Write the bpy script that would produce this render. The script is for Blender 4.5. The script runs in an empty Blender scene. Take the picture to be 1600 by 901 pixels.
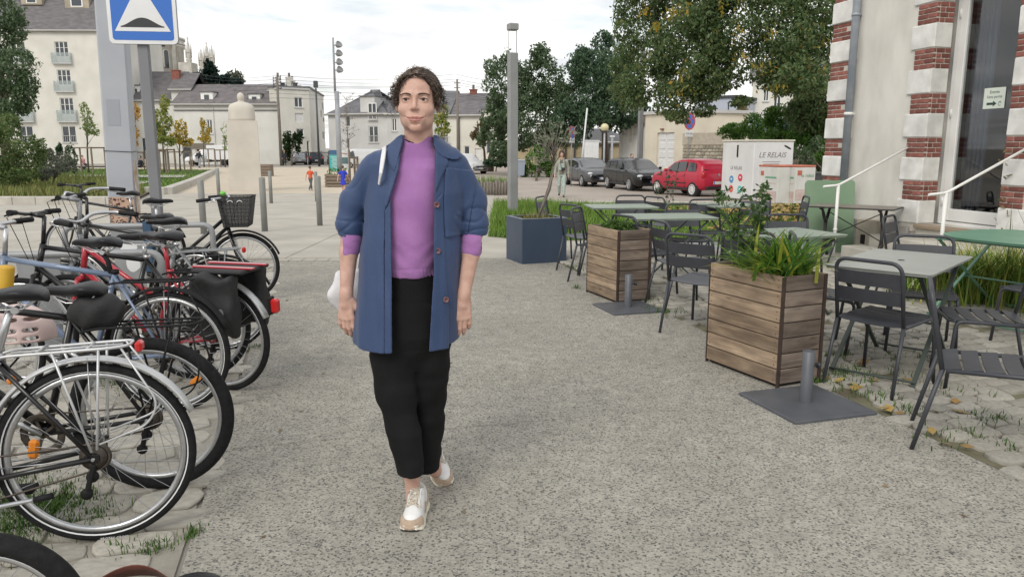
import bpy,bmesh,math,random
import numpy as np
from mathutils import Vector,Matrix,Euler
random.seed(7);np.random.seed(7)
PI=math.pi
scene=bpy.context.scene
COL=scene.collection

# ---------------------------------------------------------------- camera
CAM_H=1.48;FPX=1200.0;PITCH=math.atan(220.5/1200.0)
cam=bpy.data.cameras.new('camera');cam.lens=27.0;cam.sensor_width=36.0
cam.clip_start=0.05;cam.clip_end=4000
camo=bpy.data.objects.new('camera',cam);COL.objects.link(camo)
camo.location=(0,0,CAM_H);camo.rotation_euler=(PI/2-PITCH,0,0)
scene.camera=camo

# ---------------------------------------------------------------- sky and sun
SUN_EL=math.radians(42);SUN_AZ=math.radians(205)
world=bpy.data.worlds.new('World');scene.world=world;world.use_nodes=True
nt=world.node_tree;nt.nodes.clear()
def _n(t,**kw):
 n=nt.nodes.new(t)
 for k,v in kw.items():setattr(n,k,v)
 return n
sky=_n('ShaderNodeTexSky');sky.sky_type='NISHITA';sky.sun_disc=False
sky.sun_elevation=SUN_EL;sky.sun_rotation=SUN_AZ;sky.air_density=1.2;sky.dust_density=2.0
tc=_n('ShaderNodeTexCoord')
sep=_n('ShaderNodeSeparateXYZ');nt.links.new(tc.outputs['Generated'],sep.inputs[0])
# project the direction on a cloud plane so the clouds flatten to the horizon
mx=_n('ShaderNodeMath',operation='MAXIMUM');mx.inputs[1].default_value=0.0;nt.links.new(sep.outputs['Z'],mx.inputs[0])
ad=_n('ShaderNodeMath',operation='ADD');ad.inputs[1].default_value=0.10;nt.links.new(mx.outputs[0],ad.inputs[0])
dv=_n('ShaderNodeVectorMath',operation='DIVIDE');nt.links.new(tc.outputs['Generated'],dv.inputs[0])
cmb=_n('ShaderNodeCombineXYZ')
for i in range(3):nt.links.new(ad.outputs[0],cmb.inputs[i])
nt.links.new(cmb.outputs[0],dv.inputs[1])
mp=_n('ShaderNodeMapping');mp.inputs['Location'].default_value=(0.55,0.35,0);mp.inputs['Scale'].default_value=(1.0,0.75,0.0)
nt.links.new(dv.outputs[0],mp.inputs[0])
n1=_n('ShaderNodeTexNoise');n1.inputs['Scale'].default_value=0.75;n1.inputs['Detail'].default_value=7;n1.inputs['Roughness'].default_value=0.58
n1.inputs['Distortion'].default_value=0.4
nt.links.new(mp.outputs[0],n1.inputs['Vector'])
r1=_n('ShaderNodeValToRGB');r1.color_ramp.elements[0].position=0.26;r1.color_ramp.elements[1].position=0.50
nt.links.new(n1.outputs['Fac'],r1.inputs[0])
n2=_n('ShaderNodeTexNoise');n2.inputs['Scale'].default_value=1.6;n2.inputs['Detail'].default_value=6
nt.links.new(mp.outputs[0],n2.inputs['Vector'])
r2=_n('ShaderNodeValToRGB');r2.color_ramp.elements[0].position=0.33;r2.color_ramp.elements[1].position=0.66
r2.color_ramp.elements[0].color=(6.5,6.6,6.8,1);r2.color_ramp.elements[1].color=(9.6,9.45,9.05,1)
nt.links.new(n2.outputs['Fac'],r2.inputs[0])
mix=_n('ShaderNodeMix',data_type='RGBA');nt.links.new(r1.outputs['Color'],mix.inputs['Factor'])
nt.links.new(sky.outputs[0],mix.inputs[6]);nt.links.new(r2.outputs[0],mix.inputs[7])
bg=_n('ShaderNodeBackground');bg.inputs['Strength'].default_value=0.10
nt.links.new(mix.outputs[2],bg.inputs['Color'])
out=_n('ShaderNodeOutputWorld');nt.links.new(bg.outputs[0],out.inputs['Surface'])

sl=bpy.data.lights.new('sun','SUN');sl.energy=1.2;sl.angle=math.radians(26);sl.color=(1.0,0.945,0.86)
so=bpy.data.objects.new('sun',sl);COL.objects.link(so)
_d=Vector((math.sin(SUN_AZ)*math.cos(SUN_EL),math.cos(SUN_AZ)*math.cos(SUN_EL),math.sin(SUN_EL)))
so.rotation_euler=_d.to_track_quat('Z','Y').to_euler();so.location=(0,-5,30)
scene.view_settings.view_transform='Standard';scene.view_settings.look='None'
scene.view_settings.exposure=0.5;scene.view_settings.gamma=1.0
scene.view_settings.use_curve_mapping=False

# ---------------------------------------------------------------- placing
_c,_s=math.cos(PITCH),math.sin(PITCH)
def ray(px,py):
 xc=(px-800)/FPX;yc=(450.5-py)/FPX
 return Vector((xc,_c+yc*_s,-_s+yc*_c))
def gz(y):return float(np.interp(y,[-50,10,14,20,31,45,64,200,2000],[0,0,-.06,-.2,-.45,-.6,-.66,-.7,-.7]))
def G(px,py,z=0.0):
 r=ray(px,py);t=(z-CAM_H)/r.z
 return Vector((0,0,CAM_H))+r*t
def GT(px,py):
 z=0
 for _ in range(30):
  p=G(px,py,z);z=.5*z+.5*gz(p.y)
 return p
def W(px,py,t):return Vector((0,0,CAM_H))+ray(px,py)*t
def atY(px,py,Y):
 r=ray(px,py);return Vector((0,0,CAM_H))+r*(Y/r.y)

# ---------------------------------------------------------------- materials
_mats={}
def M(name,base=(.5,.5,.5),var=None,scale=6.0,rough=.6,metal=0.0,bump=0.0,bscale=60.0,spec=.5,alpha=1.0,
   trans=0.0,isl=None,obj=None,detail=4,emit=None,coat=0.0,sheen=0.0,pos=(.35,.68),stretch=None,sub=0.0,coords='Object',wave=None):
 if name in _mats:return _mats[name]
 m=bpy.data.materials.new(name);m.use_nodes=True;_mats[name]=m
 t=m.node_tree;b=t.nodes['Principled BSDF'];N=t.nodes.new;L=t.links.new
 b.inputs['Roughness'].default_value=rough;b.inputs['Metallic'].default_value=metal
 b.inputs['Specular IOR Level'].default_value=spec;b.inputs['Alpha'].default_value=alpha
 b.inputs['Transmission Weight'].default_value=trans;b.inputs['Coat Weight'].default_value=coat
 b.inputs['Sheen Weight'].default_value=sheen
 if sub:
  b.inputs['Subsurface Weight'].default_value=sub;b.inputs['Subsurface Radius'].default_value=(.012,.005,.003);b.inputs['Subsurface Scale'].default_value=.6
 b.inputs['Base Color'].default_value=(*base,1)
 co=N('ShaderNodeTexCoord').outputs[coords]
 if stretch:
  q=N('ShaderNodeMapping');q.inputs['Scale'].default_value=stretch;L(co,q.inputs[0]);co=q.outputs[0]
 col=None
 if var is not None:
  n=N('ShaderNodeTexNoise');n.inputs['Scale'].default_value=scale;n.inputs['Detail'].default_value=detail;L(co,n.inputs['Vector'])
  r=N('ShaderNodeValToRGB');r.color_ramp.elements[0].position=pos[0];r.color_ramp.elements[1].position=pos[1]
  r.color_ramp.elements[0].color=(*base,1);r.color_ramp.elements[1].color=(*var,1)
  L(n.outputs['Fac'],r.inputs[0]);col=r.outputs[0]
 if isl is not None:
  g=N('ShaderNodeNewGeometry');r=N('ShaderNodeValToRGB');r.color_ramp.interpolation='LINEAR'
  e=r.color_ramp.elements
  while len(e)<len(isl):e.new(.5)
  for i,cc in enumerate(isl):e[i].position=i/(len(isl)-1);e[i].color=(*cc,1)
  L(g.outputs['Random Per Island'],r.inputs[0]);col=r.outputs[0]
 if obj:
  oi=N('ShaderNodeObjectInfo');h=N('ShaderNodeHueSaturation')
  mr=N('ShaderNodeMapRange');mr.inputs[3].default_value=1-obj;mr.inputs[4].default_value=1+obj
  L(oi.outputs['Random'],mr.inputs[0]);L(mr.outputs[0],h.inputs['Value'])
  if col:L(col,h.inputs['Color'])
  else:h.inputs['Color'].default_value=(*base,1)
  col=h.outputs[0]
 if col:L(col,b.inputs['Base Color'])
 if bump:
  n=N('ShaderNodeTexNoise');n.inputs['Scale'].default_value=bscale;n.inputs['Detail'].default_value=3;L(co,n.inputs['Vector'])
  hsrc=n.outputs['Fac']
  if wave:
   w=N('ShaderNodeTexWave');w.inputs['Scale'].default_value=wave;w.inputs['Distortion'].default_value=.6;L(co,w.inputs['Vector'])
   a=N('ShaderNodeMath');L(hsrc,a.inputs[0]);L(w.outputs['Fac'],a.inputs[1]);hsrc=a.outputs[0]
  bp=N('ShaderNodeBump');bp.inputs['Strength'].default_value=bump;bp.inputs['Distance'].default_value=.01
  L(hsrc,bp.inputs['Height']);L(bp.outputs[0],b.inputs['Normal'])
 if emit:b.inputs['Emission Color'].default_value=(*emit[0],1);b.inputs['Emission Strength'].default_value=emit[1]
 return m

# ---------------------------------------------------------------- objects
def _props(o,label=None,cat=None,group=None,kind=None):
 if label:o['label']=label
 if cat:o['category']=cat
 if group:o['group']=group
 if kind:o['kind']=kind
 return o
def thing(name,label,cat,loc=(0,0,0),rz=0.0,group=None):
 o=bpy.data.objects.new(name,None);COL.objects.link(o);o.empty_display_size=.1
 o.location=loc;o.rotation_euler=(0,0,rz)
 return _props(o,label,cat,group)
def tag(o,label,cat,group=None):return _props(o,label,cat,group)
def copy_tree(o,parent=None):
 c=o.copy();COL.objects.link(c)
 if parent:c.parent=parent
 for ch in list(o.children):copy_tree(ch,c)
 return c
def inst(name,mesh,parent,loc,rot=(0,0,0),scale=(1,1,1)):
 o=bpy.data.objects.new(name,mesh);COL.objects.link(o);o.parent=parent
 o.location=loc;o.rotation_euler=rot;o.scale=scale
 return o

class MB:
 """collects vertices and faces, links them as one mesh object"""
 def __init__(s):s.v=[];s.f=[];s.mi=[];s.cur=0;s.sm=[];s.smooth=False
 def add(s,vs,fs,smooth=None):
  b=len(s.v);s.v+=[tuple(v)for v in vs]
  for f in fs:
   s.f.append(tuple(i+b for i in f));s.mi.append(s.cur);s.sm.append(s.smooth if smooth is None else smooth)
  return s
 def box(s,c,d,rot=None,ch=0.0):
  x,y,z=d[0]/2,d[1]/2,d[2]/2
  R=rot if isinstance(rot,Matrix)else(Euler(rot).to_matrix()if rot is not None else None)
  if ch<=0:
   vs=[(-x,-y,-z),(x,-y,-z),(x,y,-z),(-x,y,-z),(-x,-y,z),(x,-y,z),(x,y,z),(-x,y,z)]
   fs=[(3,2,1,0),(4,5,6,7),(0,1,5,4),(1,2,6,5),(2,3,7,6),(3,0,4,7)]
  else:
   ch=min(ch,x*.9,y*.9,z*.9);vs=[];idx={}
   for sx in(-1,1):
    for sy in(-1,1):
     for sz in(-1,1):
      for a in range(3):
       q=[x-ch,y-ch,z-ch];q[a]+=ch
       idx[(sx,sy,sz,a)]=len(vs);vs.append((sx*q[0],sy*q[1],sz*q[2]))
   fs=[]
   def k(sx,sy,sz,a):return idx[(sx,sy,sz,a)]
   for sg in(-1,1):
    F=[k(sg,-1,-1,0),k(sg,1,-1,0),k(sg,1,1,0),k(sg,-1,1,0)];fs.append(F if sg>0 else F[::-1])
    F=[k(1,sg,-1,1),k(-1,sg,-1,1),k(-1,sg,1,1),k(1,sg,1,1)];fs.append(F if sg>0 else F[::-1])
    F=[k(-1,-1,sg,2),k(1,-1,sg,2),k(1,1,sg,2),k(-1,1,sg,2)];fs.append(F if sg>0 else F[::-1])
   for a in(-1,1):
    for b in(-1,1):
     F=[k(a,b,-1,0),k(a,b,-1,1),k(a,b,1,1),k(a,b,1,0)];fs.append(F if a*b>0 else F[::-1])
     F=[k(-1,a,b,1),k(-1,a,b,2),k(1,a,b,2),k(1,a,b,1)];fs.append(F if a*b>0 else F[::-1])
     F=[k(a,-1,b,2),k(a,-1,b,0),k(a,1,b,0),k(a,1,b,2)];fs.append(F if a*b>0 else F[::-1])
     for c_ in(-1,1):
      F=[k(a,b,c_,0),k(a,b,c_,1),k(a,b,c_,2)];fs.append(F if a*b*c_>0 else F[::-1])
  C=Vector(c)
  vs=[(R@Vector(v)+C)if R is not None else(Vector(v)+C)for v in vs]
  return s.add(vs,fs,False)
 def bar(s,p0,p1,w,h,up=(0,0,1),ch=0.0):
  p0=Vector(p0);p1=Vector(p1);d=p1-p0;L=d.length;d.normalize()
  u=Vector(up);x=d.cross(u)
  if x.length<1e-4:x=d.cross(Vector((0,1,0)))
  x.normalize();u=x.cross(d)
  return s.box((p0+p1)/2,(w,L,h),Matrix((x,d,u)).transposed(),ch)
 def ring(s,c,d,r,n,ref=None,r2=None):
  d=Vector(d).normalized();a=ref if ref is not None else(Vector((0,0,1))if abs(d.z)<.9 else Vector((1,0,0)))
  x=d.cross(a).normalized();y=d.cross(x).normalized();r2=r if r2 is None else r2
  return[Vector(c)+x*(r*math.cos(2*PI*i/n))+y*(r2*math.sin(2*PI*i/n))for i in range(n)]
 def tube(s,pts,r,n=8,closed=False,caps=True,smooth=True):
  pts=[Vector(p)for p in pts];m=len(pts)
  rs=r if isinstance(r,(list,tuple))else[r]*m
  vs=[];x=None;prevd=None
  for i in range(m):
   if closed:d=(pts[(i+1)%m]-pts[i-1])
   else:d=pts[min(i+1,m-1)]-pts[max(i-1,0)]
   if d.length<1e-9:d=prevd or Vector((0,0,1))
   d=d.normalized();prevd=d
   if x is None:
    a=Vector((0,0,1))if abs(d.z)<.9 else Vector((1,0,0));x=d.cross(a).normalized()
   else:
    x=x-d*x.dot(d)
    if x.length<1e-6:x=d.orthogonal()
    x.normalize()
   y=d.cross(x)
   for j in range(n):
    a=2*PI*j/n;vs.append(pts[i]+x*(rs[i]*math.cos(a))+y*(rs[i]*math.sin(a)))
  fs=[]
  for i in range(m if closed else m-1):
   k=(i+1)%m
   for j in range(n):
    j2=(j+1)%n;fs.append((i*n+j,i*n+j2,k*n+j2,k*n+j))
  s.add(vs,fs,smooth)
  if caps and not closed:
   b=len(s.v)-len(vs)
   s.f.append(tuple(b+j for j in range(n))[::-1]);s.mi.append(s.cur);s.sm.append(False)
   s.f.append(tuple(b+(m-1)*n+j for j in range(n)));s.mi.append(s.cur);s.sm.append(False)
  return s
 def cyl(s,p0,p1,r0,r1=None,n=12):return s.tube([p0,p1],[r0,r0 if r1 is None else r1],n)
 def lathe(s,prof,n=24,c=(0,0,0),axis='z',smooth=True,closed=False):
  vs=[];m=len(prof);C=Vector(c)
  for(r,z)in prof:
   for j in range(n):
    a=2*PI*j/n;x,y=r*math.cos(a),r*math.sin(a)
    v=(x,y,z)if axis=='z' else((x,z,y)if axis=='y' else(z,x,y))
    vs.append(Vector(v)+C)
  fs=[]
  for i in range(m if closed else m-1):
   k=(i+1)%m
   for j in range(n):
    j2=(j+1)%n;F=(i*n+j,i*n+j2,k*n+j2,k*n+j);fs.append(F if axis!='y' else F[::-1])
  return s.add(vs,fs,smooth)
 def loft(s,rings,closed=True,caps=True,smooth=True):
  n=len(rings[0]);m=len(rings);vs=[p for r in rings for p in r];fs=[]
  for i in range(m-1):
   for j in range(n if closed else n-1):
    j2=(j+1)%n;fs.append((i*n+j,i*n+j2,(i+1)*n+j2,(i+1)*n+j))
  if caps and closed:fs.append(tuple(range(n))[::-1]);fs.append(tuple((m-1)*n+j for j in range(n)))
  return s.add(vs,fs,smooth)
 def prism(s,outline,z0,z1,mat=None):
  n=len(outline);vs=[(x,y,z0)for x,y in outline]+[(x,y,z1)for x,y in outline]
  fs=[tuple(range(n))[::-1],tuple(range(n,2*n))]+[(i,(i+1)%n,n+(i+1)%n,n+i)for i in range(n)]
  if mat is not None:vs=[mat@Vector(v)for v in vs]
  return s.add(vs,fs,False)
 def sphere(s,c,r,n=16,m=10,sc=(1,1,1)):
  C=Vector(c);vs=[C+Vector((0,0,-r*sc[2]))]
  for i in range(1,m):
   p=-PI/2+PI*i/m
   for j in range(n):
    a=2*PI*j/n;vs.append(C+Vector((r*sc[0]*math.cos(p)*math.cos(a),r*sc[1]*math.cos(p)*math.sin(a),r*sc[2]*math.sin(p))))
  vs.append(C+Vector((0,0,r*sc[2])));t=len(vs)-1;fs=[]
  for j in range(n):
   j2=(j+1)%n;fs.append((0,1+j2,1+j));fs.append((t,1+(m-2)*n+j,1+(m-2)*n+j2))
   for i in range(m-2):fs.append((1+i*n+j,1+i*n+j2,1+(i+1)*n+j2,1+(i+1)*n+j))
  return s.add(vs,fs,True)
 def mesh(s,name,mats):
  me=bpy.data.meshes.new(name);me.from_pydata([tuple(v)for v in s.v],[],s.f)
  mats=mats if isinstance(mats,(list,tuple))else[mats]
  for m in mats:me.materials.append(m)
  if len(mats)>1:me.polygons.foreach_set('material_index',s.mi)
  me.polygons.foreach_set('use_smooth',s.sm)
  me.update();return me
 def build(s,name,mats,parent=None,kind=None,loc=None,rot=None,label=None):
  o=bpy.data.objects.new(name,s.mesh(name,mats));COL.objects.link(o)
  if parent is not None:o.parent=parent
  if kind:o['kind']=kind
  if label:o['label']=label
  if loc is not None:o.location=loc
  if rot is not None:o.rotation_euler=rot
  return o
def npmesh(name,verts,faces,mats,parent=None,kind=None,smooth=False,mi=None):
 """fast mesh of equal-sided faces from numpy arrays"""
 verts=np.ascontiguousarray(verts,dtype=np.float32);faces=np.ascontiguousarray(faces,dtype=np.int32)
 me=bpy.data.meshes.new(name);k=faces.shape[1];nf=len(faces)
 me.vertices.add(len(verts));me.vertices.foreach_set('co',verts.ravel())
 me.loops.add(nf*k);me.loops.foreach_set('vertex_index',faces.ravel())
 me.polygons.add(nf);me.polygons.foreach_set('loop_start',np.arange(nf,dtype=np.int32)*k)
 me.polygons.foreach_set('loop_total',np.full(nf,k,dtype=np.int32))
 mats=mats if isinstance(mats,(list,tuple))else[mats]
 for m in mats:me.materials.append(m)
 if mi is not None:me.polygons.foreach_set('material_index',np.asarray(mi,dtype=np.int32))
 me.polygons.foreach_set('use_smooth',np.full(nf,smooth,dtype=bool))
 me.update(calc_edges=True)
 o=bpy.data.objects.new(name,me);COL.objects.link(o)
 if parent is not None:o.parent=parent
 if kind:o['kind']=kind
 return o
def arc(c,r,a0,a1,n,plane='xz'):
 out=[]
 for i in range(n+1):
  a=a0+(a1-a0)*i/n;u,w=r*math.cos(a),r*math.sin(a)
  out.append(Vector(c)+(Vector((u,0,w))if plane=='xz' else Vector((u,w,0))if plane=='xy' else Vector((0,u,w))))
 return out
def fillet(pts,r,n=5):
 """round the inner corners of a polyline"""
 pts=[Vector(p)for p in pts];out=[pts[0]]
 for i in range(1,len(pts)-1):
  a,b,c=pts[i-1],pts[i],pts[i+1];u=(a-b);w=(c-b);q=min(r,u.length*.48,w.length*.48)
  p0=b+u.normalized()*q;p1=b+w.normalized()*q
  for k in range(n+1):
   t=k/n;out.append(p0*(1-t)**2+b*2*t*(1-t)+p1*t*t)
 out.append(pts[-1]);return out
def text_mesh(name,body,size,mat,parent,loc,rot,align='CENTER',ext=.001,shear=0.0,bold=0.0):
 cu=bpy.data.curves.new(name,'FONT');cu.body=body;cu.size=size;cu.align_x=align;cu.align_y='CENTER';cu.extrude=ext;cu.shear=shear;cu.offset=bold
 cu.resolution_u=2
 tmp=bpy.data.objects.new(name+'_tmp',cu);COL.objects.link(tmp)
 dg=bpy.context.evaluated_depsgraph_get();me=bpy.data.meshes.new_from_object(tmp.evaluated_get(dg))
 bpy.data.objects.remove(tmp);bpy.data.curves.remove(cu)
 me.materials.clear();me.materials.append(mat)
 o=bpy.data.objects.new(name,me);COL.objects.link(o)
 if parent is not None:o.parent=parent
 o.location=loc;o.rotation_euler=rot;return o
# ================================================================ implicit surfaces for bodies and cloth
def smin(a,b,k):
 if k<=0:return np.minimum(a,b)
 h=np.clip(.5+.5*(b-a)/k,0,1);return b+(a-b)*h-k*h*(1-h)
def smax(a,b,k):return-smin(-a,-b,k)
class Grid:
 """signed distance on a grid (axes may be unevenly spaced); shapes are blended in only near themselves"""
 def __init__(s,ax,ay,az):
  s.a=[np.asarray(v,np.float32)for v in(ax,ay,az)];s.D=np.full([len(v)for v in s.a],.2,np.float32)
 @staticmethod
 def uni(lo,hi,h):return Grid(*[np.arange(lo[i],hi[i]+h,h)for i in range(3)])
 def sl(s,lo,hi):return tuple(slice(max(0,int(np.searchsorted(s.a[i],lo[i]))-1),int(np.searchsorted(s.a[i],hi[i]))+1)for i in range(3))
 def pts(s,q):return np.meshgrid(s.a[0][q[0]],s.a[1][q[1]],s.a[2][q[2]],indexing='ij',sparse=True)
 def put(s,f,lo,hi,k=.01,op='add'):
  pad=k+.03;q=s.sl([v-pad for v in lo],[v+pad for v in hi]);X,Y,Z=s.pts(q)
  if min(len(X),Y.shape[1],Z.shape[2])==0:return s
  d=np.asarray(f(X,Y,Z),np.float32)
  if op=='add':s.D[q]=smin(s.D[q],d,k)
  else:s.D[q]=smax(s.D[q],-d,k)
  return s
 def cone(s,a,b,ra,rb,k=.01,op='add'):
  a=np.array(a,float);b=np.array(b,float);ba=b-a;L2=float(ba@ba)+1e-9;m=max(ra,rb)
  def f(X,Y,Z):
   t=np.clip(((X-a[0])*ba[0]+(Y-a[1])*ba[1]+(Z-a[2])*ba[2])/L2,0,1)
   return np.sqrt((X-a[0]-t*ba[0])**2+(Y-a[1]-t*ba[1])**2+(Z-a[2]-t*ba[2])**2)-(ra+(rb-ra)*t)
  return s.put(f,np.minimum(a,b)-m,np.maximum(a,b)+m,k,op)
 def chain(s,P,R,k=.01):
  for i in range(len(P)-1):s.cone(P[i],P[i+1],R[i],R[i+1],k)
  return s
 def ell(s,c,r,k=.01,op='add',rot=None):
  m=max(r);Rm=None if rot is None else np.array(Euler(rot).to_matrix().transposed())
  def f(X,Y,Z):
   x,y,z=X-c[0],Y-c[1],Z-c[2]
   if Rm is not None:x,y,z=(Rm[0,0]*x+Rm[0,1]*y+Rm[0,2]*z,Rm[1,0]*x+Rm[1,1]*y+Rm[1,2]*z,Rm[2,0]*x+Rm[2,1]*y+Rm[2,2]*z)
   q=np.sqrt((x/r[0])**2+(y/r[1])**2+(z/r[2])**2);g=np.sqrt((x/r[0]**2)**2+(y/r[1]**2)**2+(z/r[2]**2)**2)+1e-6
   return q*(q-1)/g
  return s.put(f,[c[i]-m for i in range(3)],[c[i]+m for i in range(3)],k,op)
 def mesh(s):
  D=s.D;S=D<0;c=np.zeros([n-1 for n in D.shape],np.uint8)
  for i in(0,1):
   for j in(0,1):
    for k in(0,1):c+=S[i:D.shape[0]-1+i,j:D.shape[1]-1+j,k:D.shape[2]-1+k]
  idx=np.argwhere((c>0)&(c<8));n=len(idx);vid=np.full(c.shape,-1,np.int32);vid[tuple(idx.T)]=np.arange(n)
  acc=np.zeros((n,3));cnt=np.zeros(n)
  for ax in range(3):
   o1,o2=[v for v in range(3)if v!=ax]
   for p in(0,1):
    for q in(0,1):
     i0=idx.copy();i0[:,o1]+=p;i0[:,o2]+=q;i1=i0.copy();i1[:,ax]+=1
     a,b=D[tuple(i0.T)],D[tuple(i1.T)];m=(a<0)!=(b<0);t=np.where(m,a/np.where(m,a-b,1),0)
     pos=np.stack([s.a[d][i0[:,d]]+(0 if d!=ax else t*(s.a[d][i1[:,d]]-s.a[d][i0[:,d]]))for d in range(3)],1)
     acc+=pos*m[:,None];cnt+=m
  V=acc/np.maximum(cnt,1)[:,None];F=[]
  for ax in range(3):
   o1,o2=[v for v in range(3)if v!=ax];sl0=[slice(None)]*3;sl1=[slice(None)]*3;sl0[ax]=slice(0,-1);sl1[ax]=slice(1,None)
   E=S[tuple(sl0)]!=S[tuple(sl1)];e=np.argwhere(E);e=e[(e[:,o1]>0)&(e[:,o2]>0)&(e[:,o1]<D.shape[o1]-1)&(e[:,o2]<D.shape[o2]-1)]
   if not len(e):continue
   def g(p,q):w=e.copy();w[:,o1]-=p;w[:,o2]-=q;return vid[tuple(w.T)]
   f=np.stack([g(1,1),g(0,1),g(0,0),g(1,0)],1);ins=S[tuple(e.T)];flip=ins if ax!=1 else~ins
   f[~flip]=f[~flip][:,::-1];F.append(f)
  return V,np.concatenate(F)
def stack(levels):
 """levels: rows of (z, cx, cy, rx, ry): a body of elliptical slices"""
 L=np.array(sorted(levels),float)
 def f(X,Y,Z):
  z=Z;cx,cy,rx,ry=[np.interp(z,L[:,0],L[:,i])for i in(1,2,3,4)]
  dx,dy=X-cx,Y-cy;q=np.sqrt((dx/rx)**2+(dy/ry)**2);g=np.sqrt((dx/rx**2)**2+(dy/ry**2)**2)+1e-6
  return np.maximum(q*(q-1)/g,np.maximum(z-L[-1,0],L[0,0]-z))
 lo=[min(L[:,1]-L[:,3]),min(L[:,2]-L[:,4]),L[0,0]];hi=[max(L[:,1]+L[:,3]),max(L[:,2]+L[:,4]),L[-1,0]]
 return f,lo,hi
def poly2d(P):
 """signed distance to a polygon in (u, v)"""
 P=np.array(P,float)
 def f(u,v):
  d=np.full(np.broadcast(u,v).shape,1e9);s=np.ones(d.shape)
  for i in range(len(P)):
   a,b=P[i],P[i-1];e=b-a;wx,wy=u-a[0],v-a[1];t=np.clip((wx*e[0]+wy*e[1])/(e@e+1e-12),0,1)
   d=np.minimum(d,(wx-e[0]*t)**2+(wy-e[1]*t)**2)
   c1=v>=a[1];c2=v<b[1];c3=e[0]*wy>e[1]*wx
   s=np.where((c1&c2&c3)|(~c1&~c2&~c3),-s,s)
  return s*np.sqrt(d)
 return f
def smooth_mesh(V,F,it=2,lam=.5):
 n=len(V);e=np.concatenate([F[:,[0,1]],F[:,[1,2]],F[:,[2,3]],F[:,[3,0]]]);deg=np.bincount(e[:,0],minlength=n)+np.bincount(e[:,1],minlength=n)
 for _ in range(it):
  acc=np.stack([np.bincount(e[:,0],V[e[:,1],d],n)+np.bincount(e[:,1],V[e[:,0],d],n)for d in range(3)],1);V=V*(1-lam)+lam*acc/np.maximum(deg,1)[:,None]
 return V
def keep_largest(V,F,minfrac=.02):
 """drop crumbs left by cutting"""
 n=len(V);lab=np.arange(n)
 for _ in range(400):
  m=lab[F].min(1);new=lab.copy()
  for k in range(4):np.minimum.at(new,F[:,k],m)
  new=new[new]
  if(new==lab).all():break
  lab=new
 u,c=np.unique(lab[F[:,0]],return_counts=True);ok=u[c>minfrac*len(F)];f=F[np.isin(lab[F[:,0]],ok)]
 used=np.unique(f);mp_=np.full(n,-1);mp_[used]=np.arange(len(used));return V[used],mp_[f]
def sdf_obj(name,G_,mat,parent,origin,it=1,mi=None,keep=.02):
 V,F=G_.mesh();V,F=keep_largest(V,F,keep);V=smooth_mesh(V,F,it)
 mm=mi(V[F].mean(1))if mi else None
 return npmesh(name,V-np.array(origin),F,mat,parent,None,True,mm)
# ================================================================ the ground
GB=[-50,10,14,20,31,45,64,200,2000]
def _clip(poly,y,keep_above):
 out=[]
 for i in range(len(poly)):
  a,b=poly[i],poly[(i+1)%len(poly)]
  ia=(a[1]>=y)==keep_above or a[1]==y;ib=(b[1]>=y)==keep_above or b[1]==y
  if ia:out.append(a)
  if ia!=ib:
   t=(y-a[1])/(b[1]-a[1]);out.append((a[0]+(b[0]-a[0])*t,y))
 return out
def sheet(name,poly,dz,mat,parent=None,kind='structure',thick=0.0):
 mb=MB()
 for y0,y1 in zip(GB[:-1],GB[1:]):
  p=_clip(_clip(poly,y0,True),y1,False)
  if len(p)<3:continue
  ar=sum(p[i][0]*p[(i+1)%len(p)][1]-p[(i+1)%len(p)][0]*p[i][1]for i in range(len(p)))
  if abs(ar)<1e-6:continue
  if ar<0:p=p[::-1]
  mb.add([(x,y,gz(y)+dz)for x,y in p],[tuple(range(len(p)))])
 if thick:
  p=poly;ar=sum(p[i][0]*p[(i+1)%len(p)][1]-p[(i+1)%len(p)][0]*p[i][1]for i in range(len(p)))
  if ar<0:p=p[::-1]
  for i in range(len(p)):
   a,b=p[i],p[(i+1)%len(p)]
   ys=sorted([y for y in GB if min(a[1],b[1])<y<max(a[1],b[1])],reverse=a[1]>b[1])
   seq=[a]+[(a[0]+(b[0]-a[0])*(y-a[1])/(b[1]-a[1]),y)for y in ys]+[b]
   for u,w in zip(seq[:-1],seq[1:]):
    mb.add([(u[0],u[1],gz(u[1])+dz-thick),(w[0],w[1],gz(w[1])+dz-thick),(w[0],w[1],gz(w[1])+dz),(u[0],u[1],gz(u[1])+dz)],[(0,1,2,3)])
 return mb.build(name,mat,parent,kind if parent is None else None)
PA=Vector((-.2475,.969,0)).normalized();PB=Vector((PA.y,-PA.x,0))
def ab(a,b):v=PA*a+PB*b;return(v.x,v.y)
def inpoly(x,y,poly):
 c=False;j=len(poly)-1
 for i in range(len(poly)):
  xi,yi=poly[i];xj,yj=poly[j]
  if(yi>y)!=(yj>y)and x<(xj-xi)*(y-yi)/(yj-yi)+xi:c=not c
  j=i
 return c
def proj(p):
 v=Vector(p)-Vector((0,0,CAM_H));d=v.y*_c-v.z*_s
 if d<.05:return None
 return 800+FPX*v.x/d,450.5-FPX*(v.y*_s+v.z*_c)/d,d

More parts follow.
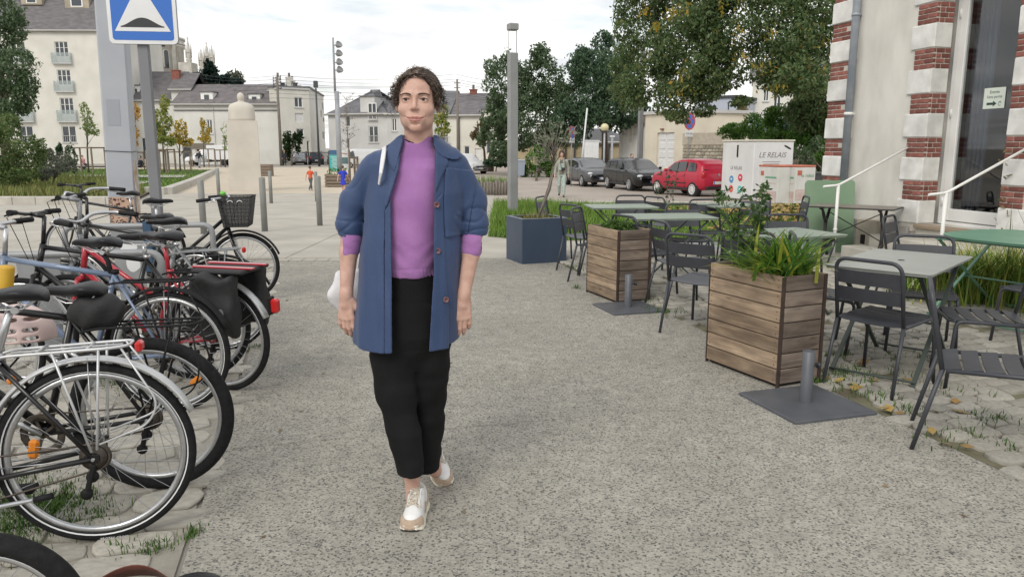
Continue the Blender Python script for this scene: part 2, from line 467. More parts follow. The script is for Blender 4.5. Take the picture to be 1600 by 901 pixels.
# exposed aggregate concrete: dark chippings in pale cement
def aggregate_mat():
 m=bpy.data.materials.new('exposed aggregate concrete');m.use_nodes=True
 t=m.node_tree;b=t.nodes['Principled BSDF'];L=t.links.new
 def N(ty,**kw):
  q=t.nodes.new(ty)
  for k_,v_ in kw.items():setattr(q,k_,v_)
  return q
 g=N('ShaderNodeTexCoord').outputs['Object']
 mpn=N('ShaderNodeMapping');mpn.inputs['Scale'].default_value=(1,1,1);L(g,mpn.inputs[0])
 dn=N('ShaderNodeTexNoise');dn.inputs['Scale'].default_value=90;L(g,dn.inputs['Vector'])
 dm=N('ShaderNodeMix',data_type='VECTOR');dm.inputs['Factor'].default_value=.012;L(mpn.outputs[0],dm.inputs[4]);L(dn.outputs['Color'],dm.inputs[5])
 v=N('ShaderNodeTexVoronoi');v.inputs['Scale'].default_value=104;L(dm.outputs[1],v.inputs['Vector'])
 sp=N('ShaderNodeSeparateColor');L(v.outputs['Color'],sp.inputs[0])
 r=N('ShaderNodeValToRGB');e=r.color_ramp.elements;r.color_ramp.interpolation='CONSTANT'
 cols=[(0,(.355,.342,.31)),(.26,(.275,.267,.248)),(.38,(.415,.402,.37)),(.52,(.155,.152,.145)),(.66,(.22,.213,.198)),(.80,(.105,.105,.105)),(.90,(.31,.30,.28))]
 while len(e)<len(cols):e.new(.5)
 for i,(p,c)in enumerate(cols):e[i].position=p;e[i].color=(*c,1)
 L(sp.outputs[0],r.inputs[0])
 # cement between the chippings
 r2=N('ShaderNodeValToRGB');r2.color_ramp.elements[0].position=.46;r2.color_ramp.elements[1].position=.66;L(v.outputs['Distance'],r2.inputs[0])
 mx1=N('ShaderNodeMix',data_type='RGBA');L(r2.outputs[0],mx1.inputs['Factor']);L(r.outputs[0],mx1.inputs[6]);mx1.inputs[7].default_value=(.37,.357,.322,1)
 # broad stains and wear
 n=N('ShaderNodeTexNoise');n.inputs['Scale'].default_value=.9;n.inputs['Detail'].default_value=6;L(g,n.inputs['Vector'])
 r3=N('ShaderNodeValToRGB');r3.color_ramp.elements[0].position=.3;r3.color_ramp.elements[1].position=.72
 r3.color_ramp.elements[0].color=(.80,.79,.76,1);r3.color_ramp.elements[1].color=(.98,.965,.925,1);L(n.outputs['Fac'],r3.inputs[0])
 n5=N('ShaderNodeTexNoise');n5.inputs['Scale'].default_value=9;n5.inputs['Detail'].default_value=5;L(g,n5.inputs['Vector'])
 r5=N('ShaderNodeValToRGB');r5.color_ramp.elements[0].position=.3;r5.color_ramp.elements[1].position=.7
 r5.color_ramp.elements[0].color=(.86,.86,.86,1);r5.color_ramp.elements[1].color=(1.1,1.1,1.09,1);L(n5.outputs['Fac'],r5.inputs[0])
 mx2=N('ShaderNodeMix',data_type='RGBA',blend_type='MULTIPLY');mx2.inputs['Factor'].default_value=1;L(mx1.outputs[2],mx2.inputs[6]);L(r3.outputs[0],mx2.inputs[7])
 mx3=N('ShaderNodeMix',data_type='RGBA',blend_type='MULTIPLY');mx3.inputs['Factor'].default_value=1;L(mx2.outputs[2],mx3.inputs[6]);L(r5.outputs[0],mx3.inputs[7])
 L(mx3.outputs[2],b.inputs['Base Color']);b.inputs['Roughness'].default_value=.85;b.inputs['Specular IOR Level'].default_value=.25
 bp=N('ShaderNodeBump');bp.inputs['Strength'].default_value=.5;bp.inputs['Distance'].default_value=.004;L(v.outputs['Distance'],bp.inputs['Height']);L(bp.outputs[0],b.inputs['Normal'])
 return m
MAT_AGG=aggregate_mat()
MAT_CONC=M('pale concrete',(.37,.345,.30),(.45,.425,.375),scale=1.4,rough=.85,bump=.15,bscale=90,detail=8,spec=.2)
MAT_CONC2=M('kerb concrete',(.40,.38,.34),(.50,.48,.43),scale=3,rough=.85,bump=.2,bscale=60,detail=8,obj=.08)
MAT_SAND=M('sand coloured plaza',(.46,.40,.31),(.54,.47,.375),scale=.8,rough=.9,bump=.1,bscale=80,detail=9)
MAT_ROAD=M('worn road surface',(.33,.285,.245),(.40,.35,.305),scale=.7,rough=.9,bump=.15,bscale=120,detail=10)
MAT_GREYST=M('grey asphalt strip',(.22,.22,.22),(.28,.275,.27),scale=2,rough=.9,bump=.2,bscale=150,detail=8)
MAT_SOIL=M('soil and mortar',(.115,.10,.065),(.19,.185,.115),scale=5,rough=.95,bump=.6,bscale=70,detail=8)
MAT_SOIL2=M('sandy mortar',(.27,.25,.21),(.36,.335,.285),scale=6,rough=.95,bump=.5,bscale=90,detail=8)
MAT_EARTH=M('earth',(.09,.07,.05),(.16,.13,.09),scale=9,rough=1,bump=.8,bscale=50)
MAT_TURF=M('turf ground',(.06,.10,.022),(.10,.145,.036),scale=6,rough=1,bump=.5,bscale=80)
MAT_STONE=M('granite sett',(.25,.237,.205),(.385,.365,.32),scale=9,rough=.8,bump=.35,bscale=55,detail=7,obj=.22,pos=(.3,.7))
MAT_STONE2=M('worn granite sett',(.34,.32,.275),(.47,.445,.385),scale=7,rough=.8,bump=.35,bscale=45,detail=7,obj=.16,pos=(.3,.7))

sheet('ground',[(-900,-40),(900,-40),(900,1500),(-900,1500)],-.012,M('ground far',(.27,.25,.22),(.33,.31,.27),scale=.3,rough=.95))
# path of big slabs of exposed aggregate, sawn joints between
pth=sheet('path',[ab(-4,-.52),ab(-4,3.03),ab(9.95,3.03),ab(10.42,-.52)],-.006,MAT_EARTH)
_js=[-4,.64,3.84,7.04,None]
for i in range(4):
 a0=_js[i]+.004;e0,e1=((_js[i+1]-.004,)*2 if _js[i+1]else(10.38,9.93))
 ol=[ab(a0,-.518),ab(a0,3.02),ab(e1,3.02),ab(e0,-.518)]
 mb=MB();c=.004
 cx=sum(p[0]for p in ol)/4;cy=sum(p[1]for p in ol)/4
 inn=[(x+(cx-x)*c/2.5,y+(cy-y)*c/2.5)for x,y in ol]
 mb.add([(x,y,-.006)for x,y in ol]+[(x,y,.006)for x,y in ol]+[(x,y,.010)for x,y in inn],
     [(8,11,10,9)]+[(k,4+k,4+(k+1)%4,(k+1)%4)for k in range(4)]+[(4+k,8+k,8+(k+1)%4,4+(k+1)%4)for k in range(4)])
 mb.build('slab',MAT_AGG,pth)
# smooth concrete pavement beyond, cast in bays
pav_poly=[(-26,10.6),(-3.14,10.22),(-.5,10.25),(1.0,10.25),(1.4,12.5),(-.2,13.1),(-.7,33.2),(-26,33.2)]
pav=sheet('pavement',pav_poly,-.008,MAT_SOIL2)
bx=[-26,-21.4,-16.8,-12.2,-7.7,-3.06,1.4]
by=[10.3,16.2,22,27.6,33.2]
for j in range(4):
 for i in range(6):
  y0,y1=by[j]+.008,by[j+1]-.008
  sk=lambda y:-.02*(y-10)
  x0,x1=bx[i]+.008,bx[i+1]-.008
  P=[(x0+sk(y0),y0),(x1+sk(y0),y0),(x1+sk(y1),y1),(x0+sk(y1),y1)]
  if i==5:
   P=[(x0+sk(y0),y0),(.9,y0),(1.3,12.5),(-.2,13.1),(-.35,y1),(x0+sk(y1),y1)]if j==0 else[(x0+sk(y0),y0),(-.35-.1*j,y0),(-.45-.1*j,y1),(x0+sk(y1),y1)]
  sheet('slab',P,.010,MAT_CONC,pav,thick=.016)
# row of small flush blocks where the two meet
for k in range(18):
 t0,t1=k/18,(k+1)/18-.004
 A=Vector((-3.12,10.04,0));B=Vector((-.02,10.22-.16,0))
 p0=A+(B-A)*t0;p1=A+(B-A)*t1
 sheet('block',[(p0.x,p0.y+.0),(p1.x,p1.y+.0),(p1.x,p1.y+.2),(p0.x,p0.y+.2)],.011,MAT_CONC,pav,thick=.016)
sheet('plaza',[(-60,33.24),(-.9,33.24),(-1.4,48),(-3.5,62),(-4.5,84),(-60,84)],.0,MAT_SAND)
sheet('road',[(-.9,25.2),(30,20),(60,20),(60,60),(10,84),(-30,120),(-12,90),(-4.4,84),(-3.4,62),(-1.3,48)],-.002,MAT_ROAD)
# grass verge between terrace and road
verge_poly=[(-.42,13.2),(.3,12.6),(1.4,12.55),(6,12.3),(9.5,11.5),(12,20),(9,23.6),(1.8,25.0),(-.55,25.2)]
sheet('verge',verge_poly,.012,MAT_TURF)
sheet('strip',[(.95,11.35),(5.2,11.2),(5.6,12.34),(1.1,12.5)],.004,MAT_GREYST)
mbk=MB()
def kerb(p0,p1,name,parent,n,w=.14,h=.12,dz=0):
 p0=Vector((*p0,0));p1=Vector((*p1,0))
 for k in range(n):
  a=p0+(p1-p0)*(k/n);b=p0+(p1-p0)*((k+1)/n);d=(b-a).normalized()*.004
  a=a+d;b=b-d;a.z=gz(a.y)+h/2-.03+dz;b.z=gz(b.y)+h/2-.03+dz
  q=MB();q.bar(a,b,w,h,ch=.012);q.build(name,MAT_CONC2,parent)
kb=MB().add([(0,0,-.05)],[]).build('kerb',MAT_CONC2,None,'structure')
kerb((-.55,25.25),(9.2,23.75),'kerbstone',kb,10)
kerb((9.2,23.7),(14,20),'kerbstone',kb,6)

# ---------------------------------------------------------------- cobbles
def stone_mesh(seed,mat,nn=11,name='cobble'):
 rd=random.Random(seed);mb=MB()
 pw=rd.uniform(4.5,10);ph=rd.uniform(0,1)
 out=[]
 for i in range(nn):
  a=2*PI*(i+ph*.5)/nn;ca,sa=math.cos(a),math.sin(a)
  r=(abs(ca)**pw+abs(sa)**pw)**(-1/pw)*rd.uniform(.88,1.06);out.append((.5*r*ca,.5*r*sa))
 rings=[]
 for k,(sc,z)in enumerate([(1.0,-.5),(1.0,.45),(.975,.78),(.88,1.0)]):
  rings.append([(x*sc,y*sc,z+(rd.uniform(-.07,.07)if k>1 else 0))for x,y in out])
 mb.loft(rings,caps=False,smooth=True)
 b=len(mb.v);mb.add([(rd.uniform(-.1,.1),rd.uniform(-.1,.1),1.05)],[])
 for j in range(nn):mb.f.append((3*nn+j,3*nn+(j+1)%nn,b));mb.mi.append(0);mb.sm.append(True)
 return mb.mesh(name,mat)
def cobbles(root,poly,a0,a1,b0,b1,row,lmin,lmax,mat,seed,hmax=.022,skip=None):
 rd=random.Random(seed);variants=[stone_mesh(seed*50+i,mat)for i in range(10)]
 st=[];a=a0
 while a<a1:
  rw=row*rd.uniform(.82,1.2);b=b0-rd.uniform(0,lmax)
  while b<b1:
   l=rd.uniform(lmin,lmax);x,y=ab(a+rw/2+.05*math.sin(b*1.7+a),b+l/2)
   if inpoly(x,y,poly)and not(skip and skip(x,y))and rd.random()>.05:
    pr=proj((x,y,0))
    if pr and-60<pr[0]<1660 and pr[1]<960:
     st.append((l*rw/pr[2]**3,x,y,l-.009,rw-.008,rd.uniform(-.09,.09),rd.randrange(10),rd.uniform(.75,1)*hmax))
   b+=l
  a+=rw
 st.sort(key=lambda s:-s[0])
 ang=math.atan2(PB.y,PB.x)
 for s in st[:296]:
  _,x,y,l,w,r,vi,h=s
  inst('cobble',variants[vi],root,(x,y,gz(y)+.002),(rd.uniform(-.04,.04),rd.uniform(-.04,.04),ang+r),(l,w,h))
 rest=MB()
 for s in st[296:]:
  _,x,y,l,w,r,vi,h=s;me=variants[vi]
  Mx=Matrix.Translation((x,y,gz(y)+.002))@Matrix.Rotation(ang+r,4,'Z')@Matrix.Diagonal((l,w,h,1))
  rest.add([Mx@v.co for v in me.vertices],[tuple(p.vertices)for p in me.polygons],True)
 if rest.f:rest.build('cobbles',mat,root,'stuff')
 return st
ter_poly=[ab(-1,3.05),ab(-1,12),ab(6,12.5),(9.4,8.2),(5.0,11.0),(.85,11.32),ab(9.6,3.05)]
ter=sheet('terrace',ter_poly,-.004,MAT_SOIL)
STONES_R=cobbles(ter,ter_poly,-.4,11.6,3.04,9.5,.145,.13,.23,MAT_STONE,3)
lft_poly=[ab(-1.5,-.54),ab(10.2,-.54),ab(10.2,-6),ab(-1.5,-5)]
lft=sheet('cobbled_strip',lft_poly,-.004,MAT_SOIL2)
STONES_L=cobbles(lft,lft_poly,1.3,10.1,-6,-.56,.19,.18,.36,MAT_STONE2,5,hmax=.012)

# ---------------------------------------------------------------- grass, weeds and fallen leaves
GR_A=[(.07,.135,.02),(.11,.20,.03),(.15,.255,.042),(.20,.28,.07)]
MAT_GRASS=M('grass blades',(.08,.15,.03),isl=GR_A,rough=.7,spec=.2)
MAT_WEED=M('weeds',(.06,.12,.03),isl=[(.03,.075,.015),(.06,.13,.025),(.10,.15,.04)],rough=.7,spec=.2)
MAT_DRYG=M('dry grass',(.3,.26,.1),isl=[(.07,.09,.03),(.15,.16,.06),(.30,.25,.11),(.22,.22,.06)],rough=.8,spec=.2)
rng=np.random.default_rng(11)
def blades(name,pts,h,w,mat,lean=.5,parent=None,seg=1,kind='stuff'):
 """pts (N,3): grass blades, triangles for far grass, two-step curved blades for near"""
 pts=np.asarray(pts,float);n=len(pts);az=rng.uniform(0,2*PI,n);hh=h*rng.uniform(.45,1.15,n);ln=lean*rng.uniform(.1,1,n)*hh
 d=np.stack([np.cos(az),np.sin(az),np.zeros(n)],1);s_=np.stack([-np.sin(az),np.cos(az),np.zeros(n)],1)*(w*rng.uniform(.6,1.2,n))[:,None]/2
 up=np.array([0,0,1.0])
 tip=pts+d*ln[:,None]+up*hh[:,None]
 if seg==1:
  V=np.stack([pts-s_,pts+s_,tip],1).reshape(-1,3);F=np.arange(3*n).reshape(-1,3)
 else:
  mid=pts+d*(ln*.3)[:,None]+up*(hh*.6)[:,None]
  V=np.stack([pts-s_,pts+s_,mid+s_*.8,mid-s_*.8,tip],1).reshape(-1,3);b=np.arange(n)[:,None]*5
  F=np.concatenate([b+np.array([[0,1,2]]),b+np.array([[0,2,3]]),b+np.array([[3,2,4]])])
 return npmesh(name,V,F,mat,parent,kind)
def scatter(poly,n,z=0.0,dens=None):
 xs=[p[0]for p in poly];ys=[p[1]for p in poly];out=[]
 while len(out)<n:
  x=rng.uniform(min(xs),max(xs));y=rng.uniform(min(ys),max(ys))
  if inpoly(x,y,poly)and(dens is None or rng.random()<dens(x,y)):out.append((x,y,gz(y)+z))
 return np.array(out)
blades('verge_grass',scatter(verge_poly,42000,.01,lambda x,y:(16/y)**2),.10,.022,MAT_GRASS,.9)
# longer ragged grass round the lamp post end of the verge
lp=[]
while len(lp)<9000:
 x,y=rng.normal(.2,1.0),rng.normal(19,3.4)
 if inpoly(x,y,verge_poly):lp.append((x,y,gz(y)))
blades('long_grass',np.array(lp),.26,.022,MAT_GRASS,.8)
def leaves(name,pts,size,mat,parent=None,flat=.25,kind='stuff',fold=True):
 pts=np.asarray(pts,float);n=len(pts);az=rng.uniform(0,2*PI,n);t=rng.normal(0,flat,n);r=rng.normal(0,flat,n)
 d=np.stack([np.cos(az)*np.cos(t),np.sin(az)*np.cos(t),np.sin(t)],1)
 s_=np.stack([-np.sin(az)*np.cos(r),np.cos(az)*np.cos(r),np.sin(r)],1);sz=(size*rng.uniform(.6,1.3,n))[:,None]
 V=np.stack([pts-d*sz*.5,pts+s_*sz*.32,pts+d*sz*.55,pts-s_*sz*.32],1).reshape(-1,3)
 return npmesh(name,V,np.arange(4*n).reshape(-1,4),mat,parent,kind)
MAT_FALLEN=M('fallen leaves',(.4,.25,.05),isl=[(.16,.10,.04),(.27,.17,.06),(.40,.29,.08),(.33,.20,.06),(.26,.21,.10)],rough=.7)
fl=scatter([(3.5,13),(9,12.2),(10.5,20),(8.6,23),(4,22)],2600,.09,lambda x,y:.25+.75*(x>5.5))
leaves('fallen_leaves',fl,.13,MAT_FALLEN,flat=.5)
fl=[G(*p)+Vector((0,0,.03))for p in((1340,609),(1335,612),(1328,606),(1492,633),(1380,644),(1388,645),(1500,650),(1461,650),(1510,705),(1455,680),(1350,570),(1344,575),(1475,700),(1040,497),(1420,600),(1365,600),(1290,597),(1310,600),(1405,652))]
leaves('fallen_leaves',fl,.085,MAT_FALLEN,flat=.25)
lt=[ab(rng.uniform(1.5,9.5),rng.uniform(-.4,2.9))for _ in range(46)]
leaves('litter',np.array([(x,y,.016)for x,y in lt]),.030,M('small leaf litter',(.2,.14,.08),isl=[(.10,.08,.06),(.24,.17,.09),(.16,.13,.10),(.42,.38,.32)],rough=.9),flat=.15)
def tuft(px,py,n,r,h):
 c=G(px,py);a=rng.normal(0,1,(n,2))*r
 return np.stack([c.x+a[:,0],c.y+a[:,1],np.full(n,.004)],1)
wp=[]
for px,py,n,r in((1415,645,170,.045),(1545,658,190,.07),(1320,590,300,.10),(1300,600,200,.1),(1338,585,160,.08),(1376,622,90,.06),(1470,612,60,.06),
      (1510,675,50,.05),(1530,685,40,.05),(1575,705,50,.03),(1480,690,80,.1),(1440,600,60,.07),(1395,560,60,.1),(1500,560,50,.1),
      (1012,470,200,.10),(1030,487,120,.08),(1050,492,140,.08),(892,420,120,.07),(905,424,60,.06),(1350,545,80,.1),(1450,525,60,.12),(1305,560,120,.06),(1350,620,70,.05),(1400,585,60,.06),
      (1290,585,160,.08),(1370,530,60,.1),(1425,560,60,.08),(1535,620,40,.08),(1160,560,60,.03),(900,452,70,.03)):
 wp.append(tuft(px,py,max(8,int(n*.42)),r,.1))
blades('weeds',np.concatenate(wp),.055,.007,MAT_WEED,.9,seg=2)
wp=[]
for px,py,n,r in((20,800,900,.13),(60,790,700,.11),(-10,840,700,.12),(90,795,220,.05),(150,806,160,.045),(240,858,90,.03),(300,836,90,.025),(190,860,40,.04),
      (110,790,200,.07),(40,830,400,.08),(330,600,60,.06),(395,545,60,.04),(200,600,200,.1),(180,590,160,.1),(290,480,60,.1),(230,540,120,.1),(20,770,300,.12)):
 wp.append(tuft(px,py,n,r,.1))
blades('weeds',np.concatenate(wp),.034,.005,MAT_WEED,1.0,seg=2)
# ================================================================ the house on the right (local frame: x along the wall away from us, y into the wall)
MAT_RENDER=M('weathered render',(.52,.50,.455),(.68,.66,.61),scale=2.6,rough=.9,bump=.25,bscale=110,detail=12,spec=.2,stretch=(1,1,.45),pos=(.28,.62))
MAT_QUOIN=M('white painted stone',(.58,.575,.55),(.77,.765,.74),scale=5,rough=.85,bump=.25,bscale=60,detail=8,obj=.07,spec=.2)
MAT_BRICK=M('red brick',(.20,.080,.066),(.29,.120,.098),scale=14,rough=.85,bump=.4,bscale=90,detail=6,obj=.3,spec=.2)
MAT_MORTAR=M('pale mortar',(.47,.44,.39),(.56,.53,.47),scale=20,rough=.95,bump=.3)
MAT_PLINTH=M('grey plinth render',(.17,.165,.16),(.36,.345,.32),scale=2.2,rough=.9,bump=.3,bscale=60,detail=9)
MAT_STEP=M('pale stone step',(.46,.44,.39),(.58,.555,.5),scale=3,rough=.85,bump=.2,detail=8)
MAT_BEIGE=M('beige stone',(.42,.37,.30),(.50,.45,.37),scale=4,rough=.85,bump=.2,detail=7)
MAT_WHITEP=M('white paint',(.74,.74,.72),(.80,.80,.78),scale=8,rough=.45)
MAT_PVC=M('white door frame',(.68,.68,.66),(.76,.76,.74),scale=3,rough=.4)
MAT_ZINC=M('zinc pipe',(.27,.30,.35),(.36,.39,.43),scale=5,rough=.5,metal=.35,detail=6)
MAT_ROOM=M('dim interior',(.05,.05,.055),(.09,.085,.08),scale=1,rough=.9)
MAT_GLASS=M('window glass',(.90,.94,.96),rough=.02,trans=1.0)
MAT_DARK=M('dark opening',(.012,.012,.012),rough=.9)
HA=PA*10.28+PB*7.54
house=thing('brick_house','pale rendered house with red brick and white stone quoins and a glass door','house',HA,math.atan2(PA.y,PA.x))
# local x = along PA (0 at far corner, negative towards us); local y = left of PA = -PB ... so into the wall is -y
def hp(a,b,z):return(a-10.28,-(b-7.54),z)
D0,D1=7.10,8.31;HT=7.2;RV=.34
mb=MB()
def wallbox(a0,a1,z0,z1):mb.box(((a0+a1)/2-10.28,-2.5,(z0+z1)/2),(a1-a0,5.0,z1-z0))
mb.box(((D1+10.28)/2-10.28,-.2,HT/2),(10.28-D1,.4,HT))
mb.box(((2.0+D0)/2-10.28,-.2,HT/2),(D0-2.0,.4,HT))
mb.box(((D0+D1)/2-10.28,-.2,(3.62+HT)/2),(D1-D0,.4,HT-3.62))
mb.box((-.2,-2.9,HT/2),(.4,5.0,HT));mb.box((-8.08,-2.9,HT/2),(.4,5.0,HT));mb.box((-4.14,-5.6,HT/2),(8.28,.4,HT))
mb.box((-4.14,-2.9,HT+.1),(8.5,5.9,.2))
mb.build('wall',MAT_RENDER,house)
# room behind the glass door
mb=MB()
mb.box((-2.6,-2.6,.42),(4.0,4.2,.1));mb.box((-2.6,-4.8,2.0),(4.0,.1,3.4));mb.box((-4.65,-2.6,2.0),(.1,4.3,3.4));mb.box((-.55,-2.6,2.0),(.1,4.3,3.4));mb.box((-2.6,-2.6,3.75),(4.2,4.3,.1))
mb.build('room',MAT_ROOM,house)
mb=MB();mb.box((-3.1,-1.6,1.3),(1.2,.6,.06));mb.box((-3.6,-1.6,.9),(.06,.5,.8));mb.box((-2.6,-1.6,.9),(.06,.5,.8));mb.build('counter',M('dim counter',(.12,.10,.09),rough=.6),house)
mb=MB()
for i in range(9):
 mb.tube([(-2.02-.035*i,-.58-.03*(i%2),.5),(-2.02-.035*i,-.58-.03*(i%2),3.5)],.028,6)
mb.build('curtain',M('grey blue curtain',(.07,.085,.13),rough=.9),house)
# plinth
mb=MB();mb.box(((D1+.1+10.28)/2-10.28+.02,.03,.235),(10.28-D1-.1,.06,.47),ch=.012);mb.build('plinth',MAT_PLINTH,house)
mb=MB();mb.box(((2.0+6.3)/2-10.28,.03,.235),(4.3,.06,.47),ch=.012);mb.build('plinth',MAT_PLINTH,house)
mb=MB();mb.box((9.07-10.28,.10,.25),(.42,.12,.5),ch=.012);pb_=mb.build('stone_block',MAT_BEIGE,house)
mb=MB();mb.box((9.12-10.28,.163,.22),(.085,.01,.13));mb.build('vent',MAT_DARK,house)
# quoins and jambs: white blocks alternate with four courses of brick
def brick_mesh(L,seed):
 q=MB();q.box((0,0,0),(L,.05,.052),ch=.006);r_=random.Random(seed)
 q.v=[(x+r_.uniform(-.002,.002),y,z+r_.uniform(-.0015,.0015))for x,y,z in q.v]
 return q.mesh('brick',MAT_BRICK)
_bm={}
def brick(L,loc,rz,depth=.05):
 k=round(L,3)
 if k not in _bm:_bm[k]=brick_mesh(L,int(k*1000))
 o=inst('brick',_bm[k],house,loc,(0,0,rz));return o
def blk(c,d):
 q=MB();q.box(c,d,ch=.012);r_=random.Random(int(c[2]*100))
 q.v=[(x+r_.uniform(-.004,.004),y+r_.uniform(-.003,.003),z+r_.uniform(-.004,.004))for x,y,z in q.v]
 q.build('quoin',MAT_QUOIN,house)
CY,WH=.547,.297
mort=MB()
for k in range(0,12):
 z0=.507+CY*k-(CY if False else 0)
 wide=.56 if k%2==0 else .53
 # corner
 blk((-wide/2+.012,-.04+.025,z0+WH/2),(wide,.13,WH))
 # left jamb: block wraps into the reveal
 if z0<3.6:
  jw=.40
  blk((D1-10.28+jw/2-.015,-.13+.028,z0+WH/2),(jw,.26,WH))
 # right jamb
 if z0<3.6:
  blk((D0-10.28-.2+.015,-.13+.028,z0+WH/2),(.40,.26,WH))
 for c in range(4):
  zc=z0+WH+.031+c*.0625
  Lc=.30;off=.11 if c%2 else .19
  for(s0,s1)in((0,off-.004),(off+.004,.30 if c==2 else .41)):
   if s1-s0>.03:brick(s1-s0,(-(s0+s1)/2+.006,.0,zc),0)
  if z0<3.5:
   # left jamb, front
   for(s0,s1)in((0,off+.03),(off+.038,.31)):
    brick(s1-s0,(D1-10.28+(s0+s1)/2-.008,.0,zc),0)
   for(s0,s1)in((.028,.15 if c%2 else .10),(.158 if c%2 else .108,.24)):
    brick(s1-s0,(D1-10.28+.012,-(s0+s1)/2,zc),PI/2)
   for(s0,s1)in((0,off-.02),(off-.012,.30)):
    brick(s1-s0,(D0-10.28-(s0+s1)/2+.008,.0,zc),0)
mort.box((-.20,-.0,HT/2),(.408,.035,HT))
mort.box((D1-10.28+.145,-.11,2.0),(.30,.25,3.2));mort.box((D0-10.28-.145,-.11,2.0),(.30,.25,3.2))
mort.build('mortar',MAT_MORTAR,house)
# shadowed render return inside the reveal, its shade put into the dark grey
mb=MB();mb.box((D1-10.28-.004,-.30,2.06),(.02,.13,3.1));mb.build('reveal',MAT_PLINTH,house)
# the glazed door
door=MB();yd=-.33
xl,xr=D1-10.28,D0-10.28
door.box((xl-.035,yd,2.06),(.07,.09,3.1),ch=.006);door.box((xr+.035,yd,2.06),(.07,.09,3.1),ch=.006);door.box(((xl+xr)/2,yd,3.58),(1.21,.09,.09),ch=.006)
door.box(((xl+xr)/2,yd,.525),(1.07,.088,.05),ch=.006)
dr=door.build('door',MAT_PVC,house)
q=MB();a0,a1=xr+.075,xl-.075;z0,z1=.56,3.45
q.box((a1-.055,yd+.02,(z0+z1)/2),(.11,.07,z1-z0),ch=.006);q.box((a0+.055,yd+.02,(z0+z1)/2),(.11,.07,z1-z0),ch=.006)
q.box(((a0+a1)/2,yd+.02,z1-.06),(a1-a0-.22,.068,.12),ch=.006);q.box(((a0+a1)/2,yd+.02,z0+.075),(a1-a0-.22,.068,.15),ch=.006)
q.build('frame',MAT_PVC,dr)
q=MB();q.box(((a0+a1)/2,yd+.02,(z0+z1)/2+.02),(a1-a0-.20,.012,z1-z0-.26));q.build('pane',MAT_GLASS,dr)
q=MB()
for z in(.8,1.9,3.1):q.cyl((xl-.072,yd+.06,z-.05),(xl-.072,yd+.06,z+.05),.011,n=8)
q.build('hinge',MAT_PVC,dr)
q=MB();q.tube(fillet([(a0+.05,yd+.055,1.5),(a0+.05,yd+.10,1.5),(a0+.16,yd+.10,1.5)],.02),.009,6);q.build('handle',MAT_ZINC,dr)
# sign on the glass
sg=thing('door_sign','small white paper sign with a black arrow taped inside the glass door','sign',house.matrix_basis@Vector((xr+.54,yd+.0295,2.05)),house.rotation_euler.z+PI)
q=MB();q.box((0,0,0),(.30,.002,.24));q.build('sheet',M('pale green paper',(.66,.72,.64),rough=.6),sg)
MT=M('dark green ink',(.03,.06,.045),rough=.7)
text_mesh('lettering','Entrée',.052,MT,sg,(0,-.002,.07),(PI/2,0,0),ext=.0004)
text_mesh('lettering','1ère porte',.05,MT,sg,(0,-.002,.015),(PI/2,0,0),ext=.0004)
q=MB();q.prism([(-.09,-.058),(.0,-.058),(.0,-.078),(.05,-.044),(.0,-.010),(.0,-.030),(-.09,-.030)],-.0005,.0005,Matrix.Translation((-.01,-.002,-.02))@Matrix.Rotation(PI/2,4,'X'))
q.build('arrow',MT,sg)
q=MB();q.tube(arc((.085,-.002,-.07),.02,.4,5.5,10),.0025,4);q.tube([(.07,-.002,-.05),(.10,-.002,-.04)],.0025,4);q.build('emblem',MT,sg)
# drainpipe
dp=MB();xd=9.72-10.28
dp.tube([(xd,.085,.60),(xd,.085,HT)],.055,14);dpo=dp.build('drainpipe',MAT_ZINC,house)
for z in(.75,1.95,3.3):
 q=MB();q.lathe([(.054,-.02),(.063,-.02),(.063,.02),(.054,.02)],14,(xd,.085,z));q.box((xd,.03,z),(.03,.07,.025));q.build('bracket',MAT_ZINC if z!=1.95 else MAT_WHITEP,dpo)
# steps
ST0,ST1=6.45,8.80
for i,(b0,b1,z0,z1)in enumerate(((6.88,7.21,-.02,.175),(7.21,7.48,-.02,.335),(7.48,7.86,.0,.50))):
 e0,e1=(ST0,ST1+.12*(1-i))if i<2 else(D0+.02,D1-.02)
 q=MB();q.box(((e0+e1)/2-10.28,-((b0+b1)/2-7.54),(z0+z1)/2),(e1-e0,b1-b0-.003,z1-z0),ch=.012);q.build('step',MAT_STEP,house)
q=MB();q.box(((D0+D1)/2-10.28,-.0,.485),(D1-D0-.04,.20,.05),ch=.008);q.build('threshold',M('wood threshold',(.28,.22,.16),rough=.8),house)
# handrails
def handrail(a,label):
 t=thing('handrail',label,'handrail',PA*a+PB*6.52,math.atan2(PB.y,PB.x),'white handrails of the steps')
 L=7.54-6.52
 q=MB();q.tube([(0,0,0),(0,0,1.0)],.020,12);q.lathe([(.024,.0),(.05,.0),(.05,.008),(.024,.012)],12);q.lathe([(.024,.42),(.027,.425),(.027,.44),(.024,.445)],12);q.build('post',MAT_WHITEP,t)
 q=MB();q.tube(fillet([(-.22,0,.985),(0,0,1.0),(L,0,1.48)],.05),.015,12);q.build('rail',MAT_WHITEP,t)
 q=MB();q.cyl((L-.012,0,1.474),(L+.0,0,1.48),.035,n=12);q.build('flange',MAT_WHITEP,t)
handrail(8.59,'white handrail on the far side of the steps, ending at the brick jamb')
handrail(6.83,'white handrail on the near side of the steps, crossing in front of the glass door')
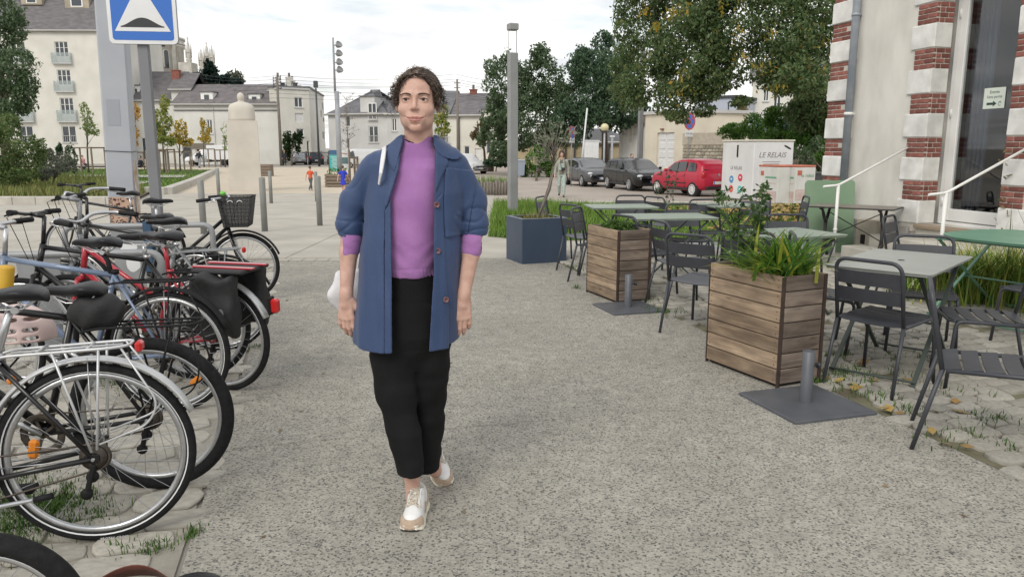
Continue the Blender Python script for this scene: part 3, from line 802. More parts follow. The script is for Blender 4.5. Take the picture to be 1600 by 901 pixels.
# ================================================================ buildings across the square
MAT_CREAM=M('cream render',(.58,.57,.515),(.67,.655,.60),scale=.5,rough=.9,detail=8)
MAT_OFFW=M('off white render',(.54,.535,.50),(.64,.635,.60),scale=.4,rough=.9,detail=8)
MAT_GREYW=M('pale grey render',(.46,.46,.45),(.56,.56,.55),scale=.4,rough=.9,detail=8)
MAT_SLATE=M('slate roof',(.105,.098,.105),(.165,.155,.16),scale=1.2,rough=.7,detail=9,stretch=(1,1,3))
MAT_SLATE2=M('grey slate roof',(.11,.11,.12),(.16,.16,.17),scale=1.0,rough=.65,detail=8)
MAT_TILE=M('old tile roof',(.125,.115,.118),(.18,.165,.165),scale=1.5,rough=.85,detail=8)
MAT_CHSTONE=M('church stone',(.46,.44,.39),(.60,.58,.53),scale=.8,rough=.9,detail=8)
MAT_SHUT=M('white shutter',(.62,.62,.62),(.70,.70,.70),rough=.6)
MAT_PANE=M('dark window pane',(.035,.045,.055),(.07,.08,.09),scale=.6,rough=.12,spec=.6)
MAT_RAILG=M('balcony glass',(.42,.48,.48),rough=.15,alpha=.38)
MAT_DGREY=M('dark grey paint',(.05,.052,.055),rough=.5)
MAT_TAN=M('tan stone wall',(.32,.28,.21),(.42,.37,.29),scale=1,rough=.9,detail=8)
MAT_REDCH=M('red chimney brick',(.20,.075,.055),(.27,.10,.075),scale=3,rough=.9)

class Fac:
 def __init__(s,px0,px1,t0,t1=None):
  P0=W(px0,240,t0);P1=W(px1,240,t0 if t1 is None else t1)
  s.o=Vector((P0.x,P0.y,gz(P0.y)-.05));d=P1-P0;d.z=0;s.L=d.length;s.e=d.normalized();s.rz=math.atan2(s.e.y,s.e.x);s.n=Vector((-s.e.y,s.e.x,0))
 def loc(s,px,py):
  r=ray(px,py);k=(s.o.xy.dot(s.n.xy))/r.xy.dot(s.n.xy);P=Vector((0,0,CAM_H))+r*k
  return((P-s.o).dot(s.e),P.z-s.o.z)
 def rect(s,x0,y0,x1,y1):
  xm=(x0+x1)/2;ym=(y0+y1)/2
  return s.loc(x0,ym)[0],s.loc(xm,y1)[1],s.loc(x1,ym)[0],s.loc(xm,y0)[1]
def wall_mesh(mb,L,H,ops,depth,back,rev=.18):
 xs=sorted({0,L,*[o[0]for o in ops],*[o[2]for o in ops]});zs=sorted({0,H,*[o[1]for o in ops],*[o[3]for o in ops]})
 for i in range(len(xs)-1):
  for j in range(len(zs)-1):
   cx,cz=(xs[i]+xs[i+1])/2,(zs[j]+zs[j+1])/2
   if any(o[0]<cx<o[2]and o[1]<cz<o[3]for o in ops):continue
   mb.add([(xs[i],0,zs[j]),(xs[i+1],0,zs[j]),(xs[i+1],0,zs[j+1]),(xs[i],0,zs[j+1])],[(0,1,2,3)])
 for x0,z0,x1,z1 in ops:
  mb.add([(x0,0,z0),(x1,0,z0),(x1,0,z1),(x0,0,z1),(x0,rev,z0),(x1,rev,z0),(x1,rev,z1),(x0,rev,z1)],[(0,4,5,1),(1,5,6,2),(2,6,7,3),(3,7,4,0)])
 D=back
 mb.add([(0,0,0),(0,D,0),(0,D,H),(0,0,H)],[(0,3,2,1)]);mb.add([(L,0,0),(L,D,0),(L,D,H),(L,0,H)],[(0,1,2,3)]);mb.add([(0,D,0),(L,D,0),(L,D,H),(0,D,H)],[(0,3,2,1)])
def window(parent,x0,z0,x1,z1,kind='w',frame=MAT_WHITEP):
 rev=.16;q=MB();w=x1-x0;f=min(.09,w*.13)
 if kind=='shut':
  q.box(((x0+x1)/2,rev,(z0+z1)/2),(w,.05,z1-z0));o=q.build('shutter',MAT_SHUT,parent);return o
 q.box((x0+f/2,rev-.03,(z0+z1)/2),(f,.08,z1-z0));q.box((x1-f/2,rev-.03,(z0+z1)/2),(f,.08,z1-z0))
 q.box(((x0+x1)/2,rev-.03,z1-f/2),(w-2*f,.078,f));q.box(((x0+x1)/2,rev-.03,z0+f/2),(w-2*f,.078,f))
 nm=2 if kind=='b3' else 1
 if kind!='plain':
  for k in range(nm):q.box((x0+w*(k+1)/(nm+1),rev-.035,(z0+z1)/2),(f*1.1,.07,z1-z0-2*f))
 if kind=='b3':q.box(((x0+x1)/2,rev-.03,z0+(z1-z0)*.72),(w-2*f,.06,f*.5));q.box(((x0+x1)/2,rev-.03,z0+(z1-z0)*.17),(w-2*f,.05,(z1-z0)*.3))
 o=q.build('window',frame,parent)
 q=MB();q.box(((x0+x1)/2,rev+.01,(z0+z1)/2),(w,.03,z1-z0));q.build('pane',MAT_PANE,o)
 if kind in('b','b3'):
  q=MB()
  if kind=='b3':
   bh=(z1-z0)*.48;ex=w*.22
   q.box(((x0+x1)/2,-.20,z0-.05),(w+2*ex+.1,.42,.10));q.build('balcony_slab',MAT_GREYW,o)
   q=MB();q.box(((x0+x1)/2,-.38,z0+bh/2),(w+2*ex,.03,bh));q.box((x0-ex,-.19,z0+bh/2),(.03,.36,bh));q.box((x1+ex,-.19,z0+bh/2),(.03,.36,bh));q.build('balcony',MAT_RAILG,o)
  else:
   n=7;h=(z1-z0)*.42
   q.box(((x0+x1)/2,-.03,z0+h),(w,.04,.05));q.box(((x0+x1)/2,-.03,z0+.08),(w,.04,.04))
   for k in range(n):q.box((x0+w*(k+.5)/n,-.03,z0+h/2),(.03,.03,h))
   q.build('railing',MAT_GREYW,o)
   q=MB();q.box(((x0+x1)/2,-.04,z0-.05),(w+.2,.14,.08));q.build('sill',MAT_GREYW,o)
 elif kind=='w':
  q=MB();q.box(((x0+x1)/2,-.03,z0-.04),(w+.16,.16,.08));q.build('sill',MAT_GREYW,o)
 return o
def building(F,name,label,cat,eave_px,depth,wall,wins=(),roof=None,roofmat=MAT_SLATE,group=None):
 t=thing(name,label,cat,F.o,F.rz,group)
 H=F.loc(*eave_px)[1];ops=[];ks=[]
 for w in wins:
  r=F.rect(*w[:4])
  if r[2]>.1 and r[0]<F.L-.1:ops.append(r);ks.append(w[4]if len(w)>4 else 'w')
 mb=MB();wall_mesh(mb,F.L,H,ops,.2,depth);mb.build('wall',wall,t)
 for r,k in zip(ops,ks):window(t,*r,k)
 if roof:
  kind,rp=roof[0],roof[1];hr=F.loc(*rp)[1];yr=roof[2]if len(roof)>2 else depth/2
  # height of the ridge seen at its own distance
  P=atY(rp[0],rp[1],(F.o+F.n*yr).y);hr=P.z-F.o.z
  o=.35;L=F.L;mb=MB();ins=roof[3]if len(roof)>3 else 0.0
  sl=(hr-H)/yr;z0=H-.02;th=.18
  a=[(-o if not ins else-o,-o,z0-o*sl*0),(L+o,-o,z0),(L+(o if not ins else-ins),yr,hr),((-o if not ins else ins),yr,hr),(-o,depth+o,z0),(L+o,depth+o,z0)]
  v=[Vector(p)for p in a];v2=[p-Vector((0,0,th))for p in v]
  mb.add(v+v2,[(0,1,2,3),(3,2,5,4),(7,6,9,8),(8,9,10,11)[::1],(0,6,7,1),(4,5,11,10)]+([(1,5,2),(0,3,4)]if ins else[]))
  if not ins:
   for x in(0,L):mb.add([(x,0,z0-.05),(x,depth,z0-.05),(x,yr,hr-.1)],[(0,1,2),(2,1,0)])
  mb.build('roof',roofmat,t)
  q=MB();q.box((L/2,-.22,H-.05),(L+.5,.3,.16));q.box((L/2,-.42,H+.0),(L+.6,.10,.08));q.build('cornice',MAT_OFFW,t)
 elif roof is None:
  q=MB();q.box((F.L/2,depth/2,H+.1),(F.L+.3,depth+.3,.2));q.build('roof',roofmat,t)
 t['H']=H;return t
def dormer(t,F,rect,yoff,depth,wall=MAT_WHITEP,win=True):
 """a dormer whose front stands yoff behind the facade"""
 x0,y0,x1,y1=rect;Y=(F.o+F.n*yoff).y
 A=atY(x0,y1,Y)-F.o;B=atY(x1,y0,Y)-F.o;xa,xb=A.dot(F.e),B.dot(F.e);za,zb=A.z,B.z
 q=MB();q.box(((xa+xb)/2,yoff+depth/2,(za+zb)/2),(xb-xa,depth,zb-za),ch=.03);o=q.build('dormer',wall,t)
 q=MB();q.box(((xa+xb)/2,yoff+depth/2-.08,zb+.06),(xb-xa+.24,depth+.2,.12));q.build('dormer_roof',MAT_SLATE2,o)
 if win:
  w=xb-xa;q=MB();q.box(((xa+xb)/2,yoff-.02,za+(zb-za)*.45),(w*.5,.06,(zb-za)*.7));q.build('frame',MAT_WHITEP,o)
  q=MB();q.box(((xa+xb)/2,yoff-.055,za+(zb-za)*.45),(w*.40,.02,(zb-za)*.58));q.build('pane',MAT_PANE,o)
def skylight(t,F,rect,yoff):
 x0,y0,x1,y1=rect;Y=(F.o+F.n*yoff).y
 A=atY(x0,y1,Y)-F.o;B=atY(x1,y0,Y+.8)-F.o
 q=MB();q.add([(A.dot(F.e),yoff-.25,A.z),(B.dot(F.e),yoff-.25,A.z),(B.dot(F.e),yoff+.45,B.z),(A.dot(F.e),yoff+.45,B.z)],[(0,1,2,3)])
 q.add([(v[0],v[1]-.06,v[2]+.08)for v in q.v[:4]],[(0,1,2,3)]);b=q.v
 q.add([],[]);q.f+=[(0,4,5,1),(1,5,6,2),(2,6,7,3),(3,7,4,0)];q.mi+=[0]*4;q.sm+=[False]*4
 return q.build('skylight',MAT_PANE,t)
def chimney(t,x,y,z,w,d,h,mat=MAT_OFFW,pots=0):
 q=MB();q.box((x,y,z+h/2),(w,d,h),ch=.03);q.box((x,y,z+h+.05),(w+.14,d+.14,.12));c=q.build('chimney',mat,t)
 for k in range(pots):
  q=MB();q.lathe([(.16,0),(.14,.5),(.17,.55),(.12,.55)],10,(x-w/2+w*(k+.5)/pots,y,z+h+.1));q.build('chimney_pot',MAT_TILE,c)

# --- the tall cream apartment block on the left
F=Fac(-330,197,100,101)
wins=[]
for(dx,nm)in((0,0),(-67,1),(-135,2),(-203,3),(-271,4)):
 for(x0,y0,x1,y1,k)in((86,65,107,99,'b3'),(90,109,111,143,'b3'),(94.5,153,115.5,190,'b3'),(97,197,119,223,'b')):
  wins.append((x0+dx,y0,x1+dx,y1,'b3' if k=='b3' else 'b'))
 if dx==0:continue
ap=building(F,'apartment_block','tall cream apartment block with balcony windows and grey mansard roof','building',(100,48),14,MAT_CREAM,wins,('gable',(100,-70),7),MAT_SLATE)
for r in((96,-16,131,12),(28,-16,58,6),(-40,-16,-8,6)):dormer(ap,F,r,1.8,2.6,MAT_TAN)
for r in((72,20,79,23),(119,22,129,26)):skylight(ap,F,r,2.0)
q=MB();q.box((F.L-2.2,-.06,5.2),(.12,.1,10.4));q.build('downpipe',MAT_GREYW,ap)
# grooves of the rendered end bays
for k in range(14):
 q=MB();q.box((F.L-.95,-.004,.9+k*.95),(1.9,.03,.06));q.build('moulding',MAT_CREAM,ap)
# tan gable beside it
F=Fac(196,222,112);building(F,'stone_house','narrow tan stone house squeezed beside the cream apartment block','building',(205,66),2,MAT_TAN,(),None,MAT_SLATE)

# --- church apse with its spires
ch=thing('church','pale stone church apse with round arched windows and pinnacles','church',W(243,240,150))
ch.location.z=0;T=150;sc=T/FPX;zof=lambda y:(W(243,y,T)).z
R=52*sc;q=MB();zt=zof(74)
q.lathe([(R,-1),(R,zt-.6),(R*1.04,zt-.5),(R*1.04,zt),(R*.98,zt+.05)],40);q.build('wall',MAT_CHSTONE,ch)
q=MB();q.lathe([(R*1.06,zt),(R*1.06,zt+.3),(R*1.02,zt+.3),(R*1.02,zt+.9),(R*1.06,zt+.9),(R*1.06,zt+1.25),(R*.9,zt+1.25)],40);q.build('balustrade',MAT_CHSTONE,ch)
q=MB();q.lathe([(R*.97,zt+.8),(.15,zof(22))],40);q.build('roof',MAT_SLATE2,ch)
for px in(233,247.5,267,284.5):
 x=(px-243)*sc;x=max(-R*.97,min(R*.97,x));a=math.asin(x/R);y=-R*math.cos(a)
 t=Matrix.Translation((x,y,0))@Matrix.Rotation(a,4,'Z')@Matrix.Rotation(PI/2,4,'X')
 w=.46 if px<280 else .40;z0,z1=zof(112),zof(89)
 ol=[(-w,z0),(w,z0)]+[(w*math.cos(b),z1+w*math.sin(b))for b in np.linspace(0,PI,9)]
 q=MB();q.prism([(u*1.5,v+.1)for u,v in ol],-.25,.22,t);wf=q.build('arch_surround',MAT_CHSTONE,ch)
 q=MB();q.prism(ol,-.2,.26,t);q.build('window',MAT_PANE,wf)
for px in(257.5,275.5,291):
 x=(px-243)*sc;a=math.asin(max(-.97,min(.97,x/R)));q=MB();q.box((R*math.sin(a),-R*math.cos(a),(zt-1)/2),(.7,.6,zt+1),Matrix.Rotation(a,3,'Z'));q.build('buttress',MAT_CHSTONE,ch)
def pinnacle(px,ytop,ysh,w,t=148):
 P=W(px,240,t);q=MB();s_=t/FPX;zt_,zs=W(px,ytop,t).z,W(px,ysh,t).z;w=w*s_/2
 n=8
 q.lathe([(w,-1),(w,zs-1.6),(w*1.15,zs-1.5),(w*1.15,zs-1.2),(w*.85,zs-1.1),(w*.85,zs),(w*1.2,zs+.1),(w*.9,zs+.3)],n,smooth=False)
 q.lathe([(w*.85,zs+.2),(w*.12,zt_-.5),(w*.3,zt_-.45),(w*.05,zt_)],n,smooth=False)
 for k in range(4):
  b=k*PI/2+PI/4;q.lathe([(w*.22,zs-1),(w*.22,zs+.6),(.01,zs+1.8)],5,(w*1.05*math.cos(b),w*1.05*math.sin(b),0),smooth=False)
 q.build('pinnacle',MAT_CHSTONE,ch,loc=(P.x-ch.location.x,P.y-ch.location.y,0))
pinnacle(306,62,86,8);pinnacle(325,80,98,8,146);pinnacle(334,69,92,8);pinnacle(341.5,74,94,7,146)
q=MB();P=W(304,240,147);q.box((0,0,zof(104)/2),(2.4,3,zof(104)));q.build('chapel',MAT_CHSTONE,ch,loc=(P.x-ch.location.x,P.y-ch.location.y,0))

# --- low houses in the middle
F=Fac(203,277,104);h1=building(F,'terraced_house','low house with dark slate roof and red chimney below the church','building',(240,157),9,MAT_OFFW,((205,175,212,200),(232,175,242,205),(222,215,236,250,'plain')),('gable',(240,112),5),MAT_SLATE)
dormer(h1,F,(208,134,217,152),1.2,2);skylight(h1,F,(249,142,256,146),1.8)
x,z=F.loc(275,137);chimney(h1,x-.5,1.6,z-.6,1.0,.7,2.9,MAT_REDCH)
F2=Fac(277,440,100);h2=building(F2,'long_house','long white house with two white dormers on its slate roof behind the monument','building',(350,163),9,MAT_OFFW,
 ((323,187,332,209),(386,178,398,207),(285,229,300,252,'plain'),(306,232,330,252,'plain'),(342,230,352,252,'plain')),('gable',(350,132),5.2),MAT_TILE)
for r in((314,144,332,160),(389,147,406,163)):dormer(h2,F2,r,1.0,2.2)
skylight(h2,F2,(341,149,350,157),2.3)
a=F2.rect(286,224,334,231);q=MB();q.box(((a[0]+a[2])/2,-.08,(a[1]+a[3])/2),(a[2]-a[0],.14,a[3]-a[1]));q.build('shop_fascia',M('brown fascia',(.16,.14,.11),rough=.7),h2)
for px in(335,438):
 x,_=F2.loc(px,200);q=MB();q.box((x,-.06,h2['H']/2),(.1,.1,h2['H']));q.build('downpipe',MAT_GREYW,h2)
q=MB();q.box((F2.L/2,-.10,h2['H']-.75),(F2.L,.12,.1));q.build('string_course',MAT_DGREY,h2)
# party wall sticking up
F=Fac(275,304,103.5);building(F,'gable_house','slate roofed house with sloping white parapet behind the long white house','building',(290,140),6,MAT_OFFW,(),('gable',(290,114),3),MAT_SLATE)

# --- tall narrow white house with chimneys
F3=Fac(441,487,99,101)
h3=building(F3,'narrow_house','tall narrow cream house with a row of chimneys on its flat top','building',(460,140),12,MAT_CREAM,
 ((460,152,473,168),(461,177,474,191,'shut'),(463,201,475,213),(480,220,484,250,'plain')),None,MAT_GREYW)
P1=W(487,240,101);F3b=Fac(487,509,101,118)
h3b=building(F3b,'side_wing','receding side wing of the tall narrow house with small windows','building',(488,141),5,MAT_CREAM,
 ((503,160,505.5,172,'plain'),(501,172,503,184,'plain'),(504.5,184,507,191,'plain'),(503,206,507,218,'plain'),(499,236,503,248,'plain')),None,MAT_SLATE2)
for k,(px,y0,w,h,mt)in enumerate(((443.5,138,.5,1.6,MAT_CREAM),(446,138,.4,.6,MAT_DGREY),(450,138,.5,.9,MAT_DGREY),(461.5,138,.8,1.6,MAT_CREAM),(466,138,.6,1.2,MAT_CREAM),(469.5,138,.6,.9,MAT_DGREY),(476,138,.4,.6,MAT_CREAM))):
 x,z=F3.loc(px,140);chimney(h3,x,2.5,z,w,.6,h,mt,pots=1 if k in(0,3,4)else 0)
# --- long house with big grey roof
F4=Fac(515,606,96,94);h4=building(F4,'grey_roofed_house','white house with broad grey hipped roof and tall dormer window behind the information boards','building',(560,178),11,MAT_GREYW,
 ((540,181,547,198,'plain'),(541,217,546,232,'plain'),(576,197,591,223,'b'),(534,219,539,229,'shut')),('hip',(590,141),5.5,4.6),MAT_SLATE2)
dormer(h4,F4,(570,152,594,188),.05,3.4,MAT_GREYW,False);r=F4.rect(575.5,161,589,187);window(h4,*r,'b')
o_=h4.children[-1];o_.location.y=-.2
F5=Fac(606,700,94,93);h5=building(F5,'grey_roofed_house','white house with grey roof standing right behind the woman\'s head','building',(640,178),11,MAT_GREYW,
 ((612,185,620,205,'w'),(640,190,650,210,'w'),(689,199,704,224,'b')),('gable',(650,143),5.5),MAT_SLATE2)
F6=Fac(700,766,93,92);h6=building(F6,'cream_house','cream house with slate roof and brick chimney left of the dark evergreen trees','building',(735,180),10,MAT_CREAM,
 ((725,228,734,242,'plain'),(742,232,752,250,'shut')),('gable',(730,146),5),MAT_SLATE)
x,z=F6.loc(724,150);chimney(h6,x,5,z-.6,.8,.7,1.6,MAT_REDCH,1)
q=MB();x,_=F6.loc(717,200);q.box((x,-.1,h6['H']/2),(.22,.2,h6['H']));q.build('downpipe',MAT_DGREY,h6)
x,z=F6.loc(714,200)
F7=Fac(754,800,84,84);building(F7,'cream_annex','small cream annex half hidden behind the evergreen trees','building',(765,172),8,MAT_CREAM,((760,215,768,240,'plain'),),None,MAT_SLATE2)

# --- right hand side beyond the road
Fp=Fac(800,968,74,70);pv=building(Fp,'pavilion','low dark roofed shelter behind the parked cars','shelter',(900,222),5,M('ochre back wall',(.36,.30,.19),(.42,.35,.23),scale=1,rough=.9),(),('hip',(900,202),2.6,2),M('dark zinc roof',(.085,.085,.09),rough=.6))
q=MB()
for px in(885,899,932,952):
 x,_=Fp.loc(px,235);q=MB();q.box((x,-.25,1.3),(.14,.14,2.7));q.build('post',MAT_DGREY,pv)
Ft=Fac(967,1007,58,55);bt=building(Ft,'transformer_hut','small white utility hut with grey vents and flat brown parapet','building',(985,193),4,MAT_OFFW,
 ((971,201,980,211,'shut'),(984,200,987,222,'plain'),(990,200,998,211,'shut'),(970,215,981,246,'shut')),None,MAT_TILE)
q=MB();q.box((Ft.L/2,0,bt['H']+.22),(Ft.L+.4,.5,.5));q.build('parapet',M('brown parapet',(.17,.13,.115),(.22,.17,.15),rough=.9),bt)
x,_=Ft.loc(1005,200);q=MB();q.box((x,-.08,bt['H']/2),(.12,.12,bt['H']));q.build('downpipe',M('rusty pipe',(.09,.06,.05),rough=.8),bt)
Fg=Fac(1007,1068,52,48);bg_=building(Fg,'garage','cream garage with white panelled door under the big tree','garage',(1035,178),5,M('warm cream render',(.58,.53,.43),(.66,.61,.50),scale=.8,rough=.9),((1026,207,1053,262,'shut'),),None,MAT_GREYW)
for o_ in list(bg_.children):
 if o_.name.startswith('shutter'):
  o_.name='garage_door';r=Fg.rect(1026,207,1053,262)
  for k in range(2):
   for j in range(4):
    q=MB();w=(r[2]-r[0])/2;h=(r[3]-r[1])/4;q.box((r[0]+w*(k+.5),.125,r[1]+h*(j+.5)),(w*.7,.04,h*.72),ch=.02);q.build('door_panel',MAT_SHUT,o_)
x,z=Fg.loc(1036,202);q=MB();q.box((x,-.08,z),(.3,.16,.1),ch=.03);q.build('lamp',M('rust lamp',(.2,.09,.05),rough=.7),bg_)
Fb=Fac(1068,1178,58,54);bb=building(Fb,'blue_roofed_house','white house with pale blue metal roof above the stone wall','building',(1110,202),7,MAT_OFFW,(),('gable',(1110,187),4.0),M('blue metal roof',(.20,.27,.42),(.25,.33,.48),scale=2,rough=.4,stretch=(8,1,1)))
Fb2=Fac(1083,1146,66,64);building(Fb2,'flat_roofed_house','pale grey flat roofed house above the blue roof','building',(1110,154),7,M('blue grey render',(.44,.47,.54),rough=.8),((1136,160,1139,184,'plain'),),None,MAT_DGREY)
Fc=Fac(1170,1290,68,66);building(Fc,'beige_house','beige house with tall windows glimpsed through the big tree','building',(1190,120),8,MAT_CREAM,((1182,178,1190,196,'w'),(1193,140,1201,158,'w'),(1208,150,1220,178,'w')),('gable',(1200,98)),MAT_TILE)
# rubble stone wall with individual stones
MAT_RUB=M('rubble stone',(.30,.27,.21),(.46,.41,.33),scale=4,rough=.95,bump=.3,obj=.3,detail=7)
MAT_JOINT=M('lime joint',(.33,.30,.245),(.42,.39,.32),scale=5,rough=.95)
def stone_wall(px0,px1,t0,t1,ytop,label,cope,maxn,seed):
 F=Fac(px0,px1,t0,t1);t=thing('stone_wall',label,'wall',F.o,F.rz);rd=random.Random(seed)
 H=F.loc((px0+px1)/2,ytop)[1];q=MB();q.box((F.L/2,.25,H/2),(F.L,.44,H));q.build('core',MAT_JOINT,t)
 vs=[stone_mesh(900+i,MAT_RUB,7,'stone')for i in range(6)];n=0;z=.05;rest=MB()
 while z<H-.12:
  h=rd.uniform(.13,.24);x=.02
  while x<F.L-.1:
   l=rd.uniform(.18,.5)
   if x+l>F.L:break
   if n<maxn:inst('stone',rd.choice(vs),t,(x+l/2,.03,z+h/2),(PI/2,rd.uniform(-.06,.06),0),(l-.03,h-.03,.05));n+=1
   else:
    Mx=Matrix.Translation((x+l/2,.03,z+h/2))@Matrix.Rotation(PI/2,4,'X')@Matrix.Diagonal((l-.03,h-.03,.05,1));me=rd.choice(vs)
    rest.add([Mx@v.co for v in me.vertices],[tuple(p.vertices)for p in me.polygons],True)
   x+=l
  z+=h
 if rest.f:rest.build('stones',MAT_RUB,t,'stuff')
 if cope:q=MB();q.box((F.L/2,.25,H+cope/2),(F.L+.06,.56,cope),ch=.03);q.build('coping',MAT_BEIGE,t)
 return t,F,H
stone_wall(1066,1150,47,43,227,'rubble stone wall with smooth band on top behind the red car',.75,200,4)
stone_wall(1150,1420,42,27,236,'rubble stone wall under the bright green hedge behind the white containers',.0,290,5)
# ================================================================ trees, hedges and shrubs
PAL_PLANE=[(0.067,0.12,0.041),(0.105,0.172,0.063),(0.149,0.217,0.093),(0.202,0.254,0.135),(0.083,0.149,0.054),(0.239,0.239,0.09)]
PAL_EVER=[(0.039,0.078,0.048),(0.065,0.122,0.07),(0.1,0.165,0.091),(0.144,0.213,0.122)]
PAL_EVER2=[(0.057,0.095,0.049),(0.095,0.151,0.076),(0.136,0.197,0.103),(0.189,0.246,0.142)]
PAL_YEL=[(0.135,0.176,0.041),(0.297,0.27,0.054),(0.54,0.378,0.054),(0.675,0.446,0.054)]
PAL_GRYEL=[(0.128,0.208,0.048),(0.224,0.288,0.08),(0.32,0.352,0.096),(0.48,0.4,0.08)]
PAL_PALE=[(0.17,0.238,0.085),(0.255,0.323,0.136),(0.34,0.374,0.17)]
PAL_ORNG=[(0.475,0.3,0.037),(0.625,0.375,0.037),(0.562,0.275,0.037)]
PAL_HEDGE=[(0.051,0.122,0.023),(0.086,0.194,0.034),(0.129,0.259,0.049),(0.187,0.316,0.079)]
PAL_DARKC=[(0.011,0.031,0.025),(0.021,0.048,0.036),(0.035,0.067,0.048)]
PAL_GREYSH=[(0.098,0.119,0.084),(0.14,0.161,0.119),(0.196,0.196,0.154),(0.07,0.098,0.063)]
PAL_OLIVE=[(.15,.17,.10),(.22,.235,.16),(.30,.31,.24),(.11,.14,.08)]
MAT_BARK=M('bark',(.07,.055,.042),(.14,.115,.09),scale=12,rough=.95,bump=.6,bscale=30,stretch=(3,3,.5))
MAT_BARKG=M('grey bark',(.15,.13,.11),(.24,.215,.185),scale=12,rough=.95,bump=.5,bscale=30,stretch=(3,3,.5))
MAT_STAKE=M('weathered stake wood',(.17,.13,.10),(.27,.22,.17),scale=8,rough=.9,stretch=(6,6,1))
def leafmat(name,pal):
 if name in _mats:return _mats[name]
 m=M(name,pal[1],isl=pal,rough=.55,spec=.3);t=m.node_tree;b=t.nodes['Principled BSDF'];o=t.nodes['Material Output']
 tr=t.nodes.new('ShaderNodeBsdfTranslucent');mx=t.nodes.new('ShaderNodeMixShader');mx.inputs[0].default_value=.45
 t.links.new(b.inputs['Base Color'].links[0].from_socket,tr.inputs[0]);t.links.new(b.outputs[0],mx.inputs[1]);t.links.new(tr.outputs[0],mx.inputs[2]);t.links.new(mx.outputs[0],o.inputs[0]);return m
def crown_points(clumps,n,shell=.55):
 """points spread through ellipsoids, denser outside, broken by noise"""
 w=np.array([c[3]*c[4]+c[3]*c[5]+c[4]*c[5]for c in clumps]);w=w/w.sum();out=[]
 for c,k in zip(clumps,(w*n).astype(int)):
  k=max(k,3);m=int(k*1.25);v=rng.normal(size=(m,3));v/=np.linalg.norm(v,axis=1)[:,None]
  r=rng.uniform(shell**3,1.0,m)**(1/3)
  # lumps: the radius wobbles with direction so the outline is uneven
  wob=1+.16*np.sin(v[:,0]*7+c[0]*3)*np.sin(v[:,2]*6+c[1])+.10*np.sin(v[:,1]*13+v[:,2]*9+c[2])
  p=v*(r*wob)[:,None]*np.array(c[3:6])+np.array(c[:3])
  f=np.sin(p[:,0]*2.3*c[6]+1.3)*np.sin(p[:,1]*2.1*c[6]+.4)*np.sin(p[:,2]*2.6*c[6])
  out.append(p[f>-.33][:k]if m>10 else p)
 return np.concatenate(out)
def crown(name,clumps,n,size,mat,parent,flat=.8):
 p=crown_points(clumps,n);return leaves(name,p,size,mat,parent,flat=flat,kind=None)
def tree(label,base,clumps,n,size,pal,trunk_r,group=None,bark=MAT_BARK,name='tree',cat='tree',limbs=True,sub=5,lean=1.0):
 """clumps: (px, py, r px wide, r px high, depth t) ; base: world point"""
 rd=random.Random(int(base.x*10)+int(base.y*7));t=thing(name,label,cat,base,0,group)
 cl=[]
 for(px,py,rw,rh,tt)in clumps:
  c=W(px,py,tt)-base;s_=tt/FPX;a,b=rw*s_,rh*s_
  cl.append((c.x,c.y,c.z,a*.8,a*.8,b*.8,1.6/max(a,.5)))
  for k in range(sub):
   v=Vector((rd.gauss(0,1),rd.gauss(0,1),rd.gauss(0,1))).normalized();f=rd.uniform(.55,.85);q=rd.uniform(.26,.42)
   cl.append((c.x+v.x*a*f,c.y+v.y*a*f,c.z+v.z*b*f,a*q,a*q,b*q,2.6/max(a,.5)))
 lm=leafmat('leaves '+str(abs(hash(tuple(pal[0])))%9999),pal)
 crown('crown',cl,n,size,lm,t)
 q=MB();zs=[c[2]for c in cl[::sub+1]];cz=sum(zs)/len(zs);cx=sum(c[0]for c in cl[::sub+1])/len(zs);cy=sum(c[1]for c in cl[::sub+1])/len(zs)
 h=max(.5,cz);cx*=lean;cy*=lean
 q.tube([(0,0,-.2),(cx*.05,cy*.05,h*.25),(cx*.2,cy*.2,h*.5),(cx*.6,cy*.6,h*.8),(cx,cy,h*1.1)],[trunk_r*1.25,trunk_r,trunk_r*.85,trunk_r*.6,trunk_r*.3],9)
 if limbs:
  for c in cl[::2]:
   s0=Vector((cx*.3,cy*.3,h*rd.uniform(.45,.8)));e=Vector(c[:3]);m_=(s0+e)/2+Vector((rd.uniform(-.1,.1),rd.uniform(-.1,.1),.12))*h*.3
   q.tube([s0,m_,e],[trunk_r*.35,trunk_r*.2,trunk_r*.06],6)
 q.build('trunk',bark,t);return t
# the big tree leaning in from the right, its lower edge ragged and its right half in deep shade of itself
b=GT(1330,255);b=Vector((12.9,33.5,gz(33.5)))
tree('big broad leafed tree with yellowing leaves overhanging the parked cars',b,
  [(1010,60,62,62,33),(1010,130,52,42,32),(1065,150,55,34,31),(1075,60,80,75,31),(1150,40,80,75,30),(1120,110,60,45,30),(1230,60,85,80,29),(1250,120,60,36,28),
   (1290,60,60,110,30),(1180,-40,160,60,31),(1040,-30,80,60,32),(1060,185,20,12,30.5),(1100,172,22,12,30.5),(1160,160,24,10,30),(1275,165,40,26,30),(985,150,24,34,33),(1225,130,38,20,29),(1262,175,46,40,30.5),(1300,190,30,50,30.5),(975,110,26,44,33),(1200,100,60,40,29.5),(1095,130,50,40,30.5),(1000,10,50,50,33)],80000,.155,PAL_PLANE,.30,sub=8,limbs=False,lean=.15)
yl=[]
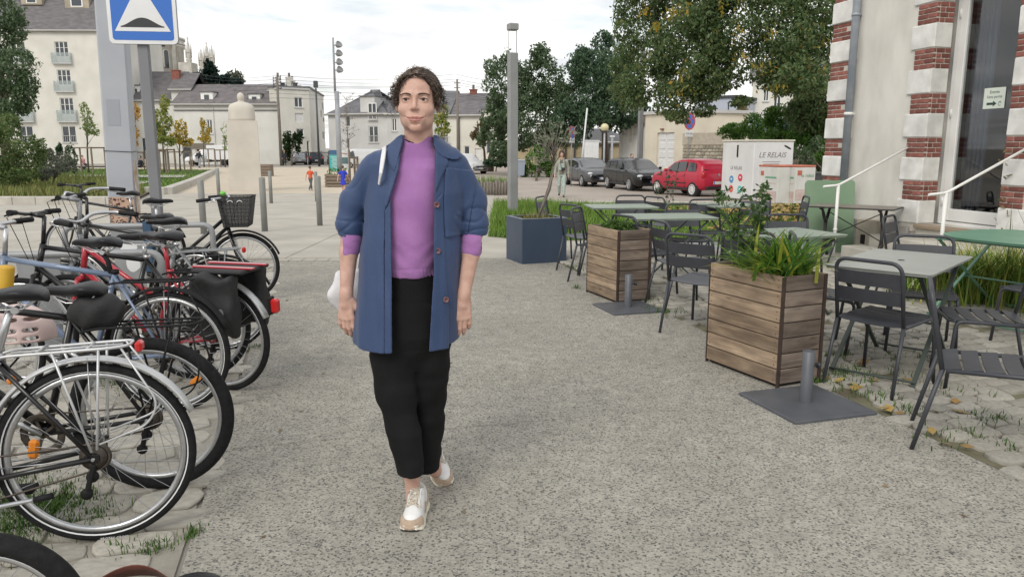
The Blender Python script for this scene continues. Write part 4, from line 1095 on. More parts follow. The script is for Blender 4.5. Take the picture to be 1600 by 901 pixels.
for(px,py,r)in((1145,55,16),(1190,60,13),(1150,92,14),(1060,122,16),(1068,148,18),(1240,110,26),(1290,66,10),(1205,142,14),(1130,8,20),(1250,60,20),(1050,25,10),(1020,45,8),(1175,105,18),(1290,100,16),(1055,20,12),(1005,20,8)):
 c=W(px,py,28.0);yl+=[(c.x+rng.normal()*r*.013,c.y-.5+rng.normal()*.5,c.z+rng.normal()*r*.011)for _ in range(24)]
leaves('yellow_leaves',np.array(yl)-np.array(b),.165,leafmat('yellowing leaves',[(.16,.17,.03),(.28,.22,.03),(.38,.24,.03)]),bpy.data.objects['tree'],flat=.9,kind=None)
# dark evergreens behind the road
tree('tall dark evergreen tree behind the grey lamp post',GT(765,268),
  [(790,130,42,55,60),(770,195,26,40,60),(850,130,45,52,59),(830,190,50,50,58),(780,235,22,22,58),(880,190,40,55,58)],22000,.25,PAL_EVER2,.3)
tree('dark evergreen tree with a high thin top right of the lamp post',GT(945,268),
  [(925,110,50,50,57),(945,160,60,55,56),(900,190,40,45,56),(940,65,22,20,57),(960,120,40,60,55),(985,175,30,25,55),(910,90,20,22,57)],21000,.24,PAL_EVER,.3)
tree('low green bush at the foot of the evergreens',GT(838,283),[(838,252,22,26,55),(860,262,16,16,55),(820,268,10,12,55)],2500,.22,PAL_HEDGE,.08,name='bush',cat='bush')
tree('small rusty leaved tree beside the white car',GT(758,266),[(752,205,16,20,62),(762,192,14,14,62),(740,212,9,8,62)],900,.26,[(.10,.085,.04),(.17,.12,.06),(.12,.11,.05)],.12)
tree('clipped dark hedge beside the white car',GT(775,268),[(765,254,14,8,62),(780,255,14,8,62),(793,254,10,8,62)],1600,.2,PAL_EVER,.05,name='hedge',cat='hedge',limbs=False)
# bright hedge over the stone wall
tree('bright green feathery hedge growing over the stone wall',Vector((13.2,38,gz(38))),
  [(1145,205,30,15,38),(1185,200,34,22,36),(1225,190,38,26,34),(1262,195,34,32,32),(1285,205,30,40,31),(1215,215,40,14,33.5),(1250,225,30,20,31),(1280,235,20,24,30)],15000,.14,PAL_HEDGE,.08,name='hedge',cat='hedge',limbs=False,sub=7)
tree('dry brown shrub between the blue roofed house and the beige house',GT(1160,262),[(1160,180,12,20,58)],500,.3,[(.18,.15,.07),(.26,.2,.09),(.15,.14,.07)],.08,name='bush',cat='bush')
tree('ivy spilling down the end of the stone wall',Vector((11.2,26.6,gz(26.6))),[(1262,250,16,24,27.5),(1275,225,12,18,27.5),(1245,240,8,12,28),(1270,275,12,14,27)],1500,.10,PAL_EVER2,.04,name='ivy',cat='plant',limbs=False)
# big tree and shrubs on the left edge
tree('large dense dark green tree at the left edge over the planting bed',GT(15,285),
  [(-10,60,50,60,40),(25,110,40,45,39),(0,160,55,40,39),(40,150,24,30,39),(20,30,28,40,40),(-70,80,70,100,41)],15000,.20,PAL_EVER2,.28)
tree('broad light green shrub in the raised planting bed',GT(30,298),[(0,230,45,50,30),(40,245,34,36,30),(-40,220,50,60,31),(60,232,16,20,31),(10,195,26,26,31),(20,275,50,18,30)],9000,.13,[(.06,.11,.03),(.10,.16,.05),(.15,.205,.075),(.20,.235,.10)],.06,name='shrub',cat='shrub')
tree('grey leaved twiggy shrub in the middle of the planting bed',GT(85,294),[(85,262,24,16,34),(70,272,20,12,33),(105,258,18,14,35)],1500,.13,PAL_GREYSH,.05,name='shrub',cat='shrub')
tree('silvery green shrub below the pale tree',GT(70,285),[(72,245,14,16,38),(92,248,16,14,39),(60,255,14,14,38)],900,.16,PAL_GREYSH,.05,name='shrub',cat='shrub')
for(px,py,rw,rh,lb)in((93,235,6,10,'small dark clipped conifer left of the lamp post in the square'),(110,240,9,20,'taller dark conifer behind the pole in the planting bed')):
 tree(lb,GT(px,268),[(px,py,rw,rh,60)],500,.2,PAL_EVER,.05,name='conifer',cat='conifer',limbs=False)
# young autumn trees in their stake guards
def guard(c,w,h,lb):
 g=thing('tree_guard','brown wooden stake frame round '+lb,'tree guard',c,0,'wooden stake frames round the young trees')
 for sx in(-1,1):
  for sy in(-1,1):q=MB();q.box((sx*w/2,sy*w/2,h/2),(.1,.1,h));q.build('stake',MAT_STAKE,g)
 for s_ in(-1,1):
  q=MB();q.box((0,s_*w/2,h-.06),(w+.1,.07,.1));q.build('rail',MAT_STAKE,g)
  q=MB();q.box((s_*w/2,0,h-.07),(.07,w-.12,.1));q.build('rail',MAT_STAKE,g)
 return g
YT=(('slim orange leaved young tree behind the sign post',207,268,[(206,205,13,22,62),(210,175,9,20,62),(207,225,10,8,62)],PAL_ORNG,1100),
   ('young tree with green and yellow leaves and a bundle of stakes',257,272,[(252,195,18,26,58),(258,165,9,20,58),(246,215,18,12,58),(262,220,14,10,58)],PAL_GRYEL,1800),
   ('young bright yellow tree right of the green and yellow one',282,270,[(282,205,12,22,61),(290,222,14,7,61),(272,215,9,10,61)],PAL_YEL,900),
   ('small yellow tree in front of the long white house',319,261,[(320,203,10,14,80),(321,217,12,8,80),(317,190,5,8,80)],PAL_YEL,800),
   ('thin pale young tree just left of the monument',352,261,[(352,205,8,18,80),(352,228,8,8,80)],PAL_PALE,170),
   ('pale green young tree in a wooden frame before the apartment block',139,272,[(134,180,11,16,58),(140,200,14,14,58),(130,165,8,6,58),(148,205,9,9,58)],PAL_PALE,520),
   ('leafy green young tree behind the woman\'s shoulder',690,275,[(690,200,14,18,55),(694,175,9,16,55),(684,185,8,12,55)],PAL_GRYEL,700))
for lb,px,py,cl,pal,n in YT:
 bs=GT(px,py);tree(lb,bs,cl,n,.22,pal,.07,'young trees planted in the square',MAT_BARKG,sub=4)
for px,py,w,h,lb in((207,268,1.5,1.75,'the slim orange tree'),(257,272,1.3,2.0,'the green and yellow tree'),(282,270,1.3,1.8,'the bright yellow tree'),(319,261,1.8,2.0,'the small yellow tree near the truck'),(352,261,1.5,1.9,'the thin pale tree by the monument'),(137,272,2.0,2.15,'the pale green tree by the apartment block'),(246,274,1.0,1.9,'a bundle of stakes beside the sign post')):
 guard(GT(px,py),w,h,lb)
# bare young tree by the boards
bs=GT(546,290);t=thing('tree','almost bare young tree with a few brown leaves beside the information boards','tree',bs);q=MB();s_=40/FPX;tips=[]
rd=random.Random(5);zt=W(546,150,40).z-bs.z
q.tube([(0,0,-.1),(.03,0,zt*.4),(-.02,0,zt*.75),(.05,0,zt)],[.05,.04,.025,.006],7)
for k in range(26):
 z0=zt*rd.uniform(.42,.97);a=rd.uniform(0,2*PI);L_=rd.uniform(.3,.95)*(1.15-z0/zt*.8);e=Vector((math.cos(a)*L_,math.sin(a)*L_,z0+L_*.55));q.tube([(0,0,z0),(e.x*.5,e.y*.5,z0+L_*.2),e],[.014,.009,.003],5)
 for j in range(3):
  u=rd.uniform(.4,1);p=Vector((e.x*u,e.y*u,z0+L_*.5*u));f=p+Vector((rd.uniform(-.3,.3),rd.uniform(-.3,.3),rd.uniform(.0,.3)));q.tube([p,f],[.006,.002],4);tips.append(f)
q.build('trunk',MAT_BARKG,t);leaves('leaves',np.array([tuple(p)for p in tips if rd.random()<.8]),.11,leafmat('brown leaves',[(.13,.08,.05),(.2,.12,.07),(.16,.13,.06)]),t,.8,None)
guard(bs,.8,1.55,'the almost bare tree by the boards')
# conifer on the church side and far tree tops
tree('dark blue green cedar in front of the church pinnacles',W(326,240,118)*1.0,[(322,122,22,14,118),(330,110,14,10,118),(325,100,8,8,118),(345,125,20,10,118),(305,125,14,8,118),(368,128,12,7,118)],2600,.55,PAL_DARKC,.4,name='cedar')
tree('light leaved tree top showing above the long roof',W(370,240,125),[(362,118,10,10,125),(375,120,9,12,125)],260,.6,PAL_GREYSH,.25)
tree('trimmed dark green hedge between the two white houses',GT(456,259),[(450,225,10,26,92),(462,222,10,16,92),(469,215,6,12,92),(448,245,8,12,92)],1800,.32,[(.012,.035,.012),(.025,.055,.016),(.045,.08,.02)],.1,name='hedge',cat='hedge',limbs=False)
# raised beds and lawns on the left
def wall_kerb(name_pts,h,w,n,root):
 for(p,r)in zip(name_pts[:-1],name_pts[1:]):
  for k in range(n):
   a=p+(r-p)*(k/n);c=p+(r-p)*((k+1)/n);d=(c-a).normalized()*.006;a=a+d;c=c-d
   a=Vector((a.x,a.y,gz(a.y)+h/2-.03));c=Vector((c.x,c.y,gz(c.y)+h/2-.03));q=MB();q.bar(a,c,w,h+.06,ch=.015);q.build('kerbstone',MAT_CONC2,root)
bed=MB().add([(0,0,-1)],[]).build('raised_bed',MAT_CONC2,None,'structure')
A=GT(-120,320);B=GT(206,320);wall_kerb([A,B],.26,.35,9,bed)
A2=GT(-60,302);B2=GT(150,302);wall_kerb([A2,B2],.24,.3,6,bed)
A3=GT(178,302);B3=GT(262,304);C3=GT(338,268);wall_kerb([A3,B3],.30,.4,3,bed);wall_kerb([B3,C3],.30,.4,8,bed)
def flat(pts):return[(p.x,p.y)for p in pts]
sheet('bed_soil',flat([GT(-140,318),GT(206,318),GT(236,302),GT(180,301),GT(-140,296)]),.10,MAT_EARTH)
lawn_poly=flat([GT(-60,300),GT(258,300),GT(335,267.5),GT(60,264.5),GT(-60,268)])
sheet('lawn',lawn_poly,.12,MAT_TURF)
sheet('lawn_path',flat([GT(100,280),GT(285,281),GT(292,277),GT(110,276.5)]),.16,MAT_CONC2)
sheet('lawn_path',flat([GT(150,296),GT(222,292),GT(242,288),GT(226,287),GT(150,290)]),.16,MAT_CONC2)
blades('lawn_grass',scatter(lawn_poly,14000,.12,lambda x,y:(30/y)**2),.12,.06,MAT_GRASS,.7)
MAT_BEDG=M('bed grasses',(.15,.17,.06),isl=[(.08,.12,.03),(.13,.17,.045),(.22,.22,.08),(.17,.20,.06),(.33,.30,.12)],rough=.8,spec=.2)
pp=flat([GT(-120,317),GT(204,317),GT(230,303),GT(150,303),GT(-120,303)])
blades('bed_grasses',scatter(pp,9000,.10),.42,.04,MAT_BEDG,.8)
blades('bed_grasses',scatter(flat([GT(-60,300),GT(170,300),GT(205,284),GT(80,280),GT(-60,285)]),5200,.12),.45,.05,MAT_BEDG,.8)
# ================================================================ posts, signs, containers and other street furniture
MAT_POST=M('grey painted steel',(.23,.235,.24),(.28,.285,.29),scale=2,rough=.5,detail=6)
MAT_POSTL=M('light grey painted steel',(.34,.36,.40),(.40,.42,.46),scale=1.5,rough=.5,detail=7)
MAT_BOLL=M('bollard paint',(.20,.205,.195),(.26,.265,.25),scale=3,rough=.55,detail=6)
MAT_SIGNP=M('sign post paint',(.16,.165,.18),(.19,.195,.21),scale=2,rough=.45)
MAT_WHT=M('white enamel',(.66,.67,.68),(.72,.73,.74),scale=4,rough=.4)
MAT_BLUE=M('traffic sign blue',(.03,.14,.50),rough=.35)
MAT_BLACK=M('black enamel',(.03,.03,.035),rough=.4)
MAT_RED=M('traffic sign red',(.42,.05,.08),rough=.35)
MAT_PAPER=M('poster paper',(.42,.27,.20),(.50,.35,.27),scale=9,rough=.9)
MAT_PAPER2=M('torn poster paper',(.33,.22,.15),(.58,.53,.47),scale=7,rough=.9,detail=8)
MAT_INK=M('dark ink',(.05,.03,.03),rough=.8)
# --- big light grey post on the left
t=thing('lamp_post','broad pale grey lamp post with poster scraps at its base','lamp post',GT(200,398),.28);t.rotation_euler.y=.022
bpz=t
w=.345
q=MB();q.box((0,0,4.6),(w,w,9.3),ch=.02);q.build('post',MAT_POSTL,t)
q=MB();q.box((0,0,.03),(w+.18,w+.18,.06),ch=.01);q.build('base_plate',MAT_POST,t)
q=MB();q.tube([(-w/2-.006,-w/2-.006,1.44),(w/2+.006,-w/2-.006,1.43),(w/2+.006,w/2+.006,1.44),(-w/2-.006,w/2+.006,1.44)],.005,5,closed=True);q.build('wire',MAT_DGREY,t)
q=MB();q.box((-.03,-w/2-.002,1.95),(.16,.004,.34));q.build('paint_patch',M('old paint patch',(.31,.33,.37),rough=.6),t)
tw=lambda x,y,z:bpz.matrix_basis@Vector((x,y,z))
p=thing('poster','pinkish brown exhibition poster pasted round the foot of the broad lamp post','poster',tw(0,-w/2-.006,.60),t.rotation_euler.z)
q=MB();q.box((0,0,0),(w-.03,.004,.44));q.build('sheet',MAT_PAPER,p)
text_mesh('lettering','EXPOSITION',.075,MAT_INK,p,(-.135,-.004,.0),(PI/2,-PI/2,0),ext=.0005)
q=MB();rd=random.Random(8)
for k in range(60):
 x,z=rd.uniform(-.09,.14),rd.uniform(-.20,.20);q.box((x,-.0035,z),(rd.uniform(.008,.05),.001,rd.uniform(.006,.03)),(0,rd.choice((0,PI/2,.5)),0))
q.build('print',MAT_INK,p,'stuff')
p=thing('poster','torn brown poster strip peeling from the side of the broad lamp post','poster',tw(w/2+.006,-.05,.95),t.rotation_euler.z)
q=MB();ol=[(-.12,-.5),(.12,-.45),(.13,-.2),(.08,.0),(.11,.2),(.05,.42),(-.10,.45),(-.12,.1)]
q.prism(ol,-.002,.002,Matrix.Rotation(PI/2,4,'Z')@Matrix.Rotation(PI/2,4,'X'));q.build('sheet',MAT_PAPER2,p)
# white plastic sheet flapping behind the post
# --- speed hump sign
t=thing('road_sign','square blue road sign with white triangle and speed hump on a grey post','road sign',G(255,443),.12)
zb=2.53
q=MB();q.box((0,0,1.72),(.115,.06,3.46),ch=.012);q.build('post',MAT_SIGNP,t)
P=.68
def rrect(w,h,r,n=5):
 o=[]
 for cx,cy,a0 in((w/2-r,h/2-r,0),(-w/2+r,h/2-r,PI/2),(-w/2+r,-h/2+r,PI),(w/2-r,-h/2+r,1.5*PI)):
  o+=[(cx+r*math.cos(a0+PI/2*k/n),cy+r*math.sin(a0+PI/2*k/n))for k in range(n+1)]
 return o
RX=Matrix.Translation((.03,-.05,zb+P/2))@Matrix.Rotation(PI/2,4,'X')
q=MB();q.prism(rrect(P,P,.05),-.012,.014,RX);pl=q.build('plate',MAT_WHT,t)
q=MB();q.prism(rrect(P+.006,P+.006,.053),-.018,.0125,RX);q.build('rim',MAT_POST,t)
q=MB();q.prism(rrect(P-.075,P-.075,.03),.0,.0165,RX);q.build('field',MAT_BLUE,pl)
q=MB();q.prism([(-.275,-.215),(.275,-.215),(0,.27)],.0,.019,RX);q.build('triangle',MAT_WHT,pl)
hump=[(-.215,-.175)]+[(-.215+.43*k/16,-.165+.085*math.sin(PI*k/16)**1.6)for k in range(17)]+[(.215,-.175)]
q=MB();q.prism(hump,.0,.0215,RX);q.build('hump',MAT_BLACK,pl)
for z in(zb+.15,zb+.55):q=MB();q.box((0,.012,z),(.2,.09,.03),ch=.005);q.build('bracket',MAT_POST,t)
# --- bollards
for(px,yb,yt,lb)in((500,353,275,'grey steel bollard just left of the woman, nearest to the path'),(495,315,268,'farther grey bollard right beside the child in red'),
       (424,318,267,'slim far bollard right of the monument'),(414,362,277,'thick near bollard in front of the monument'),
       (319,366,281,'near bollard behind the bicycle basket'),(343,318,263,'far bollard left of the monument standing near the lawn kerb')):
 b=GT(px,yb);h=atY(px,yt,b.y).z-b.z
 t=thing('bollard',lb,'bollard',b,0,'grey bollards across the square')
 q=MB();q.lathe([(.0,-.05),(.056,-.05),(.056,h-.012),(.046,h),(0,h+.002)],16);q.build('post',MAT_BOLL,t)
 q=MB();q.lathe([(.058,0),(.085,.0),(.085,.008),(.058,.012)],16);q.build('collar',MAT_POST,t)
b=GT(247,330);h=atY(245,262,b.y).z-b.z
t=thing('bollard','bollard with a white top behind the sign post','bollard',b,0,'grey bollards across the square')
q=MB();q.lathe([(0,0),(.06,0),(.06,h-.45),(0,h-.45)],14);q.build('post',MAT_BOLL,t);q=MB();q.lathe([(0,h-.45),(.062,h-.45),(.062,h-.01),(.05,h),(0,h)],14);q.build('cap',MAT_WHT,t)
# --- monument
MAT_MON=M('pale monument stone',(.52,.485,.43),(.60,.56,.50),scale=1.2,rough=.9,bump=.12,bscale=60,detail=9)
b=GT(385,298);t=thing('monument','tall pale stone monument with a bust seen from behind','monument',b,.30);s_=b.y/FPX*1.01
hz=lambda y:atY(385,y,b.y).z-b.z
def tap(q,z0,z1,w0,w1,d0=None,d1=None,ch=0):
 d0=d0 or w0;d1=d1 or w1
 q.add([(-w0/2,-d0/2,z0),(w0/2,-d0/2,z0),(w0/2,d0/2,z0),(-w0/2,d0/2,z0),(-w1/2,-d1/2,z1),(w1/2,-d1/2,z1),(w1/2,d1/2,z1),(-w1/2,d1/2,z1)],
    [(3,2,1,0),(4,5,6,7),(0,1,5,4),(1,2,6,5),(2,3,7,6),(3,0,4,7)])
q=MB();tap(q,-.1,hz(277),1.46,1.46,1.2,1.2);q.build('base',MAT_MON,t)
q=MB();tap(q,hz(277),hz(189),1.36,1.30,1.1,1.05);q.build('pedestal',MAT_MON,t)
q=MB();z0=hz(190);H_=hz(145)-z0
rings=[]
for f,rx,ry,cy in((0,.57,.36,0),(.12,.585,.37,0),(.3,.575,.36,0),(.46,.56,.34,0),(.55,.52,.31,0),(.61,.43,.26,0),(.655,.29,.21,-.01),(.685,.155,.16,-.03),(.71,.125,.135,-.05),(.74,.125,.14,-.06),(.79,.148,.17,-.07),(.86,.158,.18,-.07),(.92,.145,.165,-.07),(.97,.10,.12,-.07),(1,.03,.03,-.07)):
 rings.append([(rx*math.cos(2*PI*k/28),cy+ry*math.sin(2*PI*k/28)*(1+.12*math.sin(2*PI*k/28*5)*(f<.5)*.5),z0+f*H_)for k in range(28)])
q.loft(rings);q.build('bust',MAT_MON,t)
# --- floodlight mast
b=GT(532,292);t=thing('floodlight_mast','tall slim mast carrying four round floodlights','lamp post',b);z=lambda y:atY(529,y,b.y).z-b.z
MAT_MAST=M('galvanised mast',(.26,.27,.29),(.32,.33,.35),scale=3,rough=.5)
q=MB();q.tube([(0,0,-.1),(0,0,z(143))],[.135,.125],12);q.build('column',MAT_MAST,t)
q=MB();q.tube([(-.08,0,z(143)-.1),(-.08,0,z(59))],[.06,.045],10);q.build('pole',MAT_MAST,t)
for y in(71,84.5,98,110):
 q=MB();zz=z(y);q.tube([(-.08,0,zz),(.12,-.05,zz)],.03,6);a=q.build('arm',MAT_MAST,t)
 q=MB();M_=Matrix.Translation((.2,-.1,zz))@Matrix.Rotation(.9,4,'Y')@Matrix.Rotation(.5,4,'X')
 vs=MB();vs.lathe([(0,-.12),(.09,-.12),(.17,.02),(.18,.10),(.16,.10),(.14,.07),(0,.07)],16);q.add([M_@Vector(v)for v in vs.v],vs.f,True);q.build('floodlight',MAT_POST,a)
# --- dark lamp and utility poles far back
b=GT(499,260);t=thing('street_lamp','dark street lamp with a boxy head in front of the narrow house','street lamp',b);z=lambda y:atY(496,y,b.y).z-b.z
q=MB();q.tube([(0,0,0),(0,0,z(138))],[.14,.09],8);q.build('pole',MAT_DGREY,t);q=MB();q.box((0,0,z(132)),(.45,.45,.75),ch=.05);q.build('lantern',MAT_DGREY,t)
MAT_POLE=M('old pole',(.14,.12,.11),(.2,.18,.165),scale=6,rough=.9)
b=GT(440,259);t=thing('utility_pole','wooden utility pole with a tangle of insulators between the white houses','utility pole',b);z=lambda y:atY(437,y,b.y).z-b.z;up1=(b,z)
q=MB();q.tube([(0,0,0),(0,0,z(120))],[.2,.14],8);q.build('pole',MAT_POLE,t)
for k in range(9):
 q=MB();zz=z(138)+(z(120)-z(138))*k/8;q.box((.25*(-1)**k,0,zz),(.5,.1,.08),(0,.3*(-1)**k,0));q.lathe([(.06,0),(.06,.15)],6,(.42*(-1)**k,0,zz));q.build('insulator',MAT_DGREY,t)
b2=GT(716,261);t=thing('utility_pole','thin utility pole in front of the cream house on the right of the woman','utility pole',b2);z2=lambda y:atY(714,y,b2.y).z-b2.z
q=MB();q.tube([(0,0,0),(0,0,z2(124))],[.17,.1],8);q.build('pole',MAT_BARKG,t)
for zz in(z2(130),z2(137)):q=MB();q.box((0,0,zz),(.7,.1,.09));q.build('crossarm',MAT_POLE,t)
wt=thing('overhead_cable','thin overhead cables strung above the roofs across the square','cable',W(300,150,97))
for k,(y0,y1,sg)in enumerate(((118,116,5),(124,124,4),(129,128,5),(134,133,3),(139,141,4),(146,147,3),(153,150,3))):
 A=W(290,y0-6,110);B=W(436,y0,95);C=W(712,y1,95);D=W(830,y1+4,92);pts=[]
 for(u,v)in((A,B),(B,C),(C,D)):
  for i in range(10):f=i/10;pts.append(u*(1-f)+v*f-Vector((0,0,sg*.12*math.sin(PI*f)))-wt.location)
 q=MB();q.tube(pts,.018,4);q.build('cable',MAT_DGREY,wt)
# --- information boards with planters
MAT_TURQ=M('turquoise board',(.06,.42,.40),(.08,.46,.44),scale=3,rough=.5)
b=GT(525,291);t=thing('information_board','turquoise information board with dark blue heading','sign',b,.05);z=lambda y:atY(525,y,b.y).z-b.z;s_=b.y*1.005/FPX
q=MB();q.box((0,0,(z(242)+z(267))/2),(17*s_,.06,z(242)-z(267)));q.build('panel',MAT_TURQ,t)
q=MB();q.box((0,0,(z(234.5)+z(241.5))/2),(17*s_,.06,z(234.5)-z(241.5)));q.build('heading',M('dark blue board',(.05,.13,.25),rough=.5),t)
for k in range(9):
 q=MB();q.box((0,-.032,z(245.5+k*2.1)),((11-(k%3)*2)*s_,.006,.7*s_));q.build('text_line',MAT_WHT,t)
for sx in(-1,1):q=MB();q.box((sx*8.9*s_,0,z(236)/2),(.06,.06,z(236)));q.build('post',MAT_DGREY,t)
b=GT(540,291);t=thing('information_board','white notice board with a grey picture beside the turquoise board','sign',b,.02)
q=MB();q.box((0,0,(z(235)+z(265))/2),(13*s_,.06,z(235)-z(265)));q.build('panel',MAT_WHT,t)
q=MB();q.box((0,-.03,(z(246)+z(256))/2),(10.5*s_,.02,z(246)-z(256)));q.build('picture',M('grey picture',(.07,.14,.16),(.14,.22,.23),scale=3,rough=.6),t)
q=MB();q.box((0,-.03,z(240)),(10*s_,.02,1.2*s_),(0,.15,0));q.build('heading',M('red heading',(.35,.12,.12),rough=.6),t)
for sx in(-1,1):q=MB();q.box((sx*7.4*s_,0,z(234)/2),(.09,.09,z(234)));q.build('post',MAT_STAKE,t)
for(px,w,lb)in((523,1.0,'low wooden pallet planter below the turquoise board'),):
 t=thing('pallet_planter',lb,'planter',GT(px+5,292),.03)
 for k in range(4):q=MB();q.box((0,-.38,.09+.17*k),(1.15,.03,.13));q.build('plank',MAT_STAKE,t);q=MB();q.box((.575,0,.09+.17*k),(.03,.73,.13));q.build('plank',MAT_STAKE,t);q=MB();q.box((-.575,0,.09+.17*k),(.03,.73,.13));q.build('plank',MAT_STAKE,t)
 q=MB();q.box((0,0,.28),(1.1,.7,.5));q.build('soil',MAT_EARTH,t)
 leaves('plants',np.stack([rng.uniform(-.5,.5,120),rng.uniform(-.3,.3,120),rng.uniform(.55,.95,120)],1),.14,leafmat('planter leaves',PAL_HEDGE),t,.8,None)
t=thing('pallet_planter','small wooden pallet box right behind the monument','planter',GT(414,275))
for k in range(4):q=MB();q.box((0,-.5,.12+.22*k),(1.1,.04,.17));q.build('plank',MAT_STAKE,t)
q=MB();q.box((0,0,.42),(1.06,.9,.84));q.build('box',MAT_STAKE,t)
# benches in the square
for(px,py,w,lb)in((150,268,3.2,'long dark bench slab behind the lawn, left of the lamp post'),(222,268,2.4,'dark bench slab right of the broad lamp post')):
 t=thing('bench',lb,'bench',GT(px,py));q=MB();q.box((0,0,.42),(w,.7,.12),ch=.02);q.build('seat',MAT_DGREY,t)
 for sx in(-1,1):q=MB();q.box((sx*w*.38,0,.18),(.3,.5,.36));q.build('leg',MAT_CONC2,t)
# fence before the gap
g=GT(446,258);F=Fac(441,516,95);t=thing('metal_fence','dark metal fence with bars between the houses','fence',F.o,F.rz)
H_=F.loc(470,237)[1]
for k in range(46):q=MB();q.box((F.L*(k+.5)/46,0,H_/2),(.04,.04,H_));q.build('bar',MAT_DGREY,t)
for zz in(.25,H_-.12):q=MB();q.box((F.L/2,0,zz),(F.L,.06,.07));q.build('rail',MAT_DGREY,t)
for k in range(5):q=MB();q.box((F.L*k/4,0,H_/2),(.14,.14,H_+.1));q.build('post',MAT_DGREY,t)
# --- tall grey column lamp in the verge
b=GT(801,338);t=thing('lamp_post','grey square column lamp post with an open frame and small flat head','lamp post',b,.36);z=lambda y:atY(802,y,b.y).z-b.z
q=MB();q.box((0,0,(z(83)-.1)/2),(.205,.205,z(83)+.1),ch=.012);q.build('column',MAT_POST,t)
for sx in(-1,1):q=MB();q.box((sx*.095,.0,(z(83)+z(45))/2),(.014,.014,z(45)-z(83)));q.build('rod',MAT_POST,t)
q=MB();q.box((0,0,(z(37)+z(48))/2),(.23,.23,z(37)-z(48)),ch=.02);q.build('lamp_head',MAT_POST,t)
q=MB();q.box((.0,-.104,.9),(.10,.006,.3));q.build('hatch',MAT_POST,t)
# --- log edging with plants
t=thing('log_edging','low edging of upright grey logs round a planted patch','edging',GT(772,305),.25)
rd=random.Random(3)
for k in range(14):
 q=MB();r=rd.uniform(.05,.07);x=-.9+.125*k;h=rd.uniform(.5,.62);q.lathe([(0,-.1),(r,-.1),(r*1.02,h*.5),(r,h),(r*.6,h+.01),(0,h+.01)],9,(x,.0,0));q.build('log',MAT_BARKG,t)
for k in range(6):
 q=MB();r=rd.uniform(.05,.07);h=rd.uniform(.45,.6);q.lathe([(0,-.1),(r,-.1),(r,h),(0,h+.01)],9,(.74,.12+.125*k,0));q.build('log',MAT_BARKG,t)
blades('plants',np.stack([rng.uniform(-.95,.7,700),rng.uniform(.1,.9,700),np.full(700,.3)],1),.5,.03,MAT_GRASS,.5,t,1,None)
# --- signs, poles and lamps along the far kerb
def noparking(px,ybase,yc,r_px,label,plate=None,yaw=.25):
 b=GT(px,ybase);t=thing('road_sign',label,'road sign',b,yaw);z=atY(px,yc,b.y).z-b.z;s_=b.y/FPX;r=r_px*s_
 q=MB();q.tube([(0,0,-.1),(0,0,z+r)],.03,8);q.build('post',MAT_POST,t)
 RX=Matrix.Translation((0,-.04,z))@Matrix.Rotation(PI/2,4,'X');n=32
 c=lambda rr:[(rr*math.cos(2*PI*k/n),rr*math.sin(2*PI*k/n))for k in range(n)]
 q=MB();q.prism(c(r),-.015,.01,RX);d=q.build('disc',MAT_RED,t)
 q=MB();q.prism(c(r*.80),0,.014,RX);q.build('field',MAT_BLUE,d)
 for a in(PI/4,-PI/4):q=MB();q.box((0,-.056-.002*(a>0),z),(r*1.6,.006,r*.22),(0,a,0));q.build('bar',MAT_RED,d)
 if plate:
  q=MB();zp=atY(px,plate,b.y).z-b.z;q.box((0,-.045,zp),(r*1.5,.012,r*.75),ch=.004);o=q.build('plate',MAT_WHT,t)
  text_mesh('lettering','SUR RAIL',r*.30,MAT_BLACK,o,(0,-.053,zp),(PI/2,0,0),ext=.0006)
noparking(892,291,208,10.5,'round no parking sign on a post left of the white pole',219,1.02)
noparking(1073,285,190,12.5,'round no parking sign with white plate behind the red car',209,.62)
b=GT(905,288);t=thing('pole','thin white leaning pole behind the grey car','pole',b);e=atY(917.5,169,b.y)-b;q=MB();q.tube([(0,0,-.1),e],.045,8);q.build('shaft',MAT_WHT,t)
b=GT(943,281);t=thing('street_lamp','street lamp with a yellowish glass globe','street lamp',b);z=lambda y:atY(943,y,b.y).z-b.z;s_=b.y/FPX
q=MB();q.tube([(0,0,0),(0,0,z(206))],.06,8);q.build('pole',MAT_POSTL,t);q=MB();q.sphere((0,0,z(199.5)),6.3*s_,18,12);q.build('globe',M('cream glass globe',(.56,.50,.26),(.62,.57,.36),scale=1,rough=.25),t)
q=MB();q.lathe([(.02,0),(.17,.02),(.2,.1),(.1,.12)],12,(0,0,z(206)-.03));q.build('holder',MAT_DGREY,t)
b=GT(923,284);t=thing('utility_cabinet','white electrical cabinet with louvred doors behind the grey car','cabinet',b,.1);z=lambda y:atY(923,y,b.y).z-b.z;s_=b.y/FPX
q=MB();q.box((0,0,z(221)/2),(21*s_,.5,z(221)),ch=.02);q.build('case',MAT_WHT,t)
for sx in(-.5,.5):q=MB();q.box((sx*10*s_,-.255,z(221)*.48),(9.3*s_,.02,z(221)*.86),ch=.006);q.build('door',MAT_WHT,t)
q=MB();q.box((0,0,z(220)),(22.5*s_,.56,.06),ch=.01);q.build('lid',MAT_WHT,t)
b=GT(955,281);t=thing('post','short grey post with a flat bar on top beside the globe lamp','post',b);z=lambda y:atY(955,y,b.y).z-b.z
q=MB();q.box((0,0,z(214)/2),(.13,.13,z(214)));q.build('shaft',MAT_POSTL,t);q=MB();q.box((0,0,z(213)),(.32,.2,.09));q.build('cap',MAT_WHT,t)
b=GT(998,292);t=thing('lamp_post','plain grey pole rising into the big tree behind the black car','lamp post',b,.3);q=MB();q.box((0,0,3.5),(.21,.21,7.2),ch=.01);q.build('column',MAT_POST,t)
b=GT(813,277);t=thing('waste_bin','pale grey blue wheeled waste container beside the grey lamp post','bin',b);s_=b.y/FPX;z=lambda y:atY(813,y,b.y).z-b.z
